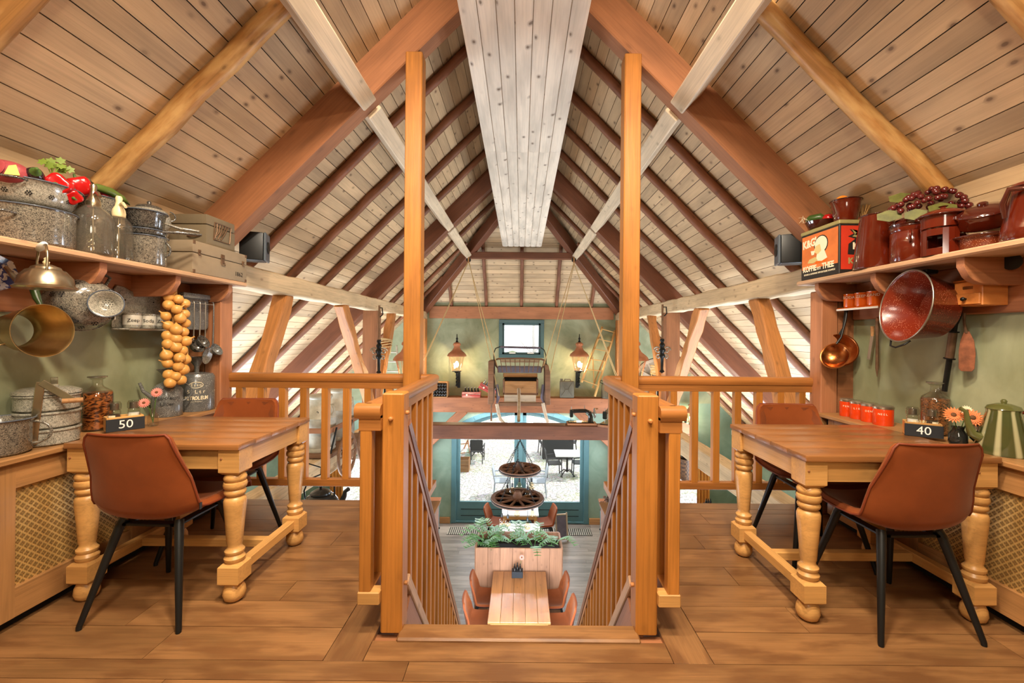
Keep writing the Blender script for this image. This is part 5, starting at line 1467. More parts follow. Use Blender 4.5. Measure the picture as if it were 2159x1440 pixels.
# hanging on the right wall
bpy.context.view_layer.update()
q = onX(1805, 648, 2.37)
t = thing('orange_rack', 'small orange enamel wall shelf holding three orange cups', 'rack', (2.428, 2.94, 1.508))
MB().box(-.125, 0, -.18, .18, 0, .012).build('tray', M_OR, t, bevel=.004)
MB().box(-.127, -.121, -.182, .182, -.008, .006).build('white_edge', W['white'], t, bevel=.002)
MB().box(-.004, 0, -.17, .17, .012, .12).build('back_plate', M_OR, t, bevel=.002)
for k, (w_, y) in enumerate((('SODA', .115), ('ZEEP', .01), ('ZAND', -.095))):
    c = thing('orange_cup', 'orange enamel cup lettered %s on the small wall shelf' % w_, 'cup', (2.36, 2.94+y, 1.521))
    MB().openlathe([(.04,0),(.046,.01),(.046,.09),(.049,.096)], .002, 24).build('cup', M_OR, c, angle=50)
    text(w_, .026, axM((-.0465*.82, -.0465*.57, .07), (-.82,-.57,0)), M_CRM, c)
def skimmer(px, py, X, r, label, ang, n, pierced):
    q = onX(px, py, X)
    t = thing('skimmer', label, 'skimmer', M=axM(q, n))
    MB().openlathe([(.01,-.045),(r*.6,-.035),(r*.92,-.008),(r,0),(r+.006,.001)], .002, 30).build('bowl', M_COP, t, angle=60)
    MB().tube([(0,r,0),(.02,r+.05,-.004),(.03,r+.17,-.008),(.03,r+.28,-.008)], [.009,.006,.006,.009], 8).build('long_handle', W['black'], t, angle=80)
    if pierced:
        holes(t, [(Vector((rr_*math.cos(2*PI*k/n_), rr_*math.sin(2*PI*k/n_), -.043+.25*(rr_/r)**2*.1)), (0,0,1)) for rr_, n_ in ((.0,1),(.014,6),(.028,12),(.042,18)) for k in range(n_)], .0028)
skimmer(1770, 738, 2.33, .112, 'copper bowl ladle hanging behind the pierced skimmer', 0, (-.8,-.6,0), False)
skimmer(1760, 750, 2.22, .088, 'pierced copper skimmer with black handle, in front of the other ladle', 0, (-.78,-.5,.3), True)
# red bucket
q = onX(1907, 645, 2.17)
t = thing('red_bucket', 'big red speckled enamel bucket hanging tilted with its mouth towards us', 'bucket', M=axM(q, (-.97,.16,.14)))
MB().openlathe([(.145,-.18),(.155,-.172),(.195,-.008),(.205,0)], .004, 44).build('bucket_wall', E_RED, t, angle=50)
MB().tube([(.204*math.cos(2*PI*k/44), .204*math.sin(2*PI*k/44), 0) for k in range(44)], .0045, 6, closed=True).build('rim', M_STEEL, t, angle=80)
MB().tube([(-.08,-.185,-.01),(-.06,-.23,-.0),(0,-.24,.01),(.05,-.22,-.0),(.06,-.195,-.02)], .005, 8).build('bail', W['iron'], t)
MB().cbox((.05,.195,-.06), (.05,.02,.06)).build('ear', W['iron'], t, bevel=.004)
MB().lathe([(0,0),(.012,0),(.012,.004),(0,.005)], 10, M=TM((.03,-.03,-.1755))).build('dark_hole', M_HOLE, t)
# coffee grinder
t = thing('coffee_grinder', 'wall coffee grinder, pale wooden box with a small drawer', 'coffee grinder', (2.375, 2.2, 1.475))
MB().box(-.075, .055, -.07, .07, 0, .125).build('box', M_GRB if 'M_GRB' in globals() else wood('grinder_beech', srgb(206,130,66), .4, .05, 0.1, .12, coat=.2), t, bevel=.003)
d = MB().box(-.087, -.0755, -.066, .066, .006, .062).build('drawer', bpy.data.materials['grinder_beech'], t, bevel=.002)
MB().lathe([(0,0),(.006,0),(.006,.008),(.011,.014),(.009,.02),(0,.022)], 12, M=axM((-.087, .0, .034), (-1,0,0))).build('knob', W['iron'], d, angle=60)
MB().box(-.079, .059, -.074, .074, .126, .134).build('top_board', bpy.data.materials['grinder_beech'], t, bevel=.002)
MB().lathe([(.045,.134),(.05,.15),(.042,.165),(.01,.17),(.008,.2),(0,.2)], 20, M=TM((-.01,0,0))).build('metal_cup', M_STEEL, t, angle=50)
MB().tube([(-.01,0,.195),(.0,-.05,.197),(.01,-.12,.195)], .005, 8).build('crank', W['iron'], t)
MB().ball((.01,-.125,.205), .017, 12, 8).build('crank_knob', W['black'], t, angle=80)
MB().box(-.0758, -.0752, -.025, .025, .085, .10).build('maker_plate', M_TINN, t, smooth=False)
# tools
def hang(name, label, cat, px, py, X): 
    return thing(name, label, cat, onX(px, py, X))
t = hang('putty_knife', 'narrow worn putty knife hanging left of the pointed steel', 'knife', 1843, 700, 2.42)
beam('blade', (-.012, .03, -.19), (-.012, 0, -.02), .004, .026, M_STEEL, t, up=(0,1,.0), bevel=.001)
MB().tube([(-.012,0,-.03),(-.012,0,.04)], [.009,.012], 8).build('grip', W['crate'], t)
t = hang('sharpening_steel', 'slender pointed steel hanging beside the narrow putty knife', 'steel', 1850, 695, 2.40)
MB().tube([(0,0,.06),(0,0,.0),(0,0,-.04),(0,0,-.26),(0,0,-.32)], [.011,.013,.009,.010,.001], 10).build('spike', M_RUST, t, angle=80)
MB().tube([(0,0,.06),(0,0,.085)], [.012,.008], 8).build('grip', W['truss'], t)
t = hang('iron_tube_tool', 'long dark iron tube tool hanging by the coffee grinder', 'tool', 2025, 660, 2.41)
MB().tube([(0,0,0),(0,.03,-.06),(0,.085,-.44)], [.012,.014,.013], 10).build('rod', W['iron'], t)
MB().tube([(0,.038,-.10),(0,.058,-.25)], .019, 12).build('sleeve', M_RUST, t)
for z, y in ((-.10,.038),(-.25,.058)): MB().tube([(0,y,z),(0,y+.001,z-.006)], .026, 12).build('collar', W['iron'], t)
MB().tube([(0,0,0),(-.004,0,.02),(-.012,0,.03)], .008, 8).build('hook_end', W['iron'], t)
t = hang('rusty_spatula', 'rusty broad spatula with a twisted neck, hanging beside the iron tube', 'spatula', 2033, 660, 2.40)
MB().tube([(0,0,0),(0,0,-.05),(0,-.012,-.11)], [.007,.006,.008], 8).build('neck', M_RUST, t)
MB().prism([(-.010,0),(.010,0),(.028,-.05),(.034,-.12),(.03,-.2),(.02,-.215),(-.02,-.215),(-.03,-.2),(-.03,-.1),(-.024,-.05)], -.002, .002, axM((0,-.014,-.10), (-.8,-.6,0))).build('blade', plain('rusty_blade', srgb(140,84,56), .5, .4, noise=.45, nscale=18), t, bevel=.001)
t = hang('dark_pan', 'black iron pan bottom hanging under the shelf at the right edge', 'pan', 2140, 553, 2.38)
MB().lathe([(0,0),(.03,.002),(.034,.02),(.038,.022),(0,.024)], 20, M=axM((0,0,0), (-1,-.3,0))).build('pan_base', W['black'], t, angle=50)
MB().tube([(0,.02,.0),(0,.16,.02)], .007, 8).build('pan_handle', W['iron'], t)

# on the right ledge
for k, (px, w_, r, sh) in enumerate((('1785','PEN',.042,0), ('1808','LIE',.044,0), ('1833','DEN',.046,0), ('1862','NEEL',.054,0))):
    q = onX(int(px), 870, 2.30)
    c = thing('orange_canister', 'orange enamel canister with metal lid, %s of the row of four' % ('farthest', 'second farthest', 'third, before the widest', 'nearest and widest')[k], 'canister', (q.x, min(q.y, 3.08), ZG), group='orange canisters on the right ledge')
    MB().lathe([(0,0),(r*.98,0),(r,.005),(r,.10),(r*.98,.103)], 26).build('body', M_ORD, c, angle=40)
    MB().lathe([(r*1.01,.1035),(r*1.03,.108),(r*1.03,.118),(r*.9,.124),(0,.124)], 26).build('lid', M_LID, c, angle=40)
    nn = Vector((-.70,-.71,0)) if k < 3 else Vector((-.66,-.75,0))
    for i, chx in enumerate(w_):
        a = (i-(len(w_)-1)/2)*.0125/r
        n2 = Matrix.Rotation(a, 3, 'Z') @ nn.normalized()
        text(chx, .017, axM(n2*(r+.0006)+Vector((0,0,.072)), n2), M_CRM, c)
decanter(1972, 850, 2.385, .066, .30, 'clear bottle of coffee beans on the right ledge', M_BEAN, .68)
q = onX(2116, 930, 2.32)
t = thing('green_coffee_pot', 'tapered coffee pot of striped green enamel with a swan-neck spout', 'coffee pot', (q.x, q.y, ZG))
st_ = NT('striped_enamel'); v = st_.coord(rnd=False)
sx_ = st_.n('ShaderNodeSeparateXYZ'); st_.l(v, sx_.inputs[0])
at_ = st_.n('ShaderNodeMath', _operation='ARCTAN2'); st_.l(sx_.outputs[1], at_.inputs[0]); st_.l(sx_.outputs[0], at_.inputs[1])
ml = st_.n('ShaderNodeMath', _operation='MULTIPLY'); ml.inputs[1].default_value = 9.0; st_.l(at_.outputs[0], ml.inputs[0])
sn_ = st_.n('ShaderNodeMath', _operation='SINE'); st_.l(ml.outputs[0], sn_.inputs[0])
st_.l(st_.ramp(sn_.outputs[0], [(0.3, srgb(70, 74, 40)), (0.9, srgb(172, 168, 130))]), st_.b.inputs['Base Color'])
st_.b.inputs['Roughness'].default_value = .12; st_.b.inputs['Coat Weight'].default_value = .6
MB().lathe([(0,0),(.100,0),(.104,.008),(.060,.20),(.062,.212)], 36).build('body', st_.m, t, angle=40)
MB().lathe([(.064,.213),(.056,.228),(.025,.24),(.01,.242),(.012,.252),(.006,.26),(0,.261)], 24).build('lid', plain('olive_enamel', srgb(84,84,44), .15, coat=.5), t, angle=50)
MB().tube([(-.08,.03,.07),(-.105,.045,.085),(-.12,.05,.14),(-.125,.055,.19),(-.145,.065,.205)], [.024,.02,.013,.010,.009], 12).build('swan_spout', bpy.data.materials['olive_enamel'], t, angle=80)
MB().tube([(.03,-.05,.205),(.05,-.085,.21),(.075,-.11,.17),(.07,-.12,.11),(.09,-.13,.06),(.12,-.12,.03)], [.008,.012,.013,.012,.011,.008], 10).build('brown_handle', M_BRN, t, angle=80)
# table 40
c4_ = Vector((2.195, 2.335, .772))
ts = table_set('40', Vector((c4_.x+.01, c4_.y+.01, 0)), -34, 1)
R4 = Matrix.Rotation(R(-34), 3, 'Z')
def r4(x, y, z): 
    v_ = R4 @ Vector((x, y, 0)); return (c4_.x+.01+v_.x, c4_.y+.01+v_.y, z)
mill('glass salt mill in the number 40 block, nearer its left end', r4(-.038, 0, .785), M_SALT)
mill('glass pepper mill in the number 40 block, nearer the flowers', r4(.04, 0, .785), M_PEP)
tp_ = thing('toothpicks', 'little bundle of toothpicks between the two mills of the number 40 block', 'toothpicks', r4(0, .0, .785))
for k in range(10): MB().tube([(0,0,0), (random.uniform(-.02,.02), random.uniform(-.02,.02), .07)], .0013, 4).build('pick', M_CREAM, tp_)
fv = thing('flower_vase', 'orange gerberas and a pale flower in a dark vase by the number 40 block', 'flowers', (2.235, 2.18, .7562))
MB().openlathe([(.03,0),(.038,.02),(.036,.06),(.022,.085),(.026,.1)], .003, 18).build('vase', plain('smoked_vase', srgb(34,34,32), .1, coat=.4), fv, angle=50)
for i, (dx, dy, z, m, r) in enumerate(((-.055,-.03,.165,M_ORG,.042), (.02,-.05,.155,M_ORG,.045), (.055,-.03,.12,plain('pale_petals', srgb(230,214,180), .6),.045), (.045,.0,.18,bpy.data.materials.get('pale_petals'),.03))):
    m = m or bpy.data.materials['pale_petals']
    MB().tube([(0,0,.05),(dx*.5,dy*.5,.11),(dx,dy,z)], .0022, 6).build('stem', M_DGRN, fv)
    gerbera(fv, (dx,dy,z), (-.5+i*.1,-.8,.35), r, m, M_YC)
for k in range(9):
    a = random.uniform(-.4, 2.4)
    P = [(.0,-.03),(.014,-.01),(.012,.02),(0,.036),(-.012,.02),(-.014,-.01)]
    MB().prism(P, 0, .001, axM((.05*math.cos(a-1)+.03, -.03+.03*math.sin(a), .05+.05*random.random()), (random.uniform(-.8,.3), -.7, random.uniform(0,.6)))).build('leaf', plain('dark_leaf', srgb(40,58,40), .5) if k == 0 else bpy.data.materials['dark_leaf'], fv)
# ============================================================ THE HALL
M_GLOW = plain('lamp_bulb', srgb(255,236,190), .5, emit=(1.0,.84,.55,40.0))
M_LGL = pane_glass('lantern_glass', (.97,.95,.9,1))
M_COPR = plain('lantern_copper', srgb(196, 134, 100), .4, .6, noise=.2)
M_WHT = plain('white_laminate', srgb(226,224,220), .45)
M_AGED = wood('aged_cart_wood', srgb(128, 92, 66), .7, .15, .3, .4)
M_AGD2 = wood('bleached_wood', srgb(190, 170, 146), .7, .15, .3, .35)
M_BLU = plain('faded_blue_paint', srgb(104, 98, 112), .6, noise=.25)
M_ROPE = plain('rope', srgb(202, 172, 122), .8, noise=.2, nscale=60)
M_ALU = plain('dull_aluminium', srgb(176, 168, 152), .55, .25, noise=.25, nscale=10)
def scroll(cx, cz, r0, turns, sgn, y=0.0, n=16):
    return [(cx + sgn*r0*(1-.7*i/n)*math.cos(2*PI*turns*i/n), y, cz + r0*(1-.7*i/n)*math.sin(2*PI*turns*i/n)) for i in range(n+1)]
def wall_lamp(label, loc, s, power, back):
    """carriage lantern on an ornate iron bracket; origin at the foot of the glass; back = vector to its wall"""
    t = thing('wall_lamp', label, 'lamp', loc, group=None)
    k = s
    MB().openlathe([(.105*k,0),(.19*k,.36*k)], .004, 8, closed_bottom=False).build('lantern_glass', M_LGL, t, smooth=False)
    fr = MB()
    for i in range(8):
        a = 2*PI*i/8
        fr.tube([(.108*k*math.cos(a), .108*k*math.sin(a), 0), (.195*k*math.cos(a), .195*k*math.sin(a), .36*k)], .005*k, 4)
    fr.build('frame_bars', M_COPR, t)
    MB().lathe([(.235*k,.355*k),(.232*k,.375*k),(.21*k,.415*k),(.165*k,.455*k),(.11*k,.50*k),(.078*k,.56*k),(.07*k,.60*k),(.095*k,.62*k),(.09*k,.66*k),(.055*k,.69*k),(0,.70*k)], 24).build('copper_roof', M_COPR, t, angle=40)
    MB().lathe([(.03*k,.69*k),(.03*k,.72*k),(.015*k,.74*k),(.03*k,.78*k),(.012*k,.81*k),(.01*k,.88*k),(0,.9*k)], 10).build('finial', W['iron'], t, angle=50)
    MB().ball((0,0,.16*k), (.045*k,.045*k,.075*k), 12, 8).build('bulb', M_GLOW, t, angle=80)
    b = MB()
    b.lathe([(0,-.06*k),(.04*k,-.05*k),(.06*k,-.02*k),(.115*k,-.01*k),(.115*k,.005*k),(0,.005*k)], 12)
    bx_, by_ = back
    L = math.hypot(bx_, by_); ux, uy = bx_/L, by_/L
    Mx = Matrix(((ux,-uy,0,0),(uy,ux,0,0),(0,0,1,0),(0,0,0,1)))
    b.tube([(0,0,-.05*k),(0,0,-.12*k),(.1*k,0,-.22*k),(L-.02,0,-.30*k)], .018*k, 7, M=Mx)
    b.tube(scroll(.09*k, -.13*k, .07*k, 1.3, 1), .012*k, 6, M=Mx)
    b.tube(scroll(-.0*k, -.28*k, .07*k, 1.2, -1), .012*k, 6, M=Mx)
    for z in (-.1, -.19, -.27, -.35): b.ball((.03*k,0,z*k), .032*k, 8, 6, M=Mx)
    b.box(L-.03, L-.002, -.035*k, .035*k, -.45*k, -.05*k, M=Mx)
    b.build('iron_bracket', W['iron'], t, angle=60)
    d = bpy.data.lights.new('lamp_light', 'POINT'); d.energy = power; d.color = (1.0,.80,.50); d.shadow_soft_size = .05
    o = bpy.data.objects.new('lamp_light', d); COL.objects.link(o); o.parent = t; o.location = (0, -.02, .16*k)
p = at(963, 782, 10.32); wall_lamp('lit copper lantern on the gable, left of the small window', p, 1.0, 160, (0, .37))
p = at(1221, 782, 10.32); wall_lamp('lit copper lantern on the gable beside the leaning step ladder', p, 1.0, 160, (0, .37))
p = at(858, 803, 7.35); wall_lamp('lit copper lantern half hidden behind the left tall post', p, 1.0, 40, (-.36, -.12))
p = at(1338, 803, 7.35); wall_lamp('lit copper lantern almost hidden behind the right tall post', p, 1.0, 40, (.38, -.12))
p = at(1456, 889, 10.35); wall_lamp('bright small lantern low on the gable, seen through the right balusters', p, .62, 55, (0, .34))
# tie beam / cross beam tops
ZT = -.1745; ZX = -.1765
def beamX(px, Y=10.3): return at(px, 800, Y).x
# bottle crate, red crates
M_BTL = plain('dark_bottle', srgb(26, 22, 20), .12, coat=.5)
M_REDC = wood('red_crate_paint', srgb(176, 62, 52), .7, .12, 0, .3, worn=srgb(190,130,110))
def open_crate(name, label, M, w, d, h, mat):
    t = thing(name, label, 'crate', M=M)
    MB().box(-w/2, w/2, -d/2, d/2, 0, .015).build('crate_floor', mat, t, bevel=.002)
    for s_ in (-1, 1):
        for z in ((.0, .48), (.54, 1.0)):
            MB().box(-w/2, w/2, s_*d/2-.008, s_*d/2+.008, h*z[0], h*z[1]).build('side_board', mat, t, bevel=.002)
        MB().box(s_*w/2-.008, s_*w/2+.008, -d/2+.009, d/2-.009, 0, h).build('end_board', mat, t, bevel=.002)
    return t
x = beamX(929, 10.26)
M0 = TM((x, 10.24+.02, ZX+.175), 90, 0, 0)
cr = open_crate('bottle_crate', 'wooden crate on its side on the cross beam, dark bottle ends showing', M0 @ TM((0,0,-.13)), .36, .34, .26, W['crate'])
bpy.context.view_layer.update()
pr_ = None
for i in range(5):
    for j in range(4):
        Mx = M0 @ TM((-.132+.066*i, -.115+.077*j, -.10))
        if pr_ is None:
            pr_ = thing('dark_bottle', 'dark bottle lying in the crate on its side', 'bottle', M=Mx, group='dark bottles lying in the crate')
            MB().lathe([(0,.205),(.01,.205),(.012,.15),(.031,.11),(.031,.005),(.02,.0),(0,.008)][::-1], 12).build('glass', M_BTL, pr_, angle=50)
            pr_.children[0].rotation_euler = (PI, 0, 0); pr_.children[0].location = (0, 0, .21)
        else: copy_tree(pr_, M=Mx)
def red_crate(label, M, grp, lab2):
    t = open_crate('red_crate', label, M, .42, .26, .13, M_REDC)
    MB().lathe([(.022,0),(.022,.001)], 12, M=TM((-.1,-.1385,.06),90)).build('print', M_CRM, t)
    pb = None
    for i in range(5):
        for j in range(2):
            Mx = M @ TM((-.15+.075*i, -.06+.12*j, .016))
            if pb is None:
                pb = thing('soda_bottle', lab2, 'bottle', M=Mx, group=grp)
                MB().lathe([(0,0),(.028,.002),(.028,.09),(.026,.11),(.012,.16),(.012,.205),(0,.206)], 12).build('glass', M_BTL, pb, angle=50)
                MB().lathe([(.014,.2),(.014,.212),(0,.213)], 10).build('cap', M_STEEL, pb)
            else: copy_tree(pb, M=Mx)
red_crate('red painted bottle crate standing flat on the cross beam', TM((beamX(995), 10.27, ZX)), 'bottles in the flat red crate', 'dark bottle standing in the flat red crate')
red_crate('second red bottle crate, tilted beside the flat one', TM((beamX(1024)+.03, 10.29, ZX+.135), 0, 27, 0), 'bottles in the tilted red crate', 'dark bottle in the tilted red crate')
# jerrycan
t = thing('jerrycan', 'old olive jerrycan standing on the cross beam below the right lantern', 'jerrycan', (beamX(1195), 10.27, ZX))
M_JER = plain('olive_drab', srgb(96, 88, 72), .45, .3, noise=.25, nscale=7)
MB().box(-.17, .17, -.07, .07, 0, .40).build('can_body', M_JER, t, bevel=.025, seg=3)
b = MB()
for s_ in (-1, 1): b.tube([(s_*.13,-.071,.05),(s_*.05,-.075,.16),(s_*.05,-.075,.25),(s_*.13,-.071,.36)], .009, 6)
b.tube([(-.05,-.074,.2),(.05,-.074,.2)], .009, 6)
b.build('pressed_ribs', M_JER, t)
for y in (-.04, 0, .04): MB().tube([(-.06,y,.395),(-.05,y,.44),(.08,y,.44),(.10,y,.395)], .009, 6).build('carry_bar', M_JER, t)
MB().lathe([(.03,.38),(.03,.43),(.034,.43),(.034,.45),(0,.455)], 12, M=TM((-.13,0,0))).build('spout_cap', M_JER, t)
# old milk can at right
t = thing('churn', 'small dark grey milk churn at the right end of the cross beam', 'milk churn', (beamX(1279), 10.27, ZX))
MB().lathe([(0,0),(.13,0),(.135,.02),(.13,.04),(.13,.30),(.09,.36),(.085,.42),(.10,.44),(0,.45)], 20).build('body', M_JER, t, angle=40)
for s_ in (-1, 1): MB().tube([(s_*.10,0,.34),(s_*.16,0,.37),(s_*.15,0,.42),(s_*.09,0,.41)], .009, 6).build('handle', W['iron'], t)
# step ladder leaning on the gable
M_LAD = wood('ladder_wood', srgb(206, 160, 96), .55, .1, .2, .2)
pA, pB = at(1256, 834, 10.24), at(1283, 696, 10.60)
t = thing('step_ladder', 'folded wooden step ladder leaning slantwise on the gable wall', 'ladder', M=Matrix.Identity(4))
up_ = (pB - pA); side_ = Vector((1, 0, -.22)).normalized()
half = .235
Lp = [pA + side_*.0 + side_*(.42 if s_ > 0 else 0) for s_ in (-1, 1)]
a0, a1 = at(1254, 836, 10.22), at(1297, 697, 10.6)   # right stile foot and head
b0, b1 = at(1226, 806, 10.22), at(1270, 689, 10.6)   # left stile
beam('stile', a0, a1, .03, .055, M_LAD, t, bevel=.003)
beam('stile', b0, b1, .03, .055, M_LAD, t, bevel=.003)
for k in range(6):
    f = .04 + .92*k/5
    beam('step', b0.lerp(b1, f), a0.lerp(a1, .2+.8*f*1.0 if k else .16), .10, .02, M_LAD, t, bevel=.002)
beam('prop_leg', b0.lerp(b1, .45)+Vector((.05,.05,0)), a0.lerp(a1, .1)+Vector((-.05,.08,0)), .025, .03, M_LAD, t, bevel=.002)
beam('prop_leg', a0.lerp(a1, .75)+Vector((-.03,.05,0)), a0.lerp(a1, .12)+Vector((-.10,.08,0)), .025, .03, M_LAD, t, bevel=.002)
# sewing machines on the tie beam
def sewing(label, px, Y, rz, sc):
    q = at(px, 885, Y)
    t = thing('sewing_machine', label, 'sewing machine', (q.x, Y, -.149), R(rz))
    bd = MB().box(-.24, .24, -.1, .1, 0, .035).build('wooden_base', W['truss'], t, bevel=.004)
    t['label'] = label
    k = M_BTL
    b = MB().box(-.22, .2, -.075, .075, .036, .05)
    b.build('bed_plate', k, t, bevel=.006)
    MB().tube([(.15,0,.05),(.15,0,.13),(.13,0,.20),(.06,0,.225),(-.08,0,.222),(-.165,0,.215)], [.045,.038,.036,.032,.032,.034], 12).build('arm', k, t, angle=80)
    MB().box(-.195, -.14, -.035, .035, .12, .245).build('head', k, t, bevel=.01)
    MB().tube([(-.168,0,.12),(-.168,0,.06)], .008, 8).build('needle_bar', M_STEEL, t)
    MB().tube([(-.168,0,.245),(-.168,0,.29)], .006, 8).build('presser_screw', M_STEEL, t)
    w = MB()
    w.tube([(.215,.075*math.cos(2*PI*i/20),.19+.075*math.sin(2*PI*i/20)) for i in range(20)], .011, 6, closed=True)
    for i in range(4): w.tube([(.215,0,.19),(.215,.07*math.cos(PI*i/2),.19+.07*math.sin(PI*i/2))], .007, 5)
    w.tube([(.16,0,.19),(.225,0,.19)], .014, 8)
    w.build('hand_wheel', M_STEEL, t)
    MB().tube([(.225,0,.26),(.27,0,.26)], .012, 8).build('crank_grip', W['crate'], t)
    MB().tube([(.05,0,.25),(.05,0,.31)], .006, 6).build('spool_pin', M_STEEL, t)
    text('Minerva', .035, axM((-.0, -.0335, .222), (0,-1,0)), plain('gold_print', srgb(190,150,80), .4, .5) if 'gold_print' not in bpy.data.materials else bpy.data.materials['gold_print'], t) if False else None
sewing('black hand sewing machine on the tie beam, seen full length', 1226, 7.02, 0, 1)
sewing('second sewing machine with big hand wheel, partly behind the stair guard', 1282, 7.02, 62, 1)
# ------------------------------------------------ hanging horse carriage
cY = 8.6
c0_ = at(1097, 820, cY)
t = thing('carriage', 'old wooden horse sleigh hung from ropes in the middle of the hall', 'carriage', c0_)
s_ = cY/F
def cp_(px, py, dy=0.0):   # a point of the carriage front, then pushed dy away
    v_ = at(px, py, cY) - c0_
    return (v_.x, dy, v_.z)
def cbox(name, x0, x1, y0, y1, d0, d1, mat, bev=.008):
    a, b_ = cp_(x0, y1), cp_(x1, y0)
    return MB().box(min(a[0],b_[0]), max(a[0],b_[0]), d0, d1, a[2], b_[2]).build(name, mat, t, bevel=bev)
cbox('body_front', 1064, 1131, 804, 829, 0, .03, W['crate'])
cbox('body_side', 1060, 1064, 800, 832, 0, .7, M_AGED); cbox('body_side', 1131, 1135, 800, 832, 0, .7, M_AGED)
cbox('floor_board', 1060, 1135, 828, 833, 0, .7, M_AGED)
cbox('white_dash', 1063, 1130, 832, 848, -.05, -.02, M_AGD2)
cbox('cross_bar', 1052, 1145, 848, 854, -.10, -.02, M_AGED)
cbox('dark_inner', 1062, 1133, 796, 806, .25, .28, W['dark'])
cbox('seat_board', 1048, 1142, 775, 787, .15, .45, M_BLU)
cbox('seat_panel', 1060, 1134, 789, 797, .18, .22, W['crate'])
cbox('back_rest', 1052, 1140, 763, 768, .58, .61, M_AGD2)
sp = MB()
for i in range(11):
    f = i/10
    sp.tube([cp_(1050+92*f, 786, .12), cp_(1044+104*f, 758, .10)], .008, 5)
sp.build('basket_spindles', M_AGED, t)
MB().tube([cp_(1052,787,.5), cp_(1043,772,.3), cp_(1042,760,.14), cp_(1050,757,.10), cp_(1096,756,.08), cp_(1142,758,.10), cp_(1150,761,.14), cp_(1148,773,.3), cp_(1140,787,.5)], .018, 8).build('basket_rail', M_AGED, t, angle=80)
MB().tube([cp_(1041,800,.15), cp_(1040,745,.15), cp_(1044,735,.15), cp_(1054,731,.15), cp_(1140,733,.15), cp_(1148,738,.15), cp_(1152,750,.15), cp_(1153,800,.15)], .010, 8).build('hoop', W['iron'], t, angle=80)
MB().tube([cp_(1054,732,.15), cp_(1096,733,.15), cp_(1140,734,.15)], .022, 8).build('hoop_roll', M_BLU, t, angle=80)
cbox('side_shield', 1029, 1041, 761, 852, -.05, .5, M_AGED)
P = [(1149,768),(1156,770),(1160,785),(1160,853),(1149,853)]
MB().add([cp_(x, y, -.05) for x, y in P] + [cp_(x, y, .5) for x, y in P], [tuple(range(5)), tuple(range(5,10))[::-1]] + [(i,(i+1)%5,5+(i+1)%5,5+i) for i in range(5)]).build('side_shield', M_AGED, t, bevel=.006)
for pts in ([(1048,850),(1052,870),(1056,882),(1064,890),(1074,891)], [(1144,848),(1147,862),(1151,878),(1154,888)]):
    MB().tube([cp_(x, y, -.1-.015*i) for i, (x, y) in enumerate(pts)], [.035,.034,.03,.028,.022], 8).build('shaft', M_AGD2, t, angle=80)
cbox('runner_leg', 1033, 1037, 852, 890, .1, .15, M_AGED); cbox('runner_leg', 1150, 1154, 852, 890, .3, .34, M_AGED)
for xs_ in ((1047, 1050), (1146, 1143)):
    MB().tube([cp_(xs_[0], 812, .1), cp_(xs_[1], 840, .05), cp_(xs_[0]+1, 850, .0)], [.03,.035,.02], 8).build('leaf_spring', M_BLU, t, angle=80)
MB().tube([(-.03, -.05, .0), (-.02, -.9, -.07), (-.02, c0_.y and 7.05-c0_.y, -.105-c0_.z)], [.034,.03,.026], 10).build('drawbar', M_AGD2, t, angle=60)
# rope hoists
for side, nm in ((-1, 'left'), (1, 'right')):
    pp = at(988 if side < 0 else 1210, 548, 9.4)
    t = thing('rope_hoist', 'pulley and pale ropes carrying the %s side of the carriage' % nm, 'rope hoist', pp)
    MB().tube([(0,0,.12),(0,0,.03)], .014, 6).build('hook', W['iron'], t)
    MB().lathe([(0,-.02),(.05,-.02),(.05,-.012),(.04,0),(.05,.012),(.05,.02),(0,.02)], 14, M=TM((0,0,0),90)).build('pulley_wheel', W['iron'], t, angle=40)
    MB().cbox((0,0,0), (.035,.07,.13)).build('pulley_block', W['crate'], t, bevel=.006)
    r = MB()
    if side < 0: ends = [at(893,760,9.0), at(899,752,9.0), at(1048,770,8.62), at(1052,835,8.62)]
    else: ends = [at(1302,795,9.6), at(1298,792,9.6), at(1146,772,8.62), at(1150,835,8.62)]
    for i, e in enumerate(ends): MB().tube([(0.01*(i-1.5),0,-.05), (e-pp)*.5 + Vector((0,0,-.03)), e-pp], .0085, 6).build('rope', M_ROPE, t, angle=80)
# rope wound round the far braces
for side, nm in ((-1, 'left'), (1, 'right')):
    p = at(818, 722, 7.72) if side < 0 else at(1391, 780, 7.7)
    t = thing('rope_coil', 'yellowish rope wound round the far slanting brace, %s side' % nm, 'rope', (side*2.45, p.y, p.z))
    for k in range(5):
        MB().tube([(.105*math.cos(2*PI*i/16)*(1+.04*math.sin(5*i+k)), .125*math.sin(2*PI*i/16), .03*(k-2)+.02*math.sin(2*PI*i/16+k)) for i in range(16)], .011, 6, closed=True).build('turn', M_ROPE, t, angle=80)
    MB().tube([(side*-.10,0,.0),(side*-.11,-.05,-.10),(side*-.09,-.06,-.22)], .009, 6).build('loose_end', M_ROPE, t)
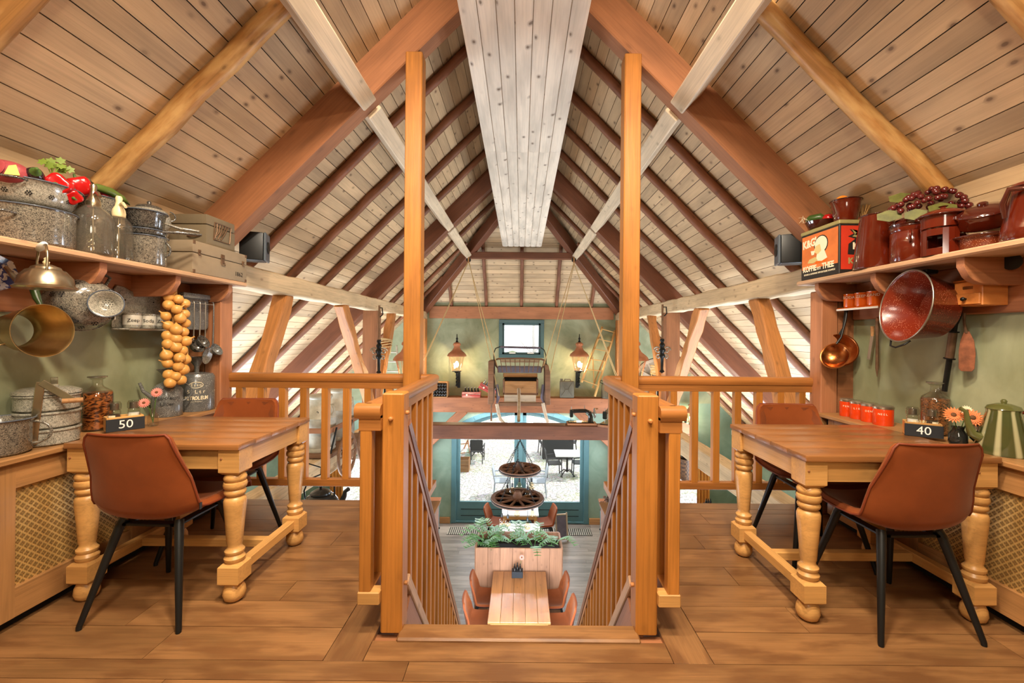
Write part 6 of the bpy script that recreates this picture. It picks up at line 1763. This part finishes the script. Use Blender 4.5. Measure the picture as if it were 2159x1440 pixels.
# ornate iron hangers before the posts
for side, nm in ((-1, 'left'), (1, 'right')):
    p = at(799, 740, 6.55) if side < 0 else at(1396, 738, 6.55)
    t = thing('iron_hanger', 'ornate black iron pump rod hanging in front of the %s hall post' % nm, 'ironwork', p)
    MB().tube([(0,0,.70),(0,0,.62),(0,0,.16)], .016, 8).build('rod', M_RUST, t)
    MB().tube([(-.0,-.0,.66),(.05,-.02,.66),(.06,-.02,.56),(.02,-.02,.52)], .010, 6).build('top_hook', W['iron'], t)
    MB().lathe([(.0,.18),(.03,.17),(.035,.14),(.02,.12),(.045,.08),(.03,.04),(.055,0),(.03,-.05),(.05,-.09),(.025,-.13),(.02,-.30),(.04,-.33),(.0,-.36)], 12).build('turned_spindle', W['iron'], t, angle=50)
    b = MB()
    for sx in (-1, 1):
        b.tube(scroll(sx*.075, .0, .055, 1.2, sx, -.01), .012, 6); b.tube(scroll(sx*.06, -.10, .04, 1.2, -sx, -.01), .010, 6)
    b.build('scrolls', M_STEEL, t, angle=80)
# wagon wheels: chandelier + wall wheel
def wagon_wheel(t, R_, mat, spokes=10, th=.05):
    b = MB()
    b.lathe([(R_*.86,-th/2),(R_,-th/2),(R_,th/2),(R_*.86,th/2),(R_*.86,-th/2)], 40)
    b.build('rim', mat, t, angle=40)
    MB().tube([(R_*1.004*math.cos(2*PI*k/40), R_*1.004*math.sin(2*PI*k/40), 0) for k in range(40)], th*.22, 6, closed=True).build('iron_tyre', W['iron'], t, angle=80)
    MB().lathe([(0,-.10),(.05,-.10),(.075,-.05),(.08,0),(.075,.05),(.05,.10),(.045,.115),(0,.115)], 18).build('hub', mat, t, angle=50)
    for k in range(spokes):
        a = 2*PI*k/spokes
        beam('spoke', (.07*math.cos(a), .07*math.sin(a), 0), (R_*.88*math.cos(a), R_*.88*math.sin(a), 0), .035, .03, mat, t, bevel=.005)
M_WHEEL = wood('wheel_wood', srgb(110, 76, 58), .6, .1, 0, .3)
def chain(a, b_, n):
    m = MB(); a, b_ = Vector(a), Vector(b_)
    d = (b_-a)
    u = d.normalized(); p_ = u.orthogonal().normalized(); q_ = u.cross(p_)
    L = d.length/n
    for i in range(n):
        c = a + d*(i+.5)/n; w = p_ if i % 2 else q_
        m.tube([c + u*(.62*L*math.cos(2*PI*k/8)) + w*(.012*math.sin(2*PI*k/8)) for k in range(8)], .0035, 4, closed=True)
    return m
M_AMB = pane_glass('amber_bulb_glass', (.96,.86,.68,1))
for i, (px, py, Rw, lab) in enumerate(((1096, 990, .335, 'upper wagon wheel chandelier hung on chains under the tie beam'), (1091, 1051, .415, 'lower and larger wagon wheel chandelier with pendant bulbs'))):
    Yw = 6.95 if i == 0 else 6.75
    p = at(px, py, Yw)
    t = thing('wheel_chandelier', lab, 'chandelier', p)
    wagon_wheel(t, Rw, M_WHEEL)
    topz = (-.40 - p.z)
    for k in range(4):
        a = R(45+90*k)
        chain((Rw*.9*math.cos(a), Rw*.9*math.sin(a), .03), (.0, .0, min(.62, topz)), 16).build('chain', W['iron'], t)
    chain((0,0,min(.62, topz)), (0,0,topz+.02), max(2, int((topz-.6)/.04)) if topz > .66 else 2).build('top_chain', W['iron'], t)
    for k in range(5):
        a = R(20+72*k); rr_ = Rw*.62
        x, y = rr_*math.cos(a), rr_*math.sin(a)
        z0 = -.24 - .05*(k % 3)
        MB().tube([(x,y,-.02),(x,y,z0+.07)], .004, 5).build('cord', W['black'], t)
        MB().lathe([(.0,z0+.075),(.016,z0+.07),(.018,z0+.02),(0,z0+.02)], 10, M=TM((x,y,0))).build('socket', W['black'], t)
        MB().lathe([(.014,z0+.02),(.03,z0-.01),(.05,z0-.055),(.045,z0-.085),(.02,z0-.105),(0,z0-.108)], 14, M=TM((x,y,0))).build('globe_bulb', M_AMB, t, angle=60)
    MB().tube([(-.10,-.05,-.03),(-.06,0,-.14),(0,.02,-.10),(.06,.02,-.16),(.12,.03,-.04)], .005, 5).build('loose_cable', W['black'], t, angle=80)
p = at(1386, 802, 8.6)
t = thing('wagon_wheel', 'pale wooden wagon wheel standing behind the right gallery rail', 'wheel', M=axM(p, (-.25,-1,0)))
wagon_wheel(t, .44, M_AGD2, 12, .06)
# aluminium ladder at left
t = thing('metal_ladder', 'grey metal ladder leaning behind the left slanting brace', 'ladder')
a0, a1, b0, b1 = at(812, 835, 8.6), at(824, 728, 8.9), at(834, 835, 8.6), at(826, 728, 8.9)
a1 = a1 + Vector((-.12,0,0)); b1 = b1 + Vector((.10,0,0))
beam('stile', a0, a1, .03, .05, M_ALU, t); beam('stile', b0+Vector((.1,0,0)), b1, .03, .05, M_ALU, t)
for k in range(5): beam('rung', a0.lerp(a1, .1+.19*k), (b0+Vector((.1,0,0))).lerp(b1, .1+.19*k), .025, .025, M_ALU, t)
# ------------------------------------------------ cart with milk cans on the left beam
bx_, by_ = -2.50, 5.55
t = thing('hand_cart', 'dark wooden hand cart with spoked wheels carrying milk cans, beyond the left rail', 'cart', (bx_, by_, -.20))
MB().box(-.30, .22, -.42, .75, 0, .05).build('platform', M_AGED, t, bevel=.006)
for sx in (-.28, .20):
    MB().box(sx-.015, sx+.015, -.42, .75, .30, .36).build('side_bar', W['truss'], t, bevel=.004)
MB().box(-.30, .22, -.42, -.39, .30, .36).build('end_bar', W['truss'], t, bevel=.004)
for sx in (-.28, .20):
    for y in (-.38, .1, .7):
        MB().tube([(sx, y, .04),(sx+.05*(1 if sx > 0 else -1), y+.06, .36)], .012, 6).build('stay', W['iron'], t)
for i, y in enumerate((-.12, .5)):
    w = MB()
    for nm_, r_ in (('w', .26),):
        w.tube([(.30, y+.26*math.cos(2*PI*k/32), -.02+.26*math.sin(2*PI*k/32)) for k in range(32)], .02, 6, closed=True)
        for k in range(10):
            a = 2*PI*k/10; w.tube([(.30, y, -.02), (.30, y+.25*math.cos(a), -.02+.25*math.sin(a))], .012, 5)
        w.tube([(.24,y,-.02),(.36,y,-.02)], .045, 10)
    w.build('spoked_wheel', M_AGED, t, angle=80)
def milk_can(label, loc, mark):
    t = thing('milk_can', label, 'milk can', loc)
    MB().lathe([(0,0),(.18,0),(.185,.015),(.178,.05),(.185,.06),(.185,.40),(.19,.41),(.185,.42),(.18,.46),(.125,.54),(.12,.58),(.125,.64),(.145,.66),(.145,.68),(.13,.69),(0,.70)], 28).build('body', M_ALU, t, angle=40)
    for a in (-20, 160):
        c, s2 = math.cos(R(a)), math.sin(R(a))
        MB().tube([(.18*c,.18*s2,.44),(.22*c,.22*s2,.50),(.21*c,.21*s2,.58),(.13*c,.13*s2,.57)], .011, 8).build('handle', M_ALU, t, angle=80)
    if mark:
        n = Vector((.40,-.92,0)).normalized()
        for s2, z, sz in ((mark, .48, .06),):
            for i, ch_ in enumerate(s2):
                n2 = Matrix.Rotation((i-(len(s2)-1)/2)*.055/.186, 3, 'Z') @ n
                r_ = .187 if z < .4 else .165
                text(ch_, sz, axM(n2*r_+Vector((0,0,z)), n2), M_INK, t)
milk_can('dented grey milk can in front on the hand cart, number on its shoulder', (bx_-.02, by_-.18, -.1495), '25')
milk_can('second grey milk can behind the numbered one on the hand cart', (bx_-.02, by_+.42, -.1495), None)
# black kettle hanging below the left beam
p = at(676, 1056, 4.35)
t = thing('black_kettle', 'big black kettle with arched bail, seen under the left rail', 'kettle', (p.x, p.y, p.z-.0))
M_KET = plain('black_kettle_enamel', srgb(30, 30, 30), .28, coat=.2)
MB().lathe([(0,-.12),(.14,-.12),(.17,-.06),(.165,0),(.13,.05),(.09,.075),(0,.075)], 28).build('body', M_KET, t, angle=40)
MB().lathe([(.1,.075),(.098,.09),(.045,.12),(.014,.125),(.014,.14),(.02,.15),(0,.155)], 22).build('lid', M_KET, t, angle=40)
MB().tube([(.14,-.0,-.03),(.21,0,-.015),(.24,0,.05),(.25,0,.1),(.285,0,.125)], [.05,.034,.024,.02,.022], 10).build('spout', M_KET, t, angle=80)
MB().tube([(-.155,0,.0),(-.17,0,.10),(-.12,0,.22),(0,0,.27),(.10,0,.24),(.14,0,.15),(.14,0,.05)], .008, 8).build('bail', W['iron'], t, angle=80)
MB().tube([(0,0,.27),(0,0,.34),(-.2,0,.40)], .007, 6).build('hanging_hook', W['iron'], t)
# basket and round board at right
p = at(1447, 985, 7.6)
t = thing('wicker_basket', 'brown wicker basket hanging beyond the right balusters, dark plants on top', 'basket', (p.x, p.y, p.z))
wk = NT('wicker'); v = wk.coord((60,60,28), rnd=False); cb = wk.n('ShaderNodeTexChecker', Scale=1.0); wk.l(v, cb.inputs[0])
cb.inputs[1].default_value = srgb(112,80,52); cb.inputs[2].default_value = srgb(60,40,26); wk.l(cb.outputs[0], wk.b.inputs['Base Color']); wk.bump(cb.outputs[1], .6, .02)
MB().openlathe([(.10,-.22),(.125,-.15),(.135,.10),(.14,.16)], .012, 24).build('basket', wk.m, t, angle=60)
random.seed(4)
b = MB()
for k in range(26):
    a = random.uniform(0, 6.28); l = random.uniform(.05,.14)
    b.tube([(l*.4*math.cos(a), l*.4*math.sin(a), .14), (l*math.cos(a), l*math.sin(a), .16+random.uniform(.04,.13))], [.012,.003], 5)
b.build('dry_plants', plain('dry_dark_plants', srgb(58,48,40), .8), t)
MB().tube([(-.13,0,.16),(-.09,0,.36),(0,0,.42),(.09,0,.36),(.13,0,.16)], .012, 8).build('bail', M_AGED, t, angle=80)
MB().tube([(0,0,.42),(-.1,0,.7),(-.27,0,.75)], .006, 6).build('wire', W['iron'], t)
p = at(1440, 915, 9.8)
t = thing('round_board', 'round reddish board below the small bright lantern on the right', 'board', M=axM(p, (-.2,-1,0)))
MB().lathe([(0,-.02),(.26,-.02),(.26,.02),(0,.02)], 28).build('disc', W['tie'], t, angle=40, bevel=.004)
MB().box(-.25,.25,-.005,.005,.0201,.024).build('joint', W['dark'], t, smooth=False)
p = at(1546, 912, YG-.01)
t = thing('wall_thermostat', 'small white lit thermostat on the gable wall at the right', 'thermostat', p)
MB().box(-.045,.045,-.03,.009,-.06,.06).build('case', W['white'], t, bevel=.006)
MB().box(-.03,.03,-.0315,-.0302,-.02,.035).build('lit_display', plain('lit_display', srgb(255,240,200), .5, emit=(1,.85,.5,1.5)), t, smooth=False)

# ------------------------------------------------ furniture downstairs
ZF = -3.4
def low_table(label, x0, x1, y0, y1, mat, z=ZF, h=.77, npl=5, along_y=True, legm=None):
    t = thing('plank_table', label, 'table', ((x0+x1)/2, (y0+y1)/2, z))
    hx, hy = (x1-x0)/2, (y1-y0)/2
    for i in range(npl):
        w = 2*hx/npl
        M, L = frame((-hx+w*(i+.5), -hy, h-.015), (-hx+w*(i+.5), hy, h-.015))
        MB().box(0, L, -w/2+.0015, w/2-.0015, -.015, .015).build('top_plank', mat, t, M=M, bevel=.003)
    for sx in (-1, 1):
        beam('apron', (sx*(hx-.06), -hy+.06, h-.08), (sx*(hx-.06), hy-.06, h-.08), .02, .09, legm or W['leg'], t)
        beam('apron', (-hx+.06, sx*(hy-.06), h-.08), (hx-.06, sx*(hy-.06), h-.08), .02, .09, legm or W['leg'], t)
        for sy in (-1, 1): beam('leg', (sx*(hx-.07), sy*(hy-.07), 0), (sx*(hx-.07), sy*(hy-.07), h-.031), .07, .07, legm or W['leg'], t, up=(0,1,0), bevel=.006)
    return t
low_table('plank table downstairs in front of the fern planter', -.43, .44, 5.85, 7.12, W['table'])
def chair_at(x, y, rz, label): return copy_tree(c2, (x, y, ZF), R(rz), label)
chair_at(-.56, 6.28, -88, 'velvet chair downstairs, near one on the left of the planter table')
chair_at(-.52, 6.85, -90, 'velvet chair downstairs, far one on the left of the planter table')
chair_at(.57, 6.22, 90, 'velvet chair downstairs, near one on the right of the planter table')
chair_at(.53, 6.82, 92, 'velvet chair downstairs, far one on the right of the planter table')
t = thing('condiment_caddy', 'dark caddy with small bottles and pink flower on the planter table', 'caddy', (-.03, 6.98, ZF+.77))
MB().box(-.09,.09,-.065,.065,0,.10).build('box', M_SLATE, t, bevel=.004)
for x, y in ((-.045,-.02),(.0,.02),(.045,-.02)):
    MB().lathe([(0,.02),(.022,.02),(.022,.15),(.01,.18),(.01,.21),(0,.21)], 10, M=TM((x,y,0))).build('bottle', M_BTL, t, angle=50)
MB().tube([(.04,.03,.1),(.07,.04,.28)], .003, 5).build('stem', M_DGRN, t)
gerbera(t, (.07,.03,.29), (0,-.8,.5), .045, M_PINK, M_YC)
# planter with ferns
t = thing('fern_planter', 'tall wooden planter box with ferns dividing the hall below', 'planter', (-.01, 7.5, ZF))
W['plant'] = wood('planter_boards', srgb(160, 116, 88), .5, .12, .4, .22)
for i in range(7):
    w = 1.46/7
    x = -.73 + w*(i+.5)
    beam('front_board', (x, -.30, 0), (x, -.30, 1.12), w-.003, .03, W['plant'], t, up=(0,1,0), bevel=.002)
    beam('rear_board', (x, .30, 0), (x, .30, 1.12), w-.003, .03, W['plant'], t, up=(0,1,0), bevel=.002)
for sx in (-1, 1): MB().box(sx*.73-.015, sx*.73+.015, -.284, .284, 0, 1.12).build('end_panel', W['plant'], t, bevel=.002)
MB().box(-.71,.71,-.28,.28,.9,1.0).build('soil', W['dark'], t, smooth=False)
M_FERN = plain('fern_green', srgb(88, 142, 72), .35, noise=.35, nscale=5)
random.seed(12)
for k in range(34):
    f = thing('fern', 'green fern tuft growing in the planter box', 'fern', (-.01+random.uniform(-.66,.66), 7.5+random.uniform(-.2,.2), ZF+1.0), random.uniform(0, 6.28), group='ferns in the planter') if k % 3 == 0 else f
    a = random.uniform(0, 6.28); L = random.uniform(.30, .5); h = random.uniform(.08, .28)
    b = MB()
    for i in range(9):
        q = .25+.75*i/8
        cx_, cz_ = L*q, h*math.sin(q*PI*.75)*1.3
        w = .10*(1-.75*abs(q-.45))
        for sg in (-1, 1):
            b.add([(cx_-.016, 0, cz_), (cx_+.016, 0, cz_), (cx_+.045, sg*w, cz_+.012), (cx_+.025, sg*w*.95, cz_+.010)], [(0,1,2,3)])
    b.tube([(0,0,0), (L*.25,0,h*.7), (L*.6,0,h*1.25), (L,0,h*.95)], .004, 4)
    b.build('frond', M_FERN, f, M=TM((0,0,0),0,0,math.degrees(a)), smooth=False)
# white tables near the door
low_table('white table downstairs between planter and door', -.42, .42, 8.35, 8.95, M_WHT, npl=1)
low_table('white table downstairs right before the arched door', -.40, .42, 9.35, 9.95, M_WHT, npl=1)
chair_at(-.53, 9.62, -100, 'pale lit velvet chair left of the table before the arched door')
chair_at(.56, 9.62, 100, 'pale lit velvet chair right of the table before the arched door')
t = thing('folding_sign', 'small wooden framed stand right of the table before the door', 'stand', M=TM((.98, 9.75, ZF), 0, 0, 12))
for sx in (-1, 1): beam('side', (sx*.13, 0, 0), (sx*.13, .12, .62), .035, .03, M_AGD2, t)
for z in (.06, .58): beam('rail', (-.13, .12*z/.62, z), (.13, .12*z/.62, z), .03, .035, M_AGD2, t)
MB().add([(-.11,.02,.09),(.11,.02,.09),(.11,.11,.55),(-.11,.11,.55)], [(0,1,2,3)]).build('panel', M_BLU, t, smooth=False)
# floor grates
for side, nm in ((-1, 'left'), (1, 'right')):
    t = thing('floor_grate', 'slatted floor grate before the %s door leaf' % nm, 'grate', (side*1.0, 10.25, ZF))
    MB().box(-.72,.72,-.2,.2,.0005,.004).build('pit', W['dark'], t, smooth=False)
    for k in range(30): MB().box(-.715+.048*k, -.69+.048*k, -.19, .19, .004, .012).build('slat', M_ALU, t, smooth=False)
# counters and dried flowers
for side, nm in ((-1, 'left'), (1, 'right')):
    t = thing('sideboard', 'wooden topped sideboard downstairs behind the %s stair banister' % nm, 'sideboard', (side*2.12, 8.3, ZF))
    MB().box(-.42, .42, -.7, .7, 0, 1.22).build('carcass', W['teal'], t, bevel=.006)
    MB().box(-.46, .46, -.74, .74, 1.22, 1.27).build('top', W['tie'], t, bevel=.006)
    for y in (-.35, .35):
        MB().box(*sorted((-side*.42, -side*.435)), y-.3, y+.3, .1, 1.12).build('door', W['teal'], t, bevel=.004)
        MB().ball((-side*.45, y+.2, .7), .02, 8, 6).build('knob', W['iron'], t)
t = thing('dried_flowers', 'bushy dark dried flowers on the right sideboard downstairs', 'dried flowers', (1.80, 8.15, ZF+1.27))
MB().lathe([(0,0),(.07,0),(.08,.1),(.06,.13),(0,.13)], 14).build('pot', M_AGD2, t)
random.seed(8)
b = MB()
for k in range(220):
    a, u = random.uniform(0, 6.28), random.uniform(-.2, 1)
    d = Vector((math.cos(a)*math.sqrt(1-u*u), math.sin(a)*math.sqrt(1-u*u), u))
    c = Vector((0,0,.16)); L = random.uniform(.16,.27)
    b.tube([c, c+d*L], [.006,.002], 4)
    b.ball(c+d*L, random.uniform(.012,.026), 5, 4)
o = b.build('flower_heads', plain('dried_brown', srgb(92, 70, 58), .9, noise=.3), t, smooth=False); o['kind'] = 'stuff'
# aisle tables seen under the rails
low_table('pale table low in the right aisle, seen under the rail', 3.75, 4.7, 9.3, 10.1, M_WHT, npl=1)
chair_at(5.0, 9.6, 100, 'pale chair low in the right aisle beside its table')
t = thing('condiment_caddy', 'small blue-grey caddy on the pale table in the right aisle', 'caddy', (4.35, 9.85, ZF+.77))
MB().box(-.09,.09,-.06,.06,0,.10).build('box', M_SLATE, t, bevel=.004)
for x in (-.05, 0, .05): MB().lathe([(0,.02),(.022,.02),(.022,.15),(.01,.18),(.01,.21),(0,.21)], 10, M=TM((x,0,0))).build('bottle', M_BTL, t, angle=50)
low_table('pale table low in the left aisle, seen under the rail', -4.6, -3.6, 9.2, 10.0, M_WHT, npl=1)
chair_at(-4.95, 9.4, -100, 'pale chair low in the left aisle beside its table')
M_CUR = plain('orange_curtain', srgb(206, 140, 60), .8, noise=.2)
for side, nm in ((-1, 'left'), (1, 'right')):
    t = thing('curtain', 'narrow orange brown curtain beside the %s aisle window' % nm, 'curtain', (side*4.55, YG-.12, -3.1))
    P = [(.02*i-.16, .03*math.sin(i*1.6)) for i in range(17)]
    MB().add([(x, y, z) for z in (0, 1.35) for x, y in P] + [(x, y+.004, z) for z in (0, 1.35) for x, y in P],
             [(i, i+1, 17+i+1, 17+i) for i in range(16)] + [(34+i, 51+i, 51+i+1, 34+i+1) for i in range(16)]).build('cloth', M_CUR, t)
    MB().tube([(-.3,0,1.37),(.3,0,1.37)], .012, 8).build('curtain_rod', W['iron'], t)

# ------------------------------------------------ courtyard furniture
ZO = -3.44
M_DKW = plain('dark_wicker', srgb(52, 52, 54), .6, noise=.2, nscale=60)
M_PALEW = plain('pale_grey_wicker', srgb(176, 186, 196), .6, noise=.1, nscale=60)
def patio_chair(label, x, y, rz, mat, grp=None):
    t = thing('patio_chair', label, 'chair', (x, y, ZO), R(rz), grp)
    for sx in (-1, 1):
        MB().tube([(sx*.24,.24,0),(sx*.24,.22,.44),(sx*.26,.22,.64)], .018, 7).build('leg', mat, t)
        MB().tube([(sx*.22,-.26,0),(sx*.22,-.22,.44),(sx*.22,-.30,.88)], .018, 7).build('leg', mat, t)
        MB().tube([(sx*.26,.24,.64),(sx*.26,0,.66),(sx*.235,-.25,.64)], .022, 7).build('armrest', mat, t)
    MB().box(-.24,.24,-.22,.24,.42,.45).build('seat', mat, t, bevel=.008)
    MB().add([(-.22,-.225,.47),(.22,-.225,.47),(.21,-.31,.90),(-.21,-.31,.90),(-.22,-.205,.47),(.22,-.205,.47),(.21,-.29,.90),(-.21,-.29,.90)],
             [(0,1,2,3),(7,6,5,4),(0,4,5,1),(1,5,6,2),(2,6,7,3),(3,7,4,0)]).build('backrest', mat, t, bevel=.006)
    return t
def patio_table(label, x, y, w, base=True):
    t = thing('patio_table', label, 'table', (x, y, ZO))
    MB().box(-w/2, w/2, -w/2, w/2, .72, .75).build('top', M_WHT, t, bevel=.006)
    MB().tube([(0,0,.1),(0,0,.72)], .035, 10).build('column', W['iron'], t)
    for k in range(4):
        a = R(45+90*k); c, s2 = math.cos(a), math.sin(a)
        MB().tube([(0,0,.16),(.15*c,.15*s2,.15),(.28*c,.28*s2,.04),(.34*c,.34*s2,.02)], .018, 7).build('foot', W['iron'], t, angle=80)
    return t
px_ = lambda px, Y: at(px, 950, Y).x
patio_table('white topped patio table on the right in the courtyard', px_(1196, 14.6), 14.6, .85)
patio_chair('dark wicker armchair left of the right patio table', px_(1168, 14.5), 14.5, -85, M_DKW)
patio_chair('dark wicker armchair right of the right patio table', px_(1222, 14.6), 14.6, 90, M_DKW)
patio_table('farther white patio table behind the right one', px_(1172, 17.3), 17.3, .9)
patio_chair('dark wicker armchair at the farther right patio table, left side', px_(1150, 17.2), 17.2, -80, M_DKW)
patio_chair('dark wicker armchair at the farther right patio table, right side', px_(1202, 17.4), 17.4, 85, M_DKW)
t = thing('wicker_bench', 'dark wicker bench in front of the farther right patio table', 'bench', (px_(1175, 16.6), 16.6, ZO))
MB().box(-.6,.6,-.22,.22,.40,.45).build('seat', M_DKW, t, bevel=.01)
MB().box(-.6,.6,-.25,-.2,.05,.80).build('backrest', M_DKW, t, bevel=.01)
for sx in (-.55, .55): MB().box(sx-.03, sx+.03, -.2, .2, 0, .4).build('leg', M_DKW, t, bevel=.006)
patio_table('white patio table on the left in the courtyard', px_(1008, 16.9), 16.9, .9)
patio_chair('dark wicker armchair with its back to us at the left patio table', px_(1006, 16.0), 16.0, 0, M_DKW)
t = open_crate('wooden_crate', 'weathered wooden crate on the cobbles at the left door leaf', TM((px_(976, 15.0)-.05, 15.0, ZO)), .55, .42, .42, W['crate'])
t = thing('water_bottle', 'clear bottle standing by the wooden crate in the courtyard', 'bottle', (px_(976, 15.0)+.1, 15.7, ZO))
MB().lathe([(0,0),(.10,0),(.11,.02),(.11,.4),(.04,.5),(.04,.58),(0,.58)], 16).build('glass', pane_glass('demijohn', (.7,.82,.75,1)), t, angle=50)
t = thing('deck_chair', 'orange brown wooden deck chair at the far left of the courtyard', 'chair', (px_(972, 17.4), 17.4, ZO), R(20))
for sx in (-.25, .25):
    beam('stile', (sx,-.5,0), (sx,.35,1.1), .04, .05, W['brace'], t); beam('stile', (sx*.9,.45,0), (sx*.9,-.35,.6), .04, .05, W['brace'], t)
for k in range(4): beam('rung', (-.25,-.45+.25*k,.06+.3*k), (.25,-.45+.25*k,.06+.3*k), .03, .03, W['brace'], t)
MB().add([(-.22,-.3,.55),(.22,-.3,.55),(.22,.3,1.05),(-.22,.3,1.05)], [(0,1,2,3)]).build('canvas', M_PALEW, t, smooth=False)
patio_table('white patio table close outside the arched door', 0, 12.7, .8)
patio_chair('pale grey wicker chair left of the table close outside the door', -.52, 12.7, -90, M_PALEW)
patio_chair('pale grey wicker chair right of the table close outside the door', .52, 12.7, 90, M_PALEW)
